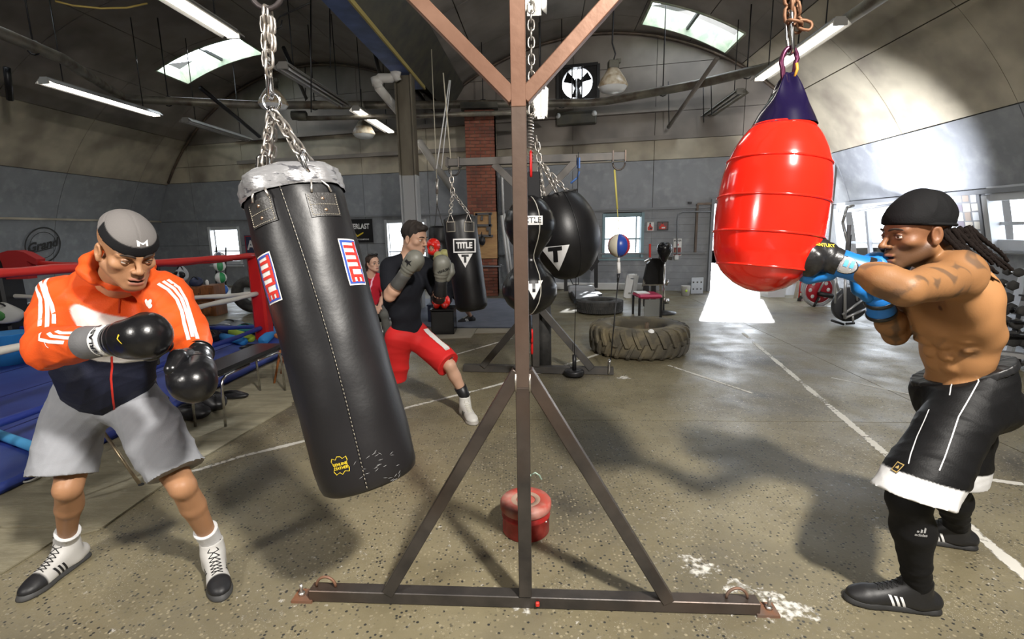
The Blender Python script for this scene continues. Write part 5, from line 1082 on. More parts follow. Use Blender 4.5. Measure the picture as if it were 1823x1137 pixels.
for k, (p, q) in enumerate((((893, 383), (906, 488)), ((897, 380), (911, 488)), ((893, 300), (896, 380)))): b = MB(); b.cyl(at(*p, 12.05+.12*k), at(*q, 12.05+.12*k), .035, 8); tag(b.build('white_pole', WT), ('white pole leaning right of the pillar, left one', 'white pole leaning right of the pillar, right one', 'upright white pole beside the dark cloth')[k], 'pole')
b = MB(); b.box(at(902, 338, 12.3), (.26, .04, .95)); tag(b.build('dark_cloth', BLACKM), 'dark hanging cloth right of the brick pillar', 'cloth')
# pipe and dark structure above pillar
b = MB(); b.box((.0+(x0+x1)/2, yp+.4, hp_+.09), (x1-x0+.16, 1.0, .12)); struct(b.build('trim_10', BEAMG), 'dark steel cap on the brick pillar')
# black boxes
def cbox(px0, px1, pyb, pyt, m_, lab, name='storage_box', cat='box'):
    c = fl((px0+px1)/2, pyb); Y = c[1]; a, c_ = at(px0, pyb, Y), at(px1, pyt, Y); r_ = thing(name, lab, cat, (c[0], Y+.2, 0)); b = MB(); b.box(((a[0]+c_[0])/2, Y+.2, c_[2]/2), (c_[0]-a[0], .4, c_[2]), bev=.015); b.build('body', m_, r_)
    b = MB(); b.box(((a[0]+c_[0])/2, Y+.2, c_[2]+.012), (c_[0]-a[0]+.02, .42, .03), bev=.008); b.build('lid', m_, r_); return (a[0]+c_[0])/2, Y+.2, c_[2]+.03
bx = cbox(768, 807, 597, 553, VINYL, 'black padded box under the red head guards')
for s in (-1, 1): b = MB(); b.sphere((bx[0]-.02+s*.06, bx[1]-.08, bx[2]+.1), .1, 16, (.8, .95, 1)); b.sphere((bx[0]-.02+s*.06, bx[1]-.17, bx[2]+.05), .05, 10); o = b.build('red_focus_mitt', REDV); tag(o, ('left' if s < 0 else 'right')+' one of two shiny red mitts on the black box', 'mitt')
cbox(762, 768, 575, 545, BK2, 'dark narrow case left of the black padded box')
# ------------------------------------------------------------------ back of the hall: machines
tm = thing('treadmill', 'grey and black treadmill behind the truck tire', 'treadmill', fl(1040, 537)); Yt2 = float(fl(1042, 538)[1])
b = MB(); 
def quad_slab(m, pts, th, up=(0, 0, 1)): p = [A(q) for q in pts]; m.add([tuple(q) for q in p]+[tuple(q+A(up)*th) for q in p], [(3,2,1,0),(4,5,6,7),(0,1,5,4),(1,2,6,5),(2,3,7,6),(3,0,4,7)])
g_ = lambda px, py, z: fl(px, py, z)
quad_slab(b, [g_(1022, 540, .02), g_(1072, 534, .02), g_(1054, 521, .02), g_(1012, 523, .02)], .14); b.build('deck', mat('dark_grey_plastic', (.05, .05, .055), .5), tm)
b = MB(); quad_slab(b, [g_(1026, 532, .165), g_(1066, 527, .165), g_(1050, 516, .165), g_(1018, 518, .165)], .012); b.build('belt', mat('treadmill_belt', (.25, .26, .28), .4), tm)
b = MB(); b.box(g_(1034, 514, .2), (.6, .3, .16), bev=.03); b.build('motor_cover', mat('silver_plastic', (.35, .36, .38), .4), tm)
for x, y0, y1 in ((1007, 518, 492), (1061, 512, 452)): b = MB(); Yq = 11.4; b.bar(at(x, y0, Yq), at(x, y1, Yq), .07, .09, up=(0, 1, 0)); b.build('upright', BLACKM, tm)
b = MB(); b.bar(at(1007, 470, 11.4), at(1062, 466, 11.4), .12, .1); b.bar(at(1050, 480, 11.3), at(1064, 462, 11.3), .1, .1); b.build('console', BLACKM, tm); b = MB(); b.tube([at(1012, 490, 11.2), at(1020, 506, 11.1), at(1030, 506, 11.1), at(1030, 494, 11.2)], .012, 6); b.build('cable', BLACKM, tm)
b = MB(); cF = fl(1122, 530); uF = A([1, 0, 0]); 
fr_ = thing('plastic_panel', 'white plastic panel leaning on the back wall right of the treadmill', 'panel', cF)
for p, q in (((1113, 529), (1119, 490)), ((1127, 529), (1133, 490)), ((1118, 491), (1133, 491)), ((1113, 527), (1127, 527)), ((1119, 520), (1124, 497))): b = MB(); b.bar(at(*p, cF[1]), at(*q, cF[1]+.02), .09, .08, up=(0, 1, 0)); b.build('frame_bar', WT, fr_)
b = MB(); c = fl(1223, 527); b.lathe([(0, 0), (.085, 0), (.105, .22), (.11, .23), (.1, .225), (0, .2)], (c[0], c[1]+.1, 0), n=20); bu = b.build('bucket', WT); tag(bu, 'white plastic bucket by the back wall near the doorway', 'bucket'); b = MB(); b.sphere((c[0]-.02, c[1]+.0, .12), .03, 8, (1, .3, 1)); b.build('label_mark', FG, bu)
b = MB(); c = fl(1243, 524); b.box((c[0], c[1]+.1, .2), (.28, .03, .38)); pb = b.build('perforated_board', mat('pale_blue_board', (.5, .54, .6), .6)); tag(pb, 'pale perforated board leaning right of the white bucket', 'board')
for i in range(2):
    for j in range(3): b = MB(); b.sphere((c[0]-.09+.09*j, c[1]+.083, .12+.16*i), .02, 8, (1, .3, 1)); b.build('hole', DARKF, pb)
# stool with red seat
st = fl(1160, 566); Y0 = st[1]; s_ = thing('red_seat_stool', 'exercise seat with red and white pad on a black frame behind the tractor tire', 'stool', (st[0], Y0+.2, 0))
tl_, trr = at(1138, 560, Y0), at(1176, 562, Y0); ht_ = float(at(1160, 530, Y0)[2]); wS = trr[0]-tl_[0]
b = MB(); b.box(((tl_[0]+trr[0])/2, Y0+.22, ht_+.02), (wS+.04, .5, .07), bev=.03); b.build('seat', mat('magenta_vinyl', (.5, .03, .1), .35), s_); b = MB(); b.box(((tl_[0]+trr[0])/2-.08, Y0+.3, ht_+.06), (wS*.6, .3, .02), bev=.008); b.build('white_patch', WHITE, s_)
for x in (tl_[0], trr[0]):
    for y in (Y0, Y0+.45): b = MB(); b.bar((x, y, 0), (x, y, ht_), .035, .035, up=(0, 1, 0)); b.build('leg', BLACKM, s_)
b = MB(); b.box(((tl_[0]+trr[0])/2+.04, Y0+.02, ht_*.5), (wS*.72, .02, ht_*.84)); b.build('mirror_panel', mat('grey_mirror', (.4, .42, .42), .2, .6), s_)
# exercise machine and speed ball
Ym = Y0+1.0; em_ = thing('exercise_machine', 'black padded exercise machine with chrome frame behind the red seat', 'machine', at(1165, 552, Ym)); 
b = MB(); b.prism([(-.16, 0), (.16, 0), (.2, .12), (.17, .42), (.08, .5), (-.06, .5), (-.14, .4), (-.2, .1)], at(1165, 506, Ym), (1, 0, 0), (0, 0, 1), (0, 1, 0), .1); b.build('backrest', VINYL, em_)
for p, q, w_ in (((1144, 507), (1188, 505), .06), ((1156, 463), (1176, 465), .08), ((1148, 466), (1156, 462), .05), ((1150, 545), (1150, 508), .12), ((1163, 548), (1163, 508), .1), ((1175, 552), (1176, 470), .05), ((1186, 508), (1188, 498), .05), ((1144, 510), (1146, 496), .03)):
    b = MB(); b.bar(at(*p, Ym+.05), at(*q, Ym+.05), w_*.8, w_*.8, up=(0, 1, .01)); b.build('frame_tube', CHROME if w_ < .08 else BLACKM, em_)
b = MB(); b.bar(at(1157, 458, Ym+.1), at(1157, 434, Ym+.1), .035, .035, up=(0, 1, 0)); b.build('red_post', REDP, em_)
Yp_ = Y0+.45; sp = thing('speed_ball_stand', 'black speed ball on a chrome pole stand', 'punching bag', at(1183, 566, Yp_))
b = MB(); b.lathe([(0, -.22), (.04, -.2), (.07, -.14), (.12, -.03), (.132, .04), (.12, .1), (.07, .145), (0, .155)], at(1183, 446, Yp_), n=24); sb_ = b.build('ball', VINYL, sp)
b = MB(); b.cyl(at(1183, 462, Yp_), at(1181, 566, Yp_), .02, 8); b.build('pole', CHROME, sp); b = MB(); b.lathe([(0, .0), (.22, 0), (.22, .03), (0, .06)], A([at(1181, 566, Yp_)[0], Yp_, 0.0]), n=20); b.build('base', BLACKM, sp)
b = MB(); b.cyl(at(1182, 536, Yp_)-A([.0, 0, 0]), at(1190, 536, Yp_), .05, 12); b.bar(at(1172, 457, Yp_+.05), at(1196, 460, Yp_+.05), .06, .04, up=(0, 1, 0)); b.build('bracket', CHROME, sp)
b = MB(); b.tube([at(1186, 508, Yp_), at(1189, 503, Yp_), at(1189, 498, Yp_)], .012, 6); b.build('hook', CHROME, sp)
# ------------------------------------------------------------------ right side: bikes, bins, rack
SILV = mat('silver_paint', (.45, .46, .48), .3, .5)
Yk = float(fl(1455, 545)[1]); bk1 = thing('spin_bike', 'exercise bike with a big red slotted flywheel, seen left of the elliptical', 'exercise bike', fl(1460, 545))
wc_ = at(1457, 525, Yk)+A([0, 0, .1]); rw = .3
b = MB(); b.tube([wc_+A([rw*math.cos(g), 0, rw*math.sin(g)]) for g in np.linspace(0, 2*math.pi, 33)[:-1]], .035, 8, closed=True); b.build('rim', mat('grey_rim', (.35, .35, .36), .5), bk1)
b = MB(); b.lathe([(0, -.015), (rw*.84, -.015), (rw*.84, .015), (0, .015)], wc_, (0, 1, 0), 32); fw_ = b.build('flywheel', mat('red_disc', (.42, .015, .03), .4), bk1)
for k in range(8): g = 2*math.pi*k/8; b = MB(); b.sphere(wc_+A([rw*.58*math.cos(g), -.012, rw*.58*math.sin(g)]), .042, 8, (1, .25, 1)); b.build('slot', WT, fw_)
for p, q, r_, m_ in (((1457, 520), (1475, 485), .02, SILV), ((1475, 485), (1478, 465), .02, BLACKM), ((1457, 522), (1495, 530), .045, BLACKM), ((1495, 530), (1488, 488), .022, SILV), ((1482, 487), (1497, 485), .04, BLACKM), ((1440, 551), (1452, 551), .02, BLACKM), ((1446, 551), (1458, 528), .022, BLACKM), ((1452, 546), (1492, 547), .022, SILV), ((1488, 548), (1496, 530), .02, SILV), ((1468, 466), (1488, 464), .018, BLACKM)):
    b = MB(); b.cyl(at(*p, Yk-.05), at(*q, Yk-.05), r_, 8); b.build('frame_tube', m_, bk1)
Ye_ = float(fl(1515, 577)[1]); el = thing('elliptical_trainer', 'grey elliptical trainer with a dark round housing below the blue glove', 'exercise machine', fl(1515, 577))
ce = at(1513, 541, Ye_); b = MB(); b.lathe([(0, -.06), (.25, -.06), (.28, -.03), (.28, .03), (.25, .06), (0, .06)], ce, (0, 1, .12), 32); b.build('housing', mat('charcoal_plastic', (.04, .042, .05), .4), el)
for p, q, r_, m_ in (((1504, 567), (1505, 470), .022, SILV), ((1504, 566), (1545, 548), .022, SILV), ((1488, 478), (1487, 540), .014, SILV), ((1500, 380+16), (1512, 445), .02, SILV), ((1500, 396), (1508, 369), .02, SILV), ((1508, 369), (1520, 366), .02, SILV), ((1512, 449), (1514, 418), .016, BLACKM), ((1512, 400), (1508, 449), .028, mat('grip', (.2, .2, .22), .6)), ((1500, 560), (1540, 530), .02, SILV), ((1519, 577), (1518, 558), .016, SILV), ((1480, 570), (1502, 577), .018, BLACKM), ((1506, 576), (1521, 575), .018, BLACKM), ((1523, 505), (1526, 535), .016, SILV), ((1512, 505), (1524, 505), .016, SILV)):
    b = MB(); b.cyl(at(*p, Ye_-.13), at(*q, Ye_-.13), r_, 8); b.build('frame_tube', m_, el)
b = MB(); q = fl(1548, 552)+A([0, .2, .14]); b.lathe([(.2, -.02), (.26, -.02), (.26, .02), (.2, .02), (.2, -.02)], q+A([0, 0, .14]), (0, 1, 0), 24); b.build('rear_wheel', BLACKM, el)
Yh = 10.2; ht = thing('hand_truck', 'red two wheeled hand truck behind the bikes', 'hand truck', at(1428, 540, Yh))
for p, q in (((1421, 540), (1427, 484)), ((1433, 538), (1437, 484)), ((1423, 520), (1434, 520)), ((1425, 502), (1435, 502)), ((1427, 486), (1437, 486)), ((1418, 541), (1434, 541))): b = MB(); b.cyl(at(*p, Yh), at(*q, Yh), .014, 6); b.build('frame_tube', REDP, ht)
b = MB(); q = at(1429, 534, Yh); b.lathe([(.05, -.03), (.1, -.03), (.11, 0), (.1, .03), (.05, .03)], q, (0, 1, 0), 20); b.build('wheel', RUBBER, ht); b = MB(); b.lathe([(0, -.02), (.055, -.02), (.055, .02), (0, .02)], q, (0, 1, 0), 16); b.build('hub', WT, ht)
BIN = mat('translucent_bin', (.62, .63, .66), .4)
for px, py, w_, lab in ((1385, 530, .42, 'white plastic bin right under the red bag, left one'), (1408, 526, .34, 'white plastic bin right under the red bag, right one')):
    c = fl(px, py)+A([0, .25, 0]); r_ = thing('storage_bin', lab, 'bin', c); b = MB(); b.add([c+A([sx*w_/2*s, sy*.2*s, z]) for z, s in ((0, .88), (.27, 1)) for sx, sy in ((-1, -1), (1, -1), (1, 1), (-1, 1))], [(3,2,1,0),(4,5,6,7),(0,1,5,4),(1,2,6,5),(2,3,7,6),(3,0,4,7)]); b.build('body', BIN, r_); b = MB(); b.box(c+A([0, 0, .285]), (w_+.03, .43, .03), bev=.008); b.build('lid', BIN, r_)
b = MB(); b.add([at(x, y, 10.6+dy) for dy in (0, .05) for x, y in ((1410, 541), (1416, 541), (1428, 480), (1423, 480))], [(3,2,1,0),(4,5,6,7),(0,1,5,4),(1,2,6,5),(2,3,7,6),(3,0,4,7)]); tag(b.build('leaning_board', PLY), 'pale board leaning left of the hand truck', 'board')
b = MB(); b.bar(at(1446, 375, 11), at(1458, 440, 11), .12, .1, up=(0, 1, 0)); struct(b.build('trim_11', GT), 'grey corner post beside the bright window')
b = MB(); b.tube([UT(C1+6.0*math.cos(th_of(1.98))-.02, 9.9, 1.95), at(1497, 378, 9.5), at(1498, 386, 9.5), at(1508, 420, 9.5)], .022, 8); tag(b.build('wall_conduit', GT), 'grey conduit in front of the bright right hand window', 'pipe')
# notice board on the right wall
def rwall(px, py, off=.0): th, t = vault_hit(px, py, C1); return th, t
th0, tt0 = rwall(1722, 384); nR = lambda th: unit(A([-math.cos(th)*CS, math.cos(th)*SN, -math.sin(th)])); cR = VP_(C1, th0, tt0, RV-.03); uR = -A([SN, CS, 0]); nr = nR(th0); vR = np.cross(nr, uR); vR = vR*(1 if vR[2] > 0 else -1)
def decR(g, m_, nm, par, off=.01, th=None):
    pts = [cR+uR*x+vR*y+nr*off for x, y in g[0]]; b = MB(); b.add(pts, g[1]); return b.build(nm, m_, par)
b = MB(); RR_ = np.stack([uR, vR, nr], 1); b.box(cR, (.66, .78, .03), R=RR_, bev=.005); nb = b.build('notice_board', GT); tag(nb, 'notice board crowded with papers and photos on the right wall', 'notice board')
rnd = random.Random(5); pal = [(.62, .6, .55), (.45, .42, .38), (.2, .18, .22), (.55, .58, .62), (.3, .25, .22), (.66, .64, .6)]
for i in range(4):
    for j in range(5):
        w_, h_ = .13*rnd.uniform(.8, 1.15), .13*rnd.uniform(.7, 1.1); decR(xf(rect_geo(w_, h_, 1), dx=-.23+.152*i, dy=-.3+.15*j, rot=rnd.uniform(-.04, .04)), mat('paper_%d' % ((i*5+j*3) % 6), pal[(i*5+j*3) % 6], .5), 'pinned_paper', nb, .018+.001*((i+j) % 3))
th0, tt0 = rwall(1688, 387); cR = VP_(C1, th0, tt0, RV-.03); wl = decR(text_geo('LINE', .12, .002), FAD, 'wall_lettering', None, .02); tag(wl, 'faded dark lettering on the grey wall left of the notice board', 'sign')
# dumbbell rack
dr_ = thing('dumbbell_rack', 'pale steel dumbbell rack with sloping side at the right edge', 'rack', fl(1805, 645)); Yd = 5.35
for p, q in (((1829, 478), (1783, 640)), ((1860, 470), (1814, 650)),): b = MB(); b.bar(at(*p, Yd+.3), at(*q, Yd-.25), .12, .05, up=(1, 0, 0)); b.build('side_plate', mat('rack_silver', (.5, .52, .56), .35, .4), dr_)
for k in range(5):
    y = (492, 516, 540, 562, 586)[k]; x = (1822, 1812, 1802, 1795, 1788)[k]; b = MB(); b.bar(at(x+8, y+10, Yd+.05-.08*k), at(x+120, y+14, Yd-.05-.08*k), .1, .02, up=(0, 0, 1)); b.build('shelf', BLACKM, dr_)
b = MB(); b.bar(at(1774, 628, Yd-.35), at(1880, 640, Yd-.6), .1, .05); b.build('lower_shelf', SILV, dr_); b = MB(); b.bar(at(1776, 632, Yd-.3), at(1776, 645, Yd-.3), .05, .05, up=(0, 1, 0)); b.bar(at(1850, 640, Yd-.5), at(1850, 668, Yd-.5), .05, .05, up=(0, 1, 0)); b.build('foot', SILV, dr_)
def dumbbell(px, py, Y, r, lab):
    c = at(px, py, Y); rt_ = thing('dumbbell', lab, 'dumbbell', c, 'dumbbells on the rack'); d = unit((.35, 1, 0.))
    for s in (0, 1): b = MB(); q = c+d*s*.2; b.lathe([(0, -r*.55), (r*.75, -r*.55), (r, -r*.3), (r, r*.3), (r*.75, r*.55), (0, r*.55)], q, d, 6 if r < .075 else 12); b.build('weight_head', RUBBER, rt_)
    b = MB(); b.cyl(c, c+d*.2, .016, 8); b.build('handle', CHROME, rt_)
for k, (x, y, r, lab) in enumerate(((1814, 485, .05, 'smallest dumbbell, highest on the near column'), (1803, 508, .055, 'second dumbbell from the top of the near column'), (1793, 530, .06, 'third dumbbell down the near column'), (1784, 553, .064, 'fourth dumbbell down the near column'), (1777, 577, .06, 'lowest dumbbell of the near column, beside the boxer'), (1820, 553, .056, 'dumbbell at the right edge level with the fourth'), (1810, 577, .06, 'dumbbell just inside the sloping side plate'), (1801, 603, .085, 'large round dumbbell low inside the rack'), (1824, 604, .08, 'large dumbbell cut by the right edge of the picture'), (1808, 640, .045, 'small dumbbell on the lower shelf'))):
    dumbbell(x, y, Yd-.03*k, r, lab)
# ------------------------------------------------------------------ smooth solid modelling for bodies and gloves
class SDF:
    """field made of tapered capsules and ellipsoids blended smoothly, meshed with surface nets on a graded grid"""
    def __init__(s): s.P = []
    def cap(s, a, b, ra, rb=None, k=.02, op='+', flat=None):
        s.P.append(('c', A(a, float), A(b, float), ra, ra if rb is None else rb, k, op, flat)); return s
    def ell(s, c, r, R=None, k=.02, op='+'):
        s.P.append(('e', A(c, float), A(r, float), np.eye(3) if R is None else A(R), k, op)); return s
    def half(s, p, n, k=.004):            # keep the side the normal points to
        s.P.append(('h', A(p, float), unit(n), k)); return s
    def bounds(s, pad=.03):
        lo, hi = A([9e9]*3), A([-9e9]*3)
        for q in s.P:
            if q[0] == 'c' and q[6] == '+':
                f = max(1, q[7][1] if q[7] else 1)
                for c, r in ((q[1], q[3]*f), (q[2], q[4]*f)): lo = np.minimum(lo, c-r); hi = np.maximum(hi, c+r)
            elif q[0] == 'e' and q[5] == '+': m = np.sqrt(((q[3]*q[2])**2).sum(1)); lo = np.minimum(lo, q[1]-m); hi = np.maximum(hi, q[1]+m)
        return lo-pad, hi+pad
    def field(s, xs, ys, zs):
        D = np.full((len(xs), len(ys), len(zs)), .2, np.float32)
        for q in s.P:
            if q[0] == 'h':
                X, Y, Z = xs[:, None, None]-q[1][0], ys[None, :, None]-q[1][1], zs[None, None, :]-q[1][2]; d = -(X*q[2][0]+Y*q[2][1]+Z*q[2][2]); D = np.maximum(D, d.astype(np.float32)); continue
            k = q[5] if q[0] == 'c' else q[4]; op = q[6] if q[0] == 'c' else q[5]; pad = k+.035
            if q[0] == 'c':
                f = max(1, q[7][1] if q[7] else 1); r = max(q[3], q[4])*f; lo = np.minimum(q[1], q[2])-r-pad; hi = np.maximum(q[1], q[2])+r+pad
            else: m = np.sqrt(((q[3]*q[2])**2).sum(1)); lo, hi = q[1]-m-pad, q[1]+m+pad
            ix = slice(*np.searchsorted(xs, (lo[0], hi[0]))); iy = slice(*np.searchsorted(ys, (lo[1], hi[1]))); iz = slice(*np.searchsorted(zs, (lo[2], hi[2])))
            X = xs[ix][:, None, None]; Y = ys[iy][None, :, None]; Z = zs[iz][None, None, :]
            if X.size == 0 or Y.size == 0 or Z.size == 0: continue
            if q[0] == 'c':
                a, ab = q[1], q[2]-q[1]; L2 = max(ab@ab, 1e-12); x, y, z = X-a[0], Y-a[1], Z-a[2]; t = np.clip((x*ab[0]+y*ab[1]+z*ab[2])/L2, 0, 1)
                x, y, z = x-t*ab[0], y-t*ab[1], z-t*ab[2]
                if q[7]:
                    n, f = unit(q[7][0]), q[7][1]; dn = (x*n[0]+y*n[1]+z*n[2])*(1/f-1); x, y, z = x+dn*n[0], y+dn*n[1], z+dn*n[2]
                d = np.sqrt(x*x+y*y+z*z)-(q[3]+(q[4]-q[3])*t)
            else:
                R, r = q[3], q[2]; x, y, z = X-q[1][0], Y-q[1][1], Z-q[1][2]; l = [(x*R[0, i]+y*R[1, i]+z*R[2, i]) for i in range(3)]
                k0 = np.sqrt(sum((l[i]/r[i])**2 for i in range(3))); k1 = np.sqrt(sum((l[i]/r[i]**2)**2 for i in range(3)))+1e-9; d = k0*(k0-1)/k1
            D0 = D[ix, iy, iz]; d = d.astype(np.float32)
            if op == '+': h = np.maximum(k-np.abs(D0-d), 0)/k; D[ix, iy, iz] = np.minimum(D0, d)-h*h*k/4
            elif op == '&': D[ix, iy, iz] = np.maximum(D0, d)
            else: h = np.maximum(k-np.abs(D0+d), 0)/k; D[ix, iy, iz] = np.maximum(D0, -d)+h*h*k/4
        return D
    def mesh(s, h=.008, fine=None, hf=.003, relax=1):
        lo, hi = s.bounds(); ax = []
        for i in range(3):
            v = [lo[i]]
            while v[-1] < hi[i]:
                st = hf if fine is not None and any(f[0][i]-hf <= v[-1] <= f[1][i] for f in fine) else h; v.append(v[-1]+st)
            ax.append(A(v))
        xs, ys, zs = ax; D = s.field(xs, ys, zs); S = D < 0; nx, ny, nz = D.shape
        cc = np.zeros((nx-1, ny-1, nz-1), np.int8)
        for i in (0, 1):
            for j in (0, 1):
                for k in (0, 1): cc += S[i:nx-1+i, j:ny-1+j, k:nz-1+k]
        act = (cc > 0) & (cc < 8); I, J, K = np.nonzero(act); idx = np.full(act.shape, -1, np.int64); idx[I, J, K] = np.arange(len(I))
        acc = np.zeros((len(I), 3)); cnt = np.zeros(len(I)); cr = [(0,0,0),(1,0,0),(0,1,0),(1,1,0),(0,0,1),(1,0,1),(0,1,1),(1,1,1)]
        for a, b in ((0,1),(2,3),(4,5),(6,7),(0,2),(1,3),(4,6),(5,7),(0,4),(1,5),(2,6),(3,7)):
            (i0, j0, k0), (i1, j1, k1) = cr[a], cr[b]; d0, d1 = D[I+i0, J+j0, K+k0], D[I+i1, J+j1, K+k1]; m = (d0 < 0) != (d1 < 0); t = np.where(m, d0/np.where(m, d0-d1, 1), 0)
            p0 = np.stack([xs[I+i0], ys[J+j0], zs[K+k0]], 1); p1 = np.stack([xs[I+i1], ys[J+j1], zs[K+k1]], 1); acc += (p0+(p1-p0)*t[:, None])*m[:, None]; cnt += m
        V = acc/cnt[:, None]; F = []
        for axn in range(3):
            sl0 = [slice(1, -1)]*3; sl0[axn] = slice(0, -1); sl1 = list(sl0); sl1[axn] = slice(1, None)
            a0, a1 = S[tuple(sl0)], S[tuple(sl1)]; e = a0 != a1; g = list(np.nonzero(e)); fl_ = a0[tuple(g)]; off = [1, 1, 1]; off[axn] = 0; g = [g[i]+off[i] for i in range(3)]
            u, v = (axn+1) % 3, (axn+2) % 3
            def cell(du, dv): c = [x.copy() for x in g]; c[u] -= du; c[v] -= dv; return idx[c[0], c[1], c[2]]
            q = np.stack([cell(1, 1), cell(0, 1), cell(0, 0), cell(1, 0)], 1); q[~fl_] = q[~fl_][:, ::-1]; F.append(q)
        F = np.concatenate(F); F = F[(F >= 0).all(1)]
        for _ in range(relax): V = smoothv(V, F)
        return V, F
def smoothv(V, F, w=.5):
    a = np.concatenate([F[:, i] for i in range(4)]); b = np.concatenate([F[:, (i+1) % 4] for i in range(4)]); S = np.zeros_like(V); n = np.bincount(a, minlength=len(V))+np.bincount(b, minlength=len(V))
    for c in range(3): S[:, c] = np.bincount(a, V[b, c], len(V))+np.bincount(b, V[a, c], len(V))
    return V*(1-w)+w*S/np.maximum(n, 1)[:, None]
def vnorm(V, F):
    n = np.cross(V[F[:, 2]]-V[F[:, 0]], V[F[:, 3]]-V[F[:, 1]]); N_ = np.zeros_like(V)
    for c in range(3): N_[:, c] = sum(np.bincount(F[:, i], n[:, c], len(V)) for i in range(4))
    return N_/(np.linalg.norm(N_, axis=1)[:, None]+1e-9)
def fold(V, s, seed=0, dirn=None):
    """smooth fold noise, vectorised"""
    r = random.Random(seed); out = np.zeros(len(V)); W_ = V*s; W_ = W_+.6*np.sin(W_[:, [1, 2, 0]]*.7+seed)
    for o in range(3):
        d = unit((r.uniform(-1, 1), r.uniform(-1, 1), r.uniform(-1, 1))) if dirn is None else unit(A(dirn)+A([r.uniform(-.5, .5) for _ in range(3)])); out += (1-np.abs(np.sin(W_@d*(1+o*.6)+r.uniform(0, 6))))**1.6*(.6**o)
    return out/1.96-.4
def npmesh(name, V, F, m, parent, cols=None, label=None):
    me = bpy.data.meshes.new(name); me.vertices.add(len(V)); me.vertices.foreach_set('co', np.ascontiguousarray(V, np.float32).ravel()); me.loops.add(F.size); me.loops.foreach_set('vertex_index', F.astype(np.int32).ravel()); me.polygons.add(len(F))
    me.polygons.foreach_set('loop_start', np.arange(0, F.size, 4, dtype=np.int32)); me.polygons.foreach_set('loop_total', np.full(len(F), 4, np.int32)); me.update(calc_edges=True); me.polygons.foreach_set('use_smooth', np.ones(len(F), bool))
    if cols is not None:
        ca = me.color_attributes.new('col', 'FLOAT_COLOR', 'POINT'); c4 = np.ones((len(V), 4), np.float32); c4[:, :3] = cols; ca.data.foreach_set('color', c4.ravel())
    return link(name, me, m, parent, label)
def sm01(x, a, b): t = np.clip((x-a)/(b-a), 0, 1); return t*t*(3-2*t)
def blend(C, col, w): return C*(1-w[:, None])+A(col)[None, :]*w[:, None]
def frame_of(fwd, up):
    f = unit(fwd); u = unit(A(up, float)-f*(A(up, float)@f)); l = np.cross(u, f); return np.stack([l, f, u], 1)     # x = the person's left, y forward, z up
def head_prims(S, c, M, sc=1.0, jaw=1.0, mouth=.0, beard=0, nose=1.0):
    P_ = lambda x, y, z: c+M@(A([x, y, z])*sc)
    def e(p, r, k=.02, op='+', R=None): S.ell(P_(*p), A(r)*sc, M if R is None else M@R, k*sc, op)
    def cp(a, b, ra, rb=None, k=.015, op='+'): S.cap(P_(*a), P_(*b), ra*sc, (ra if rb is None else rb)*sc, k*sc, op)
    e((0, -.018, .038), (.074, .094, .082)); e((0, .028, .03), (.064, .058, .062), .02); e((0, .034, -.03), (.056, .05, .075), .03)
    for s in (-1, 1):
        cp((s*.053, -.002, -.055), (s*.022, .068, -.098*jaw-.0), .020, .015, .03); e((s*.046, .052, -.026), (.020, .022, .016), .022); cp((s*.010, .086, .016), (s*.046, .068, .015), .0095, .008, .014)
        e((s*.030, .094, -.003), (.019, .016, .0115), .010, '-'); e((s*.0325, .0735, -.002), (.0140, .0135, .0125), .004)
    e((0, .075, -.102*jaw), (.022, .016, .015), .02); e((0, .068, -.066), (.031, .026, .030), .022)
    cp((0, .088, .006), (0, .108*nose, -.030), .0065, .0095, .013); e((0, .108*nose, -.034), (.0105, .010, .009), .008)
    for s in (-1, 1): e((s*.012, .097, -.037), (.0085, .010, .0075), .007); e((s*.0065, .105, -.0435), (.0035, .005, .003), .003, '-')
    z0 = -.066; zl = -.078-mouth
    cp((-.017, .090, z0-.001), (0, .0965, z0), .0052, .0058, .006); cp((.017, .090, z0-.001), (0, .0965, z0), .0052, .0058, .006); cp((-.015, .087, zl), (.015, .087, zl), .0065, .0065, .008); e((0, .089, zl), (.014, .0085, .0075), .006)
    zm = (z0+zl)/2; cp((-.021, .089, zm), (.021, .089, zm), .0015+mouth*.42, None, .003, '-'); e((0, .102, zm), (.018, .012, .0012+mouth*.5), .003, '-')
    for s in (-1, 1):
        Re = rot_to((.25*s, .15, 1), (0, 1, 0)); e((s*.077, -.010, -.010), (.0095, .0185, .031), .006); e((s*.084, -.004, -.007), (.006, .010, .018), .004, '-'); e((s*.077, -.004, -.036), (.007, .009, .010), .006)
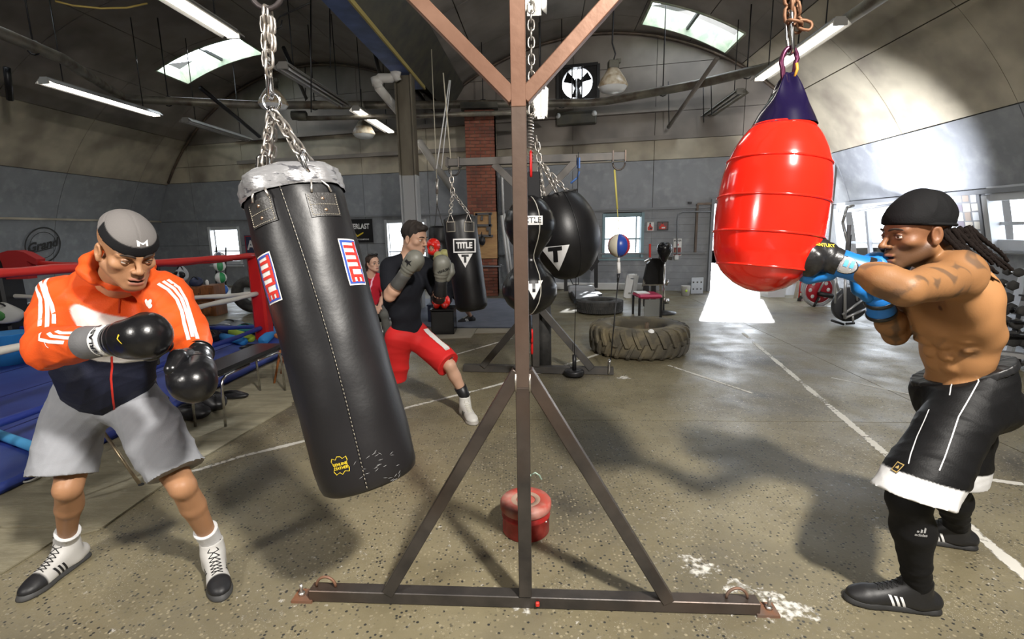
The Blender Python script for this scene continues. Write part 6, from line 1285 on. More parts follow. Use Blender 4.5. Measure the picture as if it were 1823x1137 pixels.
def head_parts(par, c, M, sc, iris=(.05, .025, .012), brow=(.03, .02, .015), gaze=(0, 0), lidm=None, lid=0.):
    P_ = lambda x, y, z: c+M@(A([x, y, z])*sc)
    for s in (-1, 1):
        b = MB(); ec = P_(s*.0325, .0752, -.003); b.sphere(ec, .0132*sc, 16); b.build('eye', mat('eye_white', (.62, .58, .54), .25), par); gd = unit(M@A([gaze[0], 1, gaze[1]-.06]))
        b = MB(); b.sphere(ec+gd*.0086*sc, .0061*sc, 12, (1, 1, .9), rot_to(gd)); b.build('iris', mat('iris', iris, .12), par)
        for sg_, an_ in ((1, 1.33-lid), (-1, 1.22)):
            b = MB(); rl = .0141*sc; ax_ = M@unit(A([0, .10*sg_, sg_])); b.lathe([(rl*math.sin(t), rl*math.cos(t)) for t in np.linspace(.05, an_, 8)]+[(rl*.93*math.sin(an_+.02), rl*.93*math.cos(an_+.02))], ec, ax_, 20); b.build('eyelid', lidm or mat('lid_dark', A(brow)*1.3, .6), par)
        b = MB(); b.tube([P_(s*x, y+.0015, z-.0012) for x, y, z in ((.019, .086, .0005), (.026, .0883, .0042), (.034, .0880, .0050), (.041, .0845, .0035), (.0455, .080, .000))], [A(r)*sc for r in (.0008, .0012, .0013, .0012, .0008)], 6); b.build('eyelash', mat('lid_dark', A(brow)*.8, .6), par)
        b = MB(); b.tube([P_(s*x, y, z) for x, y, z in ((.011, .0985, .017), (.020, .0975, .0215), (.032, .0925, .0235), (.042, .084, .0215), (.050, .074, .016))], [.002*sc, .0037*sc, .0036*sc, .003*sc, .0012*sc], 6); b.build('eyebrow', mat('brow', brow, .9), par)
def head_cols(V, C, c, M, sc, lip, dark, ears=True, stubble=0., mouth=0.):
    L = (V-c)@M/sc; x, y, z = L[:, 0], L[:, 1], L[:, 2]; near = (np.abs(x) < .1) & (np.abs(y) < .13) & (z > -.13) & (z < .12)
    zm = -.072-mouth/2
    w = sm01(y, .082, .088)*(1-sm01(np.abs(x), .018, .024))*(1-sm01(np.abs(z-zm), .010+mouth*.5, .0135+mouth*.5))*near; C = blend(C, lip, w*.8)
    w = (1-sm01(np.abs(z-zm), .001+mouth*.4, .003+mouth*.5))*(1-sm01(np.abs(x), .017, .021))*sm01(y, .066, .08)*near; C = blend(C, A(dark)*.25, w)
    if stubble:
        w = sm01(-z, .022, .045)*(1-sm01(-z, .115, .13))*sm01(y, -.02, .01)*near*stubble; w = w*(1-.75*(1-sm01(np.abs(z-zm), .012, .016))*(1-sm01(np.abs(x), .02, .028))); C = blend(C, dark, w)
    w = ((1-sm01(np.abs(np.abs(x)-.032), .012, .02))*(1-sm01(np.abs(z+.002), .008, .016))*sm01(y, .06, .075)*near)*.35; C = blend(C, dark, w); return C
def limb(S, P_, R_, k=.03, flat=None):
    for i in range(len(P_)-1): S.cap(P_[i], P_[i+1], R_[i], R_[i+1], k, '+', flat)
def body_prims(S, J, muscle=1.0, g=0.0, arms=True, legs=True, torso=True, female=False, feet=True):
    """J: joints; g: inflation for clothes"""
    m = muscle; up = unit(J['neck']-J['pelvis']); R = J['R']; lf, fw = R[:, 0], R[:, 1]
    if torso:
        pel, ch, nk = J['pelvis'], J['chest'], J['neck']; shL, shR = J['shL'], J['shR']; W_ = np.linalg.norm(shL-shR)/2
        Rp = frame_of(J.get('pfwd', fw), up); wa = (pel+ch)/2+up*(-.0)
        S.ell(pel, (.142+g, .108+g, .115+g), Rp, .05); S.ell(wa-fw*.005, (.128*m+g, .092*m+g, .15), R, .06)
        S.ell(ch, (.155*m+g, .108*m+g, .155), R, .06); S.ell(ch+up*.09-fw*.01, (W_*.86+g, .088*m+g, .085+g), R, .05)
        for s, sh in ((1, shL), (-1, shR)):
            S.ell(ch+lf*s*.075+fw*.058*m+up*.045, (.075*m+g*.5, .042*m+g*.5, .052*m), R, .035)
            S.cap(nk+lf*s*.03-fw*.01, sh-lf*s*.02+up*.02, .045*m+g*.5, .05*m+g*.6, .04); S.cap(ch+lf*s*.10-up*.1-fw*.03, sh-up*.07-lf*s*.01, .055*m+g*.6, .05*m+g*.6, .045)
            S.ell(J['hipL' if s > 0 else 'hipR']-Rp[:, 1]*.045-up*.02, (.074+g, .080+g, .088+g), Rp, .04)
    for s, a in ((1, 'L'), (-1, 'R')):
        if arms:
            sh, el, wr = J['sh'+a], J['el'+a], J['wr'+a]; u = unit(el-sh); f_ = unit(wr-el)
            S.ell(sh+u*.02, (.062*m+g, .062*m+g, .070*m+g), rot_to(u), .03); S.cap(sh, sh+(el-sh)*.5, .056*m+g, .052*m+g, .02); S.cap(sh+(el-sh)*.5, el, .052*m+g, .041*m+g, .02)
            bi = unit(np.cross(np.cross(u, f_), u)) if abs(u@f_) < .98 else fw
            S.ell(sh+(el-sh)*.52+bi*.018, (.036*m+g*.6, .04*m+g*.6, .085), rot_to(u), .02); S.ell(sh+(el-sh)*.45-bi*.02, (.038*m+g*.6, .036*m+g*.6, .1), rot_to(u), .02)
            S.cap(el, el+(wr-el)*.35, .042*m+g, .047*m+g, .02); S.cap(el+(wr-el)*.35, wr, .047*m+g, .029*m+g*.8, .02)
        if legs:
            hp, kn, an = J['hip'+a], J['kn'+a], J['an'+a]; sh_ = unit(an-kn); bk = -J['ft'+a]
            S.cap(hp, hp+(kn-hp)*.5, .088*m+g, .076*m+g, .04); S.cap(hp+(kn-hp)*.5, kn, .076*m+g, .049*m+g, .02); S.ell(kn-bk*.020, (.033+g, .034+g, .042+g), rot_to(sh_), .03)
            S.cap(kn, kn+(an-kn)*.35, .047*m+g, .046*m+g, .015); S.cap(kn+(an-kn)*.35, an, .046*m+g, .033+g*.7, .015); S.ell(kn+(an-kn)*.28+bk*.022, (.037*m+g*.5, .038*m+g*.5, .10), rot_to(sh_), .03)
            if feet:
                d = J['ft'+a]; S.cap(an-A([0, 0, .02])-d*.015, (an+d*.15)*A([1, 1, 0])+A([0, 0, .035]), .036, .028, .02, '+'); S.cap(an*A([1, 1, 0])-d*.02+A([0, 0, .035]), an*A([1, 1, 0])+d*.14+A([0, 0, .03]), .033, .028, .02)
    return S
def neck_prims(S, J, hc, M, sc=1., r=.058):
    S.cap(J['neck']-A([0, 0, .02]), hc+M@A([0, -.028, -.06])*sc, r*1.08, r*.94, .03); S.cap(J['neck'], hc+M@A([0, .005, -.075])*sc, r*.8, r*.66, .02)
def cap_sdf(pr, m): V, F = pr; return V, F
def colorize_const(V, c): return np.tile(A(c, float), (len(V), 1))
def shoe(par, an, d, base, accent, sole, L_=.29, stripes=None, w=.05, name='shoe', hi=.115, outer=1, lace=None, zoff=0., toe_col=None, up=None, sole_h=.028):
    d = unit(d*A([1, 1, 0])); n = A([-d[1], d[0], 0]); z = A([0, 0, 1.]); g = A([an[0], an[1], zoff]); heel = g-d*.062; S = SDF(); 
    S.cap(heel+z*.045+d*.01, g+d*(L_-.125)+z*.036, w*.78, w*.80, .02); S.ell(g+d*(L_-.115)+z*.030, (w*.98, .070, .036), np.stack([n, d, z], 1), .02); S.cap(g+z*.05, (an if up is None else up)+z*(hi-an[2]+zoff-.02)*1.0 if False else g+z*hi+(A([an[0], an[1], 0])-g*A([1, 1, 0])), .048, .049, .03)
    S.cap(g+d*.015+z*.10, g+d*.12+z*.045, .042, .034, .03); S.half(g+z*.022, z); S.half(g+z*(hi+.004), -z)
    V, F = S.mesh(.005, relax=2); L = np.stack([(V-g)@n, (V-g)@d, (V-g)@z], 1); C = colorize_const(V, base)
    if toe_col is not None: C = blend(C, toe_col, sm01(L[:, 1], L_-.135, L_-.125))
    o = npmesh(name, V, F, mat('shoe_fabric', (.5, .5, .5), .5, attr='col', bump=.06, scale=30), par, C)
    S2 = SDF(); S2.cap(heel+d*.012, g+d*(L_-.13), w*.84, w*.95, .01, '+'); S2.ell(g+d*(L_-.112), (w*1.04, .078, .05), np.stack([n, d, z], 1), .02); S2.half(g+z*.001, z, .001); S2.half(g+z*sole_h, -z, .001); V2, F2 = S2.mesh(.005, relax=1); npmesh('sole', V2, F2, mat('sole_%s' % str(sole), sole, .6), o)
    bv = bvh_of(o)
    if stripes:
        for sd in ((outer,) if stripes[1] == 1 else (1, -1)):
            for k in range(3):
                q = poly_geo([(-.004, 0), (.006, 0), (-.012, .045), (-.022, .045)] if sd > 0 else [(-.006, 0), (.004, 0), (.022, .045), (.012, .045)], .01); decal(xf(q, dx=(-.004+.019*k)*1), g+d*.055*1+z*.026, d if sd < 0 else -d if False else d*1.0*(1 if sd < 0 else -1)*1.0, z, bv, stripes[0], 'stripe', o, .0015, .12) if sd < 0 else decal(xf(q, dx=-(.004+.019*k)), g+d*.055+z*.026, -d, z, bv, stripes[0], 'stripe', o, .0015, .12)
    if lace is not None:
        b = MB(); 
        def top(f_, s): 
            p = g+d*f_+n*s; h, hn, _, _ = bv.ray_cast(Vector(p+z*.3), Vector((0, 0, -1)), .4); return (A(h)+A([0, 0, .002])) if h else p+z*.05
        for k in range(7):
            f0, f1 = .035+.016*k, .035+.016*(k+1); b.tube([top(f0, -.022), top((f0+f1)/2, 0), top(f1, .022)], .0022, 5); b.tube([top(f0, .022), top((f0+f1)/2, 0), top(f1, -.022)], .0022, 5)
        b.tube([top(.04, 0), top(.03, .02)+A([0, 0, .006]), top(.03, .035)+A([0, 0, .004]), top(.04, .012)], .0025, 5); b.tube([top(.04, 0), top(.03, -.02)+A([0, 0, .006]), top(.03, -.035)+A([0, 0, .004]), top(.04, -.012)], .0025, 5); b.build('laces', lace, o)
    return o
def glove(par, wr, d, palm, m_, cuffm, lab, sc=1.0, thumb=1, cuff_l=.085, cufr=.047, thumb_m=None, hf=.0045):
    """boxing glove: d along the hand, palm the side the fingers curl to, thumb +1/-1 picks the side"""
    d = unit(d); p = unit(A(palm)-d*(A(palm)@d)); sd = np.cross(d, p)*thumb; R = np.stack([sd, p, d], 1); q = lambda x, y, z: wr+R@(A([x, y, z])*sc); S = SDF()
    S.cap(q(0, 0, .02), q(0, -.004, .08), .041*sc, .05*sc, .02); S.ell(q(0, -.012, .115), (.058*sc, .046*sc, .07*sc), R, .02); S.ell(q(0, .0, .165), (.062*sc, .060*sc, .056*sc), R, .03); S.ell(q(0, .036, .135), (.056*sc, .040*sc, .052*sc), R, .025); S.ell(q(0, .05, .105), (.05*sc, .028*sc, .03*sc), R, .015)
    V, F = S.mesh(hf*sc, relax=2); N_ = vnorm(V, F); L = (V-wr)@R/sc
    cr = np.exp(-((L[:, 2]-.082)/.006)**2)*sm01(-L[:, 1], -.03, .0)*.0035+np.exp(-((L[:, 2]-.055)/.005)**2)*.002+.0022*fold(L, 60, 3)*sm01(L[:, 1], .0, .04); V = V-N_*cr[:, None]*sc
    g_ = npmesh('boxing_glove', V, F, m_, par, label=lab)
    T = SDF(); T.cap(q(.040, .016, .045), q(.062, .030, .095), .024*sc, .026*sc, .01); T.cap(q(.062, .030, .095), q(.052, .046, .14), .0265*sc, .022*sc, .01); V, F = T.mesh(hf*sc, relax=1); npmesh('thumb', V, F, thumb_m or m_, g_)
    b = MB(); prof = [(cufr*1.0*sc, -cuff_l*sc), (cufr*1.04*sc, -cuff_l*sc+.004), (cufr*.97*sc, -.04*sc), (cufr*.93*sc, 0), (cufr*.98*sc, .03*sc), (cufr*.9*sc, .036*sc)]; b.lathe(prof, wr, d, 32, p); b.lathe([(cufr*1.0*sc, -cuff_l*sc), (cufr*.8*sc, -cuff_l*sc+.003)], wr, d, 32, p); cf = b.build('cuff', cuffm, g_)
    return g_, cf, R, q
def ribbon(bvh, pts, w, m, name, par, off=.0015, n=None, reach=.06):
    """flat strip following the surface: pts are near-surface points"""
    P_ = [A(p, float) for p in pts]; Q = []
    for i in range(len(P_)-1):
        k = max(1, int(np.linalg.norm(P_[i+1]-P_[i])/.012)); Q += [P_[i]+(P_[i+1]-P_[i])*j/k for j in range(k)]
    Q.append(P_[-1]) if P_ else None; V = []; Q = [x for i, x in enumerate(Q) if i == 0 or np.linalg.norm(x-Q[i-1]) > 1e-5]
    if len(Q) < 3: return None
    for i in range(len(Q)):
        h, hn, _, _ = bvh.find_nearest(Vector(Q[i]));
        if h is None: continue
        t = unit(Q[min(i+1, len(Q)-1)]-Q[max(i-1, 0)]); hn = A(hn); s = np.cross(hn, t)
        if not np.isfinite(s).all() or np.linalg.norm(s) < 1e-6: continue
        s = unit(s)
        for e in (-.5, 0, .5):
            g_, gn, _, _ = bvh.find_nearest(Vector(A(h)+s*w*e)); V.append(A(g_)+A(gn)*off)
    if len(V) < 6: return None
    b = MB(); k = len(V)//3; b.add(V, [f for i in range(k-1) for f in ((3*i, 3*i+1, 3*i+4, 3*i+3), (3*i+1, 3*i+2, 3*i+5, 3*i+4))], True); return b.build(name, m, par, fix=False)
def pxpath(bvh, pts):
    out = []
    pts = [A(p, float) for p in pts]; Q = []
    for i in range(len(pts)-1): k = max(1, int(np.linalg.norm(pts[i+1]-pts[i])/7)); Q += [pts[i]+(pts[i+1]-pts[i])*j/k for j in range(k)]
    Q.append(pts[-1])
    for q in Q:
        h, n, _, _ = bvh.ray_cast(Vector((0, 0, EYE)), Vector(ray(q[0], q[1])).normalized())
        if h is None: continue
        if out and (A(h)-out[-1][-1])@(A(h)-out[-1][-1]) < .006: out[-1].append(A(h))
        else: out.append([A(h)])
    return max(out, key=len) if out else []
def cast(bvh, px, py):
    h, n, _, _ = bvh.ray_cast(Vector((0, 0, EYE)), Vector(ray(px, py)).normalized()); return (A(h), A(n)) if h is not None else (None, None)
def lift(V, F, amp, s, seed, w=None, dirn=None):
    N_ = vnorm(V, F); f = fold(V, s, seed, dirn)*amp; f = f if w is None else f*w; return V+N_*f[:, None]
def trefoil(s=1.):
    gs = []
    for a, k in ((0, 1.15), (.75, 1), (-.75, 1)): gs.append(xf(poly_geo([(math.sin(t)*.28*(1 if 1 else 0), (1-math.cos(t))*.5) for t in np.linspace(0, 2*math.pi, 15)[:-1]], .15), rot=-a, s=k*s))
    for j in range(3): gs.append(xf(rect_geo(1.25-.2*abs(j-1)*.6, .07, .15), dy=-.08-.13*j, s=s))
    return join_geo(*gs)
def three_bars(s=1.):
    return join_geo(*[poly_geo([(s*(-.5+.33*k), 0), (s*(-.5+.33*k+.2), 0), (s*(-.5+.33*k+.2+.02), s*h*.8), (s*(-.5+.33*k-.0), s*h)], .02) for k, h in enumerate((.3, .5, .75))])
def pleg(S, hp, kn, r0, r1, flat=None): S.cap(hp, kn, r0, r1, .04, '+', flat)
SKIN = mat('skin', (.4, .2, .1), .5, attr='col', bump=.08, scale=90, spec=.38)
CLOTH = mat('cloth_col', (.5, .5, .5), .85, attr='col', bump=.15, scale=90, spec=.2); NYLON = mat('nylon_col', (.5, .5, .5), .62, attr='col', bump=.12, scale=60, spec=.25); SATIN = mat('satin_col', (.1, .1, .1), .55, attr='col', bump=.1, scale=60, spec=.22)
LACEB = mat('black_lace', (.01, .01, .01), .7); LACEW = mat('white_lace', (.6, .58, .5), .7)
Z3 = A([0, 0, 1.])
# ================================================================== boxer in the orange jacket
JL = dict(pelvis=at(188, 705, 2.14), chest=at(198, 585, 2.0), neck=at(208, 492, 1.90), shR=at(112, 528, 1.93), shL=at(292, 524, 1.95), elR=at(86, 620, 1.74), wrR=at(190, 606, 1.60), elL=at(332, 590, 1.86), wrL=at(352, 636, 1.70),
    hipR=at(150, 715, 2.13), hipL=at(232, 712, 2.13), knR=at(122, 868, 1.95), anR=at(120, 962, 2.14), knL=at(325, 865, 1.9), anL=at(376, 962, 2.08))
JL['R'] = frame_of((.2, -.93, -.25), JL['neck']-JL['pelvis']); JL['ftR'] = unit(fl(45, 1068)-fl(140, 1000)); JL['ftL'] = unit(fl(391, 1066)-fl(377, 1005)); JL['pfwd'] = A([.12, -.95, 0])
pb = thing('person', 'man in orange, white and navy track jacket, grey shorts and beanie, bent forward boxing', 'person', (JL['pelvis'][0], 2.1, 0))
hc = at(226, 444, 1.76); HM = frame_of((.74, -.50, -.44), (.05, .0, 1)); hs = 1.02
S = SDF(); body_prims(S, JL, 1.0, feet=False); neck_prims(S, JL, hc, HM, hs, .06); head_prims(S, hc, HM, hs, 1.03, .005)
V, F = S.mesh(.011, fine=[(hc-.15, hc+.15)], hf=.0033, relax=1); C = colorize_const(V, (.40, .205, .105)); f = fold(V, 12, 4); C = C*(1+.10*f[:, None]); C = head_cols(V, C, hc, HM, hs, (.36, .13, .10), (.17, .075, .04), stubble=.35, mouth=.005)
npmesh('body', V, F, SKIN, pb, C); head_parts(pb, hc, HM, hs, gaze=(.1, -.2), lidm=mat('lid_skin_a', (.33, .165, .085), .45), lid=-.12)
# beanie
q = lambda x, y, z: hc+HM@(A([x, y, z])*hs)
S = SDF(); S.ell(q(0, -.014, .040), A([.083, .104, .093])*hs, HM, .02); S.ell(q(0, .012, .028), A([.079, .082, .075])*hs, HM, .03); S.half(q(0, .07, .030), HM@A([0, .42, 1])); V, F = S.mesh(.004, relax=2)
L = (V-hc)@HM/hs; C = colorize_const(V, (.165, .155, .15)); dd = (L[:, 2]-.030)+(L[:, 1]-.07)*.42; w = (1-sm01(dd, .034, .037))*sm01(L[:, 1], -.012, -.008); C = blend(C, (.006, .006, .007), w)
N_ = vnorm(V, F); V = V-N_*(np.exp(-(dd-.0355)**2/.000004)*.0012+np.exp(-(L[:, 0]**2)/.000006)*.0012*(dd > .037))[:, None]
bn_ = npmesh('beanie', V, F, CLOTH, pb, C); bvx = bvh_of(bn_)
p, n = cast(bvx, 254, 433)
if p is not None: u_ = unit(np.cross(HM[:, 2], n)); decal(xf(poly_geo([(-.5, -.3), (-.5, .3), (-.1, .05), (.1, .05), (.5, .3), (.5, -.3), (.3, -.3), (.25, .0), (.05, -.15), (-.05, -.15), (-.25, .0), (-.3, -.3)]), s=.033), p, u_, HM[:, 2], bvx, WHITE, 'emblem', bn_, .0015)
# jacket
S = SDF(); body_prims(S, JL, 1.03, .022, legs=False); up = unit(JL['neck']-JL['pelvis']); fw = JL['R'][:, 1]; lf = JL['R'][:, 0]
S.ell(JL['pelvis']+up*.10+fw*.02, (.175, .135, .12), JL['R'], .05); S.ell((JL['pelvis']+JL['chest'])/2+fw*.03, (.18, .14, .15), JL['R'], .05); S.ell(JL['chest']-fw*.03, (.20, .13, .17), JL['R'], .05)
for a in 'RL': S.cap(JL['sh'+a], JL['el'+a], .078, .07, .03); S.cap(JL['el'+a], JL['el'+a]+(JL['wr'+a]-JL['el'+a])*.72, .070, .054, .025)
for k in range(9):
    a0, a1 = [math.pi*2*j/10+.35 for j in (k, k+1)]; hcen = JL['neck']+up*.035+fw*.012
    ring_ = lambda a: hcen+lf*.088*math.cos(a)+fw*.085*math.sin(a)+up*(.028*(-math.sin(a))+.0)
    S.cap(ring_(a0+math.pi*.5), ring_(a1+math.pi*.5), .026, .026, .02)
S.cap(JL['neck']-fw*.10+up*.03+lf*.04, JL['neck']-fw*.10+up*.03-lf*.06, .045, .04, .03)
S.half(JL['pelvis']+up*.035, up+fw*.0); 
wd = unit(JL['wrR']-JL['elR']); wl_ = unit(JL['wrL']-JL['elL'])
V, F = S.mesh(.0058, relax=2)
nb_ = A([(V-JL['el'+a])@unit(JL['wr'+a]-JL['el'+a]) for a in 'RL']); s_ = (V-JL['pelvis'])@up
def segd(V, a, b): ab = b-a; t = np.clip((V-a)@ab/(ab@ab), 0, 1); return np.linalg.norm(V-a-t[:, None]*ab, axis=1), t
dR = np.minimum(segd(V, JL['shR'], JL['elR'])[0], segd(V, JL['elR'], JL['wrR'])[0]); dL = np.minimum(segd(V, JL['shL'], JL['elL'])[0], segd(V, JL['elL'], JL['wrL'])[0]); dTo = segd(V, JL['pelvis'], JL['chest']+up*.05)[0]; arm = 1-sm01((np.minimum(dR, dL)-.078)-(dTo-.165), -.004, .004)
V = lift(V, F, .016, 13, 5, w=.35+.65*arm); V = lift(V, F, .009, 26, 9)
C = colorize_const(V, (.66, .085, .012)); s1 = float((at(200, 572, 1.86)-JL['pelvis'])@up); s2 = float((at(200, 645, 1.93)-JL['pelvis'])@up); front = 1-arm
C = blend(C, (.66, .65, .63), (1-sm01(s_, s1-.003, s1+.003))*front); C = blend(C, (.010, .012, .026), (1-sm01(s_, s2-.003, s2+.003))*front)
jk = npmesh('track_jacket', V, F, NYLON, pb, C); jb = bvh_of(jk); z1 = lambda pts: [(x/2.842, y/2.842+350) for x, y in pts]
STW = mat('white_stripe_cloth', (.70, .69, .67), .6)
for pts in ([(412, 312), (340, 318), (280, 332), (225, 358), (190, 390), (182, 430), (188, 475), (204, 515), (206, 560), (204, 610), (201, 655)], [(425, 334), (350, 343), (285, 362), (232, 392), (206, 430), (222, 480), (237, 530), (240, 580), (238, 660)], [(430, 358), (350, 370), (290, 390), (248, 412), (228, 440), (238, 490), (262, 550), (272, 600), (273, 665)],
    [(205, 690), (200, 722), (250, 733), (325, 738)], [(245, 690), (262, 706), (330, 714), (385, 716)], [(285, 680), (310, 690), (350, 690), (392, 688)],
    [(800, 440), (850, 470), (895, 520), (920, 580), (935, 650), (955, 725)], [(825, 428), (880, 465), (918, 515), (945, 590), (962, 650), (975, 710)], [(848, 420), (905, 460), (940, 520), (962, 590), (985, 670), (1000, 720)],
    [(1000, 745), (1003, 800)], [(1022, 748), (1027, 805)]):
    pp = pxpath(jb, z1(pts))
    if len(pp) > 3: ribbon(jb, pp, .0115, STW, 'white_stripe', jk)
pp = pxpath(jb, z1([(566, 800), (568, 860), (562, 920), (568, 990), (577, 1060), (578, 1090)])); ribbon(jb, pp, .007, REDP, 'zipper', jk, .003); pp = pxpath(jb, z1([(590, 470), (604, 520), (600, 590)])); ribbon(jb, pp, .004, mat('dark_orange', (.4, .04, .01), .6), 'zipper', jk, .002)
p, n = cast(jb, 264, 546)
if p is not None: u_ = unit(np.cross(up, n)); decal(trefoil(.030), p, u_, up, jb, STW, 'emblem', jk, .002); 
# collar opening lining
# shorts
GREYS = (.30, .31, .335)
S = SDF(); pe = JL['pelvis']; S.ell(pe+up*.02, (.180, .140, .13), frame_of(JL['pfwd'], up), .05); knR, knL = JL['knR'], JL['knL']
S.cap(JL['hipR']-lf*.02, knR+A([-.03, 0, .02]), .115, .128, .05); S.half(knR+A([0, 0, .055]), unit(JL['hipR']-knR)+A([0.03, 0, .2]), .004); 
VA, FA = S.mesh(.0075, relax=2)
S = SDF(); S.ell(pe+up*.02, (.180, .140, .13), frame_of(JL['pfwd'], up), .05); S.cap(JL['hipL']+lf*.02, knL+A([.0, 0, .03]), .115, .112, .05); S.half(knL+A([0, 0, .05])-unit(knL-JL['hipL'])*.02, unit(JL['hipL']-knL)+A([-.1, 0, .8]), .004); VB, FB_ = S.mesh(.0075, relax=2)
V = np.concatenate([VA, VB]); F = np.concatenate([FA, FB_+len(VA)]); wz = sm01(V[:, 2], 1.0, .5); V = lift(V, F, .018, 11, 21, dirn=(.3, .1, -1)); V = lift(V, F, .008, 24, 3)
C = colorize_const(V, GREYS)*(1+.12*fold(V, 60, 8)[:, None]); npmesh('sweat_shorts', V, F, CLOTH, pb, C)
# socks and shoes
SOCK = mat('white_sock', (.7, .7, .71), .85, bump=.5, scale=40, stretch=(1, 1, 4))
for a in 'RL':
    an, kn = JL['an'+a], JL['kn'+a]; d = unit(kn-an); b = MB(); tp_ = an+d*.075; b.tube([an-A([0, 0, .05]), an, an+d*.04, an+d*.085, tp_+d*.015, tp_+d*.018], [.045, .044, .0455, .0485, .050, .047], 20); b.build('sock', SOCK, pb)
    shoe(pb, an*A([1, 1, 0])+A([0, 0, .10]), JL['ft'+a], (.55, .54, .52), None, (.05, .05, .05), .285, lace=LACEB, hi=.16, toe_col=(.012, .012, .014), stripes=(BLACKM, 2), w=.048)
# gloves
BG = mat('black_glove', (.007, .007, .008), .28, 0, bump=.05, scale=45, spec=.5); CUFG = mat('grey_cuff', (.15, .15, .155), .5, bump=.1, scale=50)
g_, cf, GR, gq = glove(pb, JL['wrR'], at(318, 592, 1.50)-JL['wrR'], (0.1, .9, .25), BG, CUFG, 'black glove with white cuff band and yellow tick', 1.16, thumb=-1, hf=.004)
gb = bvh_of(g_); cfb = bvh_of(cf); dG = GR[:, 2]
p, n = cast(cfb, 165, 612)
if p is not None:
    v_ = -dG; u_ = unit(np.cross(v_, n)); bnd = decal(xf(rect_geo(.125, .048, .008)), p, u_, v_, cfb, WHITE, 'white_band', cf, .002, .3); decal(xf(text_geo('EVERLAST', .030, .0009, .86, 2)), p, u_, v_, cfb, BLACKM, 'lettering', cf, .0042, .3)
p, n = cast(gb, 214, 603)
if p is not None: v_ = -dG; u_ = unit(np.cross(v_, n)); decal(xf(poly_geo([(-.5, .1), (-.1, -.35), (.75, .2), (.7, 0), (-.1, -.6), (-.7, -.1)], .15), s=.021), p, dG*0+unit(A([.2, 0, -1])), unit(A([1, 0, .2])), gb, YELLOW, 'tick_mark', g_, .002)
glove(pb, JL['wrL'], at(344, 700, 1.50)-JL['wrL'], (-1, 0, 0), BG, BG, 'black glove hanging lower, seen from its back', 1.06, thumb=-1, hf=.004, cuff_l=.03)
# ================================================================== shirtless boxer
JR = dict(pelvis=at(1716, 690, 1.95), chest=at(1688, 548, 1.90), neck=at(1668, 452, 1.88), shL=at(1708, 492, 1.73), shR=at(1645, 502, 2.04), elL=at(1612, 515, 1.57), wrL=at(1514, 474, 1.70), elR=at(1594, 594, 2.0), wrR=at(1566, 535, 1.92),
    hipL=at(1724, 718, 1.86), hipR=at(1722, 715, 2.04), knL=at(1618, 888, 1.72), anL=at(1634, 1046, 1.78), knR=at(1690, 865, 2.05), anR=at(1704, 935, 2.18))
JR['anL'][2] = .10; JR['anR'][2] = .10
JR['R'] = frame_of((-.95, -.18, -.12), JR['neck']-JR['pelvis']); JR['ftL'] = unit(fl(1508, 1098)-fl(1650, 1118)); JR['ftR'] = unit(fl(1662, 970)-fl(1735, 982)); JR['pfwd'] = A([-.92, -.35, 0])
pr = thing('person', 'shirtless tattooed man in black cap and black shorts punching the red bag', 'person', (JR['pelvis'][0], 1.95, 0))
hc2 = at(1630, 413, 1.82); HM2 = frame_of((-.98, .02, -.12), (-.04, 0, 1)); hs2 = 1.07
S = SDF(); body_prims(S, JR, 1.06, feet=False); neck_prims(S, JR, hc2, HM2, hs2, .064); up2 = unit(JR['neck']-JR['pelvis']); R2_ = JR['R']; l2_, f2_ = R2_[:, 0], R2_[:, 1]
# back, flank, chest and belly muscles
ch = JR['chest']
for s in (1, -1):
    S.cap(ch+l2_*s*.112-f2_*.030+up2*.05, ch+l2_*s*.078-f2_*.01-up2*.09, .052, .035, .04); S.ell(ch+l2_*s*.07-f2_*.058+up2*.07, (.07, .04, .09), R2_, .03)
    for k in range(4): S.ell(ch+l2_*s*.032+f2_*(.098-.004*k)-up2*(.075+.056*k), (.028, .018, .026), R2_, .014)
    for k in range(3): S.ell(ch+l2_*s*(.112-.008*k)+f2_*(.05)-up2*(.05+.045*k), (.018, .035, .016), R2_@rot_to((0, .5, 1)), .015)
S.cap(JR['shL'], JR['elL'], .062, .046, .03); S.ell(JR['shL'], (.072, .072, .072), None, .03)
S.cap(JR['elL'], JR['elL']+(JR['wrL']-JR['elL'])*.45, .048, .052, .02)
S.cap(JR['neck']+l2_*.03, JR['shL']+up2*.03, .05, .055, .04); head_prims(S, hc2, HM2, hs2, 1.02, .006, nose=1.04)
V, F = S.mesh(.0095, fine=[(hc2-.155, hc2+.155)], hf=.0034, relax=1)
C = colorize_const(V, (.36, .175, .07)); f = fold(V, 9, 14); C = C*(1+.14*f[:, None]); hd = (V[:, 2] > JR['neck'][2]+.06)*1.0; C = blend(C, (.20, .088, .042), sm01(V[:, 2], JR['neck'][2]+.0, JR['neck'][2]+.07)*(np.abs(V[:, 0]-hc2[0]) < .2))
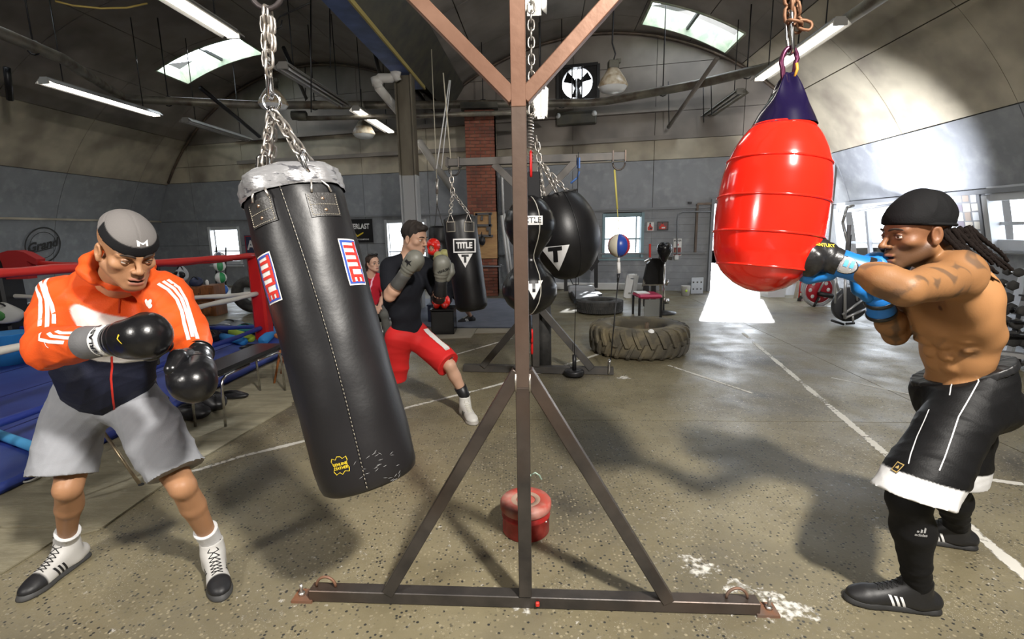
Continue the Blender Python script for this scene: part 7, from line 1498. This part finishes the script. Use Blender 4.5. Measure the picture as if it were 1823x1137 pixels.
# tattoos on arm, shoulder and belly
d_, t_ = segd(V, JR['shL']+up2*.03, JR['elL']); d3, t3 = segd(V, JR['elL'], JR['wrL']); armw = np.maximum((1-sm01(d_, .075, .095)), (1-sm01(d3, .06, .08))*.9); d4, _ = segd(V, JR['shR'], JR['elR']); d5, _ = segd(V, JR['elR'], JR['wrR']); armw2 = np.maximum(1-sm01(d4, .07, .09), 1-sm01(d5, .06, .08))
W = V*34; W = W+1.3*np.sin(W[:, [1, 2, 0]]*.8+1)+.8*np.sin(W[:, [2, 0, 1]]*1.7); ln = np.abs(np.sin(W@A([.7, .5, .5])))*.5+np.abs(np.sin(W@A([-.4, .8, .3])*.8))*.5; ink = (1-sm01(ln, .16, .42))
C = C*(1-.30*np.maximum(armw, armw2)[:, None]); ink2 = 1-sm01(ln, .30, .50); C = blend(C, (.05, .04, .032), ink2*np.maximum(armw, armw2)*.62)
p0 = ch-up2*.13+f2_*.06+l2_*.07; dT = np.linalg.norm((V-p0)/A([1, 1, 1.5]), axis=1); C = blend(C, (.10, .06, .035), ink*(1-sm01(dT, .05, .085))*.55)
p1 = ch+f2_*.11+up2*.04+l2_*.075; C = blend(C, (.12, .05, .03), 1-sm01(np.linalg.norm(V-p1, axis=1), .010, .016))
C = head_cols(V, C, hc2, HM2, hs2, (.26, .10, .075), (.045, .022, .013), stubble=.8, mouth=.006)
npmesh('body', V, F, SKIN, pr, C); head_parts(pr, hc2, HM2, hs2, iris=(.02, .01, .006), brow=(.012, .008, .006), lidm=mat('lid_skin_b', (.16, .07, .035), .5), gaze=(.5, -.02), lid=-.05)
q = lambda x, y, z: hc2+HM2@(A([x, y, z])*hs2)
S = SDF(); S.ell(q(0, -.016, .044), A([.083, .104, .098])*hs2, HM2, .02); S.ell(q(0, .014, .040), A([.077, .080, .070])*hs2, HM2, .03); S.half(q(0, .09, .038), HM2@A([0, -.17, 1])); V, F = S.mesh(.004, relax=2); L = (V-hc2)@HM2/hs2; dd = (L[:, 2]-.038)-(L[:, 1]-.09)*.17
V = lift(V, F, .006, 30, 44, w=sm01(dd, .02, .045), dirn=HM2[:, 2]*.2+HM2[:, 1]); cpx = npmesh('cap', V, F, mat('black_cap_cloth', (.004, .004, .0045), .8, bump=.2, scale=80, spec=.2), pr)
b = MB(); b.tube([q(.0825*math.sin(a), -.012+.103*math.cos(a)*(.98), .040+.17*(.103*math.cos(a)-.09)) for a in np.linspace(-2.6, 2.6, 30)], .0062, 8, flat=1.0); b.build('hem', mat('black_cap_cloth', (0, 0, 0)), cpx)
# dreadlocks
rnd = random.Random(12); DR = mat('dark_hair', (.008, .005, .004), .9, bump=.5, scale=120, spec=.15)
for k in range(15):
    s = 1 if k < 9 else -1; y0_ = -.03-.012*(k % 9); st_ = q(s*.068*(1-.05*(k % 3)), y0_, -.002+.006*(k % 2)); e1_ = q(s*(.082), y0_-.035, -.06-.01*(k % 4)); e2_ = e1_+HM2@A([s*.005, -.04-.010*(k % 4), -.045+.012*(k % 3)]); e3_ = e2_+HM2@A([.0, -.03, -.03-.01*(k % 3)]); pts = []
    for t in np.linspace(0, 1, 26): pts.append(((1-t)**3)*st_+3*t*(1-t)**2*e1_+3*t*t*(1-t)*e2_+t**3*e3_+A([rnd.uniform(-.0012, .0012)]*3))
    b = MB(); b.tube(pts, [.0088*(1-.35*t)*(1+.16*math.sin(t*60+k)) for t in np.linspace(0, 1, 26)], 8); b.build('dreadlock', DR, pr)
# shorts
BLKS, WHS = (.006, .006, .0065), (.72, .72, .72)
def short_leg(hip, kn, r0, r1, ext, side, seed, cutn):
    S = SDF(); S.ell(JR['pelvis']+up2*.04, (.178, .112, .24), frame_of(JR['pfwd'], up2), .05); S.ell(JR['pelvis']-up2*.07, (.19, .15, .12), frame_of(JR['pfwd'], up2), .06); S.ell(JR['pelvis']-JR['pfwd']*.075-A([0, 0, .07]), (.15, .11, .12), frame_of(JR['pfwd'], Z3), .06)
    d = unit(kn-hip); S.cap(hip, kn+d*ext-JR['pfwd']*.02, r0, r1, .05); S.half(kn+d*(ext-.045), -d+cutn, .003); S.half(JR['pelvis']+up2*.080, -up2+.34*l2_, .003); V, F = S.mesh(.0075, relax=2); dist = (V-(kn+d*(ext-.045)))@(unit(-d+cutn)); return V, F, dist
VA, FA, dA = short_leg(JR['hipL'], JR['knL'], .118, .135, .035, 1, 3, A([-.1, 0, 1.1])); VB, FB_, dB = short_leg(JR['hipR'], JR['knR'], .115, .125, .02, -1, 4, A([-.1, 0, 1.0]))
V = np.concatenate([VA, VB]); F = np.concatenate([FA, FB_+len(VA)]); dH = np.concatenate([dA, dB]); V = lift(V, F, .013, 12, 31, dirn=(.3, .0, -1)); V = lift(V, F, .005, 30, 2); C = colorize_const(V, BLKS); C = blend(C, WHS, 1-sm01(dH, .083, .087))
sh_ = npmesh('boxing_shorts', V, F, SATIN, pr, C); sb2 = bvh_of(sh_); z8 = lambda pts: [(x/2.241+1450, y/2.241+630) for x, y in pts]
PIPE = mat('white_piping', (.7, .7, .7), .5)
for pts in ([(652, 58), (655, 110), (610, 190), (575, 250), (548, 330), (520, 410), (497, 465)], [(552, 60), (550, 110), (540, 165)], [(458, 222), (438, 270), (410, 330), (385, 400), (376, 438)]): ribbon(sb2, pxpath(sb2, z8(pts)), .004, PIPE, 'piping', sh_, .002)
S = SDF(); S.ell(JR['pelvis']+up2*.04, (.1825, .1165, .245), frame_of(JR['pfwd'], up2), .01); S.half(JR['pelvis']+up2*.052, up2-.34*l2_, .002); S.half(JR['pelvis']+up2*.084, -up2+.34*l2_, .002); V, F = S.mesh(.005, relax=1); V = lift(V, F, .004, 70, 2, dirn=(1, .2, 0)); npmesh('waistband', V, F, mat('black_satin', (.012, .012, .013), .4), sh_)
p, n = cast(sb2, 1599, 832)
if p is not None: u_ = unit(np.cross(Z3, n)); bd_ = decal(rect_geo(.03, .034, .01), p, u_, Z3, sb2, BLACKM, 'badge', sh_, .003); decal(frame_geo(.028, .032, .003, .01), p, u_, Z3, sb2, mat('gold_thread', (.5, .35, .12), .5), 'badge_border', bd_, .0042); decal(xf(poly_geo([(-.5, -.3), (.5, -.3), (.3, .2), (0, .5), (-.3, .1)]), s=.014), p, u_, Z3, sb2, mat('gold_thread', (0, 0, 0)), 'badge_mark', bd_, .0042)
# leggings
LEG = mat('black_leggings', (.005, .005, .0055), .75, bump=.05, scale=80, spec=.25)
for a in 'LR':
    S = SDF(); kn, an = JR['kn'+a], JR['an'+a]; bk = -JR['ft'+a]; S.cap(kn+(JR['hip'+a]-kn)*.45, kn, .085, .070, .02); S.cap(kn, kn+(an-kn)*.32, .066, .068, .03); S.cap(kn+(an-kn)*.32, an-A([0, 0, .01]), .066, .047, .03); S.ell(kn+(an-kn)*.33+bk*.025, (.046, .046, .10), rot_to(an-kn), .03)
    V, F = S.mesh(.006, relax=2); hgt = sm01(-V[:, 2], -.28, -.14); V = lift(V, F, .007, 34, 8, w=.3+hgt, dirn=(0, 0, 1)); lg_ = npmesh('leggings', V, F, LEG, pr)
    if a == 'L':
        bv = bvh_of(lg_); p, n = cast(bv, 1641, 948)
        if p is not None: GRL = mat('grey_print', (.35, .35, .35), .5); u_ = unit(np.cross(Z3, n)); decal(three_bars(.032), p, u_, Z3, bv, GRL, 'emblem', lg_, .002); decal(xf(text_geo('adidas', .016, .0003), dy=-.010), p, u_, Z3, bv, GRL, 'lettering', lg_, .002)
shoe(pr, JR['anL'], JR['ftL'], (.012, .012, .013), None, (.02, .02, .02), .30, stripes=(WHITE, 2), hi=.135, lace=LACEB); shoe(pr, JR['anR'], JR['ftR'], (.012, .012, .013), None, (.02, .02, .02), .28, stripes=(WHITE, 2), hi=.13, lace=LACEB)
BLUG = mat('blue_glove', (.01, .17, .52), .4); BG2 = mat('black_glove_satin', (.014, .014, .015), .34, bump=.1, scale=50)
g_, cf, GR, gq = glove(pr, JR['wrL'], at(1425, 447, 1.77)-JR['wrL'], (0, -.8, -.6), BG2, mat('blue_cuff', (.01, .15, .48), .4), 'black and blue glove touching the red bag', 1.06, thumb=-1, thumb_m=BLUG, cufr=.046, cuff_l=.07)
b = MB(); b.lathe([(.0485, -.074), (.0495, -.07), (.0495, -.045), (.0475, -.04)], JR['wrL'], GR[:, 2], 28); b.build('wrist_strap', BG2, g_)
gb, cfb = bvh_of(g_), bvh_of(cf); p, n = cast(cfb, 1504, 472)
if p is not None:
    v_ = unit(np.cross(GR[:, 2], n))*-1; v_ = v_ if v_[2] > 0 else -v_; u_ = np.cross(v_, n); oval = [(.036*math.cos(t)*(1 if 1 else 1), .025*math.sin(t)) for t in np.linspace(0, 2*math.pi, 25)[:-1]]; SIL = mat('silver_patch', (.55, .55, .57), .25, .5)
    pt2 = decal(xf(poly_geo(oval, .012), s=1.12), p, u_, v_, cfb, BLACKM, 'cuff_patch_border', cf, .0025); decal(poly_geo(oval, .01), p, u_, v_, cfb, SIL, 'cuff_patch', cf, .0042); decal(join_geo(*[xf(rect_geo(.012, .022, .01), dx=-.019+.019*k, dy=.008) for k in range(3)]), p, u_, v_, cfb, mat('light_blue_print', (.1, .4, .7), .5), 'cuff_mark', cf, .0056)
p, n = cast(gb, 1466, 437)
if p is not None: v_ = unit(A([-.15, 0, 1])-n*(A([-.15, 0, 1])@n)); u_ = np.cross(v_, n); decal(xf(text_geo('CENTURY', .018, .0006, .9, 1), rot=-.25), p, u_, v_, gb, YELLOW, 'lettering', g_, .003)
g_, cf, GR, gq = glove(pr, JR['wrR'], at(1556, 462, 1.86)-JR['wrR'], (-.4, .8, .1), BLUG, mat('blue_cuff', (0, 0, 0)), 'blue and black glove held at the chin', .98, thumb=1, cufr=.05, cuff_l=.06)
for z in (-.062, -.0): b = MB(); b.lathe([(.051, z-.008), (.0535, z-.006), (.0535, z+.008), (.051, z+.010)], JR['wrR'], GR[:, 2], 28); b.build('wrist_strap', BG2, g_)
# ================================================================== boxer in red shorts
JF = dict(pelvis=at(726, 590, 4.15), chest=at(718, 515, 4.1), neck=at(727, 460, 4.06), shR=at(694, 476, 3.98), shL=at(757, 474, 4.2), elR=at(694, 527, 3.85), wrR=at(717, 493, 3.78), elL=at(781, 530, 4.1), wrL=at(785, 506, 3.98),
    hipR=at(710, 602, 4.12), hipL=at(742, 598, 4.2), knR=at(700, 668, 4.2), anR=at(672, 712, 4.4), knL=at(800, 650, 3.98), anL=at(827, 704, 4.02))
JF['anR'][2] = .1
JF['R'] = frame_of((.8, -.58, -.1), JF['neck']-JF['pelvis']); JF['ftL'] = unit(fl(852, 750)-fl(832, 730)); JF['ftR'] = unit(A([.4, -.9, 0])); JF['pfwd'] = A([.6, -.8, 0])
pf_ = thing('person', 'dark haired man in black shirt and red shorts guarding his face with grey gloves', 'person', (JF['pelvis'][0], 4.1, 0)); hc3 = at(738, 424, 4.03); HM3 = frame_of((.88, -.42, -.16), (.05, 0, 1)); hs3 = 1.06
S = SDF(); body_prims(S, JF, 1.08, feet=False); neck_prims(S, JF, hc3, HM3, hs3, .068); head_prims(S, hc3, HM3, hs3, 1.0); V, F = S.mesh(.013, fine=[(hc3-.15, hc3+.15)], hf=.0048, relax=1); C = colorize_const(V, (.55, .33, .23)); C = C*(1+.1*fold(V, 12, 4)[:, None]); C = head_cols(V, C, hc3, HM3, hs3, (.4, .16, .13), (.2, .1, .07), stubble=.25); npmesh('body', V, F, SKIN, pf_, C); head_parts(pf_, hc3, HM3, hs3, lidm=mat('lid_skin_c', (.5, .29, .2), .45), lid=-.1)
q = lambda x, y, z: hc3+HM3@(A([x, y, z])*hs3)
S = SDF(); S.ell(q(0, -.016, .046), A([.082, .102, .09])*hs3, HM3, .02); S.ell(q(0, .055, .088), A([.06, .045, .028])*hs3, HM3, .02); S.ell(q(-.02, .075, .075), A([.03, .03, .022])*hs3, HM3, .015)
for s in (-1, 1): S.cap(q(s*.074, -.02, .02), q(s*.073, -.025, -.02), .012, .008, .01)
S.half(q(0, .072, .055), HM3@A([0, -.85, 1])); V, F = S.mesh(.005, relax=1); V = lift(V, F, .009, 55, 6, dirn=HM3[:, 1]); npmesh('hair', V, F, mat('dark_brown_hair', (.018, .012, .009), .6, bump=.5, scale=90), pf_)
BTS = (.008, .009, .013); S = SDF(); body_prims(S, JF, 1.1, .014, arms=False, legs=False); upF = unit(JF['neck']-JF['pelvis'])
for a in 'RL': S.cap(JF['sh'+a], JF['sh'+a]+(JF['el'+a]-JF['sh'+a])*(.62 if a == 'R' else .7), .078, .072, .03); 
S.half(JF['pelvis']-upF*.05, upF); V, F = S.mesh(.009, relax=2); V = lift(V, F, .014, 12, 3); npmesh('t_shirt', V, F, CLOTH, pf_, colorize_const(V, BTS))
b = MB(); b.tube([JF['elL']+(JF['wrL']-JF['elL'])*t for t in (-.1, .3, .8)], [.056, .056, .05], 14); b.build('elbow_sleeve', BLACKM, pf_)
def fleg(hip, kn, r0, r1, ext, cutn):
    S = SDF(); S.ell(JF['pelvis']-upF*.03, (.172, .14, .13), frame_of(JF['pfwd'], upF), .05); d = unit(kn-hip); S.cap(hip, kn+d*ext, r0, r1, .05); S.half(kn+d*(ext-.05), -d+cutn, .003); V, F = S.mesh(.009, relax=2); return V, F
VA, FA = fleg(JF['hipR'], JF['knR'], .115, .125, .07, A([0, 0, 0.])); VB, FB_ = fleg(JF['hipL'], JF['knL'], .115, .115, .04, A([0., 0, 0])); V = np.concatenate([VA, VB]); F = np.concatenate([FA, FB_+len(VA)]); V = lift(V, F, .014, 12, 7, dirn=(.2, .2, -1)); fs_ = npmesh('red_shorts', V, F, NYLON, pf_, colorize_const(V, (.62, .022, .022))); fb_ = bvh_of(fs_)
sd_ = unit(A([.80, -.6, 0])); ribbon(fb_, [JF['hipL']+sd_*.12+A([0, 0, .08])]+[JF['hipL']*(1-t)+JF['knL']*t+sd_*.125 for t in (.1, .3, .5, .7, .9, 1.0)], .055, STW, 'side_stripe', fs_, .008); ribbon(fb_, pxpath(fb_, [(676, 580), (679, 600)]), .03, STW, 'side_stripe', fs_, .003)
p, n = cast(fb_, 684, 600)
if p is not None: u_ = unit(np.cross(Z3, n)); decal(join_geo(*[xf(poly_geo([(-.5, y), (-.3, y*.5), (.3, y*.5), (.5, y), (.5, y*1.5), (.25, y*.9), (-.25, y*.9), (-.5, y*1.5)]), s=.05) for y in (.4, -.4)], xf(rect_geo(.03, .012), 0, 0)), p, u_, Z3, fb_, STW, 'emblem', fs_, .004)
for a in 'LR': an, kn = JF['an'+a], JF['kn'+a]; d = unit(kn-an); b = MB(); b.tube([an-A([0, 0, .04]), an, an+d*.09, an+d*.092], [.047, .046, .053, .045], 16); b.build('sock', BLACKM, pf_); shoe(pf_, an*A([1, 1, 0])+A([0, 0, .1]), JF['ft'+a], (.6, .59, .56), None, (.35, .33, .3), .29, stripes=(BLACKM, 2), hi=.17, lace=LACEW)
GGL = mat('grey_green_glove', (.135, .135, .115), .5, bump=.1, scale=50); GCF = mat('dark_grey_cuff', (.06, .06, .058), .5)
g_, cf, GR, gq = glove(pf_, JF['wrR'], at(741, 458, 3.74)-JF['wrR'], (.5, .8, 0), GGL, GCF, 'matt grey glove', 1.12, thumb=1, hf=.006); gb = bvh_of(g_); p, n = cast(gb, 727, 468)
if p is not None: decal(xf(poly_geo([(-.5, .2), (-.2, .45), (.1, .2), (.5, .3), (.2, .0), (.35, -.4), (.0, -.1), (-.25, -.5), (-.2, .0)]), s=.06), p, unit((1, 0, 0)), Z3, gb, BLACKM, 'emblem', g_, .003)
g_, cf, GR, gq = glove(pf_, JF['wrL'], at(787, 464, 3.93)-JF['wrL'], (.2, .9, 0), GGL, BLACKM, 'matt grey glove', 1.12, thumb=-1, hf=.006); gb = bvh_of(g_); p, n = cast(gb, 789, 482)
if p is not None: decal(xf(text_geo('VENUM', .028, .0006), rot=.35), p, unit((1, 0, 0)), Z3, gb, BLACKM, 'lettering', g_, .003)
# ================================================================== seated woman
JW = dict(pelvis=at(664, 556, 6.75), chest=at(661, 515, 6.72), neck=at(660, 488, 6.7), shR=at(641, 496, 6.68), shL=at(680, 496, 6.8), elR=at(642, 525, 6.6), wrR=at(664, 543, 6.42), elL=at(684, 526, 6.6), wrL=at(676, 544, 6.42), hipR=at(655, 558, 6.7), hipL=at(674, 558, 6.75), knR=at(660, 558, 6.28), knL=at(684, 558, 6.32))
for k in ('hipR', 'hipL'): JW[k][2] = .5
JW['pelvis'][2] = .56; JW['knR'][2] = .5; JW['knL'][2] = .5; JW['anR'] = JW['knR']+A([0, -.02, -.4]); JW['anL'] = JW['knL']+A([0.03, .02, -.4]); JW['R'] = frame_of((.35, -.92, 0), Z3); JW['ftR'] = JW['ftL'] = unit(A([.3, -.95, 0])); JW['pfwd'] = A([.2, -.95, 0])
pw_ = thing('person', 'seated woman in red shirt with lanyard and sunglasses on her dark hair, watching', 'person', (JW['pelvis'][0], 6.7, 0)); hc4 = at(664, 468, 6.66); HM4 = frame_of((.75, -.65, 0), Z3); hs4 = .97
S = SDF(); body_prims(S, JW, .82); neck_prims(S, JW, hc4, HM4, hs4, .048); head_prims(S, hc4, HM4, hs4, .97)
for a, s in (('R', 1), ('L', -1)):
    w_ = JW['wr'+a]; d = unit(w_-JW['el'+a]); sd = unit(np.cross(d, Z3)); S.ell(w_+d*.05, (.036, .018, .045), np.stack([sd, np.cross(d, sd), d], 1), .012)
    for k, (x, l) in enumerate(((-.026, .055), (-.009, .068), (.009, .064), (.026, .05))): S.cap(w_+d*.08+sd*x, w_+d*(.08+l*.55)+sd*x, .0085, .008, .004); S.cap(w_+d*(.08+l*.55)+sd*x, w_+d*(.08+l)+sd*x-Z3*.022, .008, .007, .004)
    S.cap(w_+d*.03+sd*.03*s, w_+d*.075+sd*.055*s-Z3*.01, .011, .009, .008)
V, F = S.mesh(.013, fine=[(hc4-.14, hc4+.14)], hf=.006, relax=1); C = colorize_const(V, (.56, .34, .25)); C = head_cols(V, C, hc4, HM4, hs4, (.42, .15, .13), (.2, .1, .08)); npmesh('body', V, F, SKIN, pw_, C); head_parts(pw_, hc4, HM4, hs4)
q = lambda x, y, z: hc4+HM4@(A([x, y, z])*hs4)
S = SDF(); S.ell(q(0, -.022, .040), A([.086, .104, .09])*hs4, HM4, .02); S.ell(q(0, -.10, -.05), A([.06, .045, .08])*hs4, HM4, .03); S.cap(q(.0, -.11, -.05), q(.0, -.12, -.16), .045, .02, .02); S.half(q(0, .06, .062), HM4@A([0, -1, .75])); V, F = S.mesh(.006, relax=1); V = lift(V, F, .008, 50, 6); npmesh('hair', V, F, mat('brown_hair', (.03, .016, .01), .55, bump=.4, scale=90), pw_)
b = MB(); 
for s in (-1, 1): b.sphere(q(s*.035, .04, .118), .028, 10, (1, .5, .6), HM4)
b.tube([q(-.075, -.02, .09), q(-.06, .045, .115), q(.06, .045, .115), q(.075, -.02, .09)], .004, 5); b.build('sunglasses', BLACKM, pw_)
S = SDF(); body_prims(S, JW, .84, .012, legs=False); S.half(JW['pelvis']-A([0, 0, .06]), Z3); 
V, F = S.mesh(.01, relax=2); V = lift(V, F, .01, 14, 3); keepv = np.ones(len(V), bool)
for a in 'RL': ab = unit(JW['wr'+a]-JW['el'+a]); dd_, tt_ = segd(V, JW['el'+a]+ab*.02, JW['wr'+a]+ab*.05); keepv &= ~((dd_ < .07) & ((V-JW['el'+a])@ab > -.02))
F = F[keepv[F].all(1)]; us = np.unique(F); mp = np.full(len(V), -1); mp[us] = np.arange(len(us)); npmesh('red_shirt', V[us], mp[F], CLOTH, pw_, colorize_const(V[us], (.42, .015, .03)))
S = SDF(); body_prims(S, JW, .86, .012, arms=False, torso=False, feet=False); S.ell(JW['pelvis']-A([0, 0, .03]), (.16, .13, .1), frame_of(JW['pfwd'], Z3), .05); V, F = S.mesh(.011, relax=2); V = lift(V, F, .01, 14, 3); npmesh('grey_trousers', V, F, CLOTH, pw_, colorize_const(V, (.13, .13, .12)))
wsv = bvh_of(bpy.data.objects['red_shirt']); LAN = mat('pink_lanyard', (.75, .35, .5), .5)
for s in (-1, 1): pp = [JW['neck']+A([s*.06, -.02, .0])]+[JW['neck']*(1-t)+(JW['chest']+A([.04, -.14, -.12]))*t+A([s*.05*(1-t), -.1, 0]) for t in (.2, .4, .6, .8, 1)]; ribbon(wsv, pp, .02, LAN, 'lanyard', pw_, .006)
wch = thing('chair', 'dark chair under the seated woman in red', 'chair', (JW['pelvis'][0], 6.8, 0)); b = MB(); b.box((JW['pelvis'][0], 6.68, .40), (.44, .44, .04), bev=.01); b.build('seat', BLACKM, wch); b = MB(); b.box((JW['pelvis'][0]-.05, 6.93, .66), (.42, .03, .3), bev=.01); b.build('backrest', BLACKM, wch)
for sx in (-1, 1):
    for sy in (-1, 1): b = MB(); b.cyl((JW['pelvis'][0]+sx*.19, 6.68+sy*.19, 0), (JW['pelvis'][0]+sx*.19, 6.68+sy*.19, .39 if sy < 0 else .62), .012, 8); b.build('leg', CHROME, wch)
for o in [SDFm for SDFm in ()]: pass
# ================================================================== boxer half hidden behind the hanging bag
Yq = 7.95; JP = dict(pelvis=at(800, 512, Yq), chest=at(790, 472, Yq), neck=at(783, 455, Yq), shR=at(776, 462, Yq-.1), shL=at(800, 460, Yq+.1), elR=at(772, 487, Yq-.2), wrR=at(780, 474, Yq-.35), elL=at(800, 485, Yq), wrL=at(795, 470, Yq-.3), hipR=at(797, 518, Yq), hipL=at(808, 518, Yq+.1), knR=at(784, 548, Yq-.25), knL=at(826, 545, Yq+.1), anR=at(796, 577, Yq+.1), anL=at(838, 565, Yq+.5))
JP['anR'][2] = JP['anL'][2] = .1; JP['pelvis'][2] -= .0; JP['R'] = frame_of((-.3, -.95, 0), Z3); JP['ftR'] = unit(A([-.4, -.9, 0])); JP['ftL'] = unit(A([-.9, -.4, 0])); JP['pfwd'] = A([-.3, -.95, 0])
pp_ = thing('person', 'person in red head guard and black clothes mostly hidden behind the hanging bag', 'person', (JP['pelvis'][0], Yq, 0)); hc5 = at(772, 440, Yq-.05); HM5 = frame_of((-.3, -.95, 0), Z3)
S = SDF(); body_prims(S, JP, .9, feet=False); neck_prims(S, JP, hc5, HM5, 1., .052); head_prims(S, hc5, HM5, 1.); V, F = S.mesh(.015, fine=[(hc5-.14, hc5+.14)], hf=.007, relax=1); npmesh('body', V, F, SKIN, pp_, head_cols(V, colorize_const(V, (.5, .28, .18)), hc5, HM5, 1., (.4, .15, .12), (.2, .1, .07))); head_parts(pp_, hc5, HM5, 1.)
S = SDF(); S.ell(hc5+A([0, 0, .03]), (.105, .125, .115), HM5, .02); S.ell(hc5+HM5@A([0, .03, -.07]), (.085, .09, .06), HM5, .03); S.ell(hc5+HM5@A([0, .13, -.015]), (.055, .075, .05), HM5, .02, '-'); V, F = S.mesh(.007, relax=1); npmesh('head_guard', V, F, REDV, pp_)
S = SDF(); body_prims(S, JP, .92, .02, legs=False); S.half(JP['pelvis']-A([0, 0, .05]), Z3); V, F = S.mesh(.013, relax=1); npmesh('black_top', V, F, CLOTH, pp_, colorize_const(V, BTS))
S = SDF(); S.ell(JP['pelvis'], (.17, .14, .12), None, .05); S.cap(JP['hipR'], JP['knR'], .11, .11, .04); S.half(JP['knR']+A([0, 0, .08]), Z3); S.cap(JP['hipL'], JP['knL']+A([0, 0, .1]), .1, .1, .04); V, F = S.mesh(.013, relax=1); npmesh('black_shorts', V, F, CLOTH, pp_, colorize_const(V, BTS))
for a in 'LR': shoe(pp_, JP['an'+a], JP['ft'+a], (.014, .014, .016), None, (.05, .05, .05), .28, stripes=(WHITE, 2), lace=LACEW)
OLV = mat('olive_mitt', (.42, .40, .16), .5); glove(pp_, JP['wrR'], A([.1, -.3, .9]), (.2, .9, 0), OLV, BLACKM, 'olive yellow mitt', 1.1, thumb=1, hf=.008); glove(pp_, JP['wrL'], A([-.1, -.3, .9]), (-.2, .9, 0), OLV, BLACKM, 'olive yellow mitt', 1.1, thumb=-1, hf=.008)
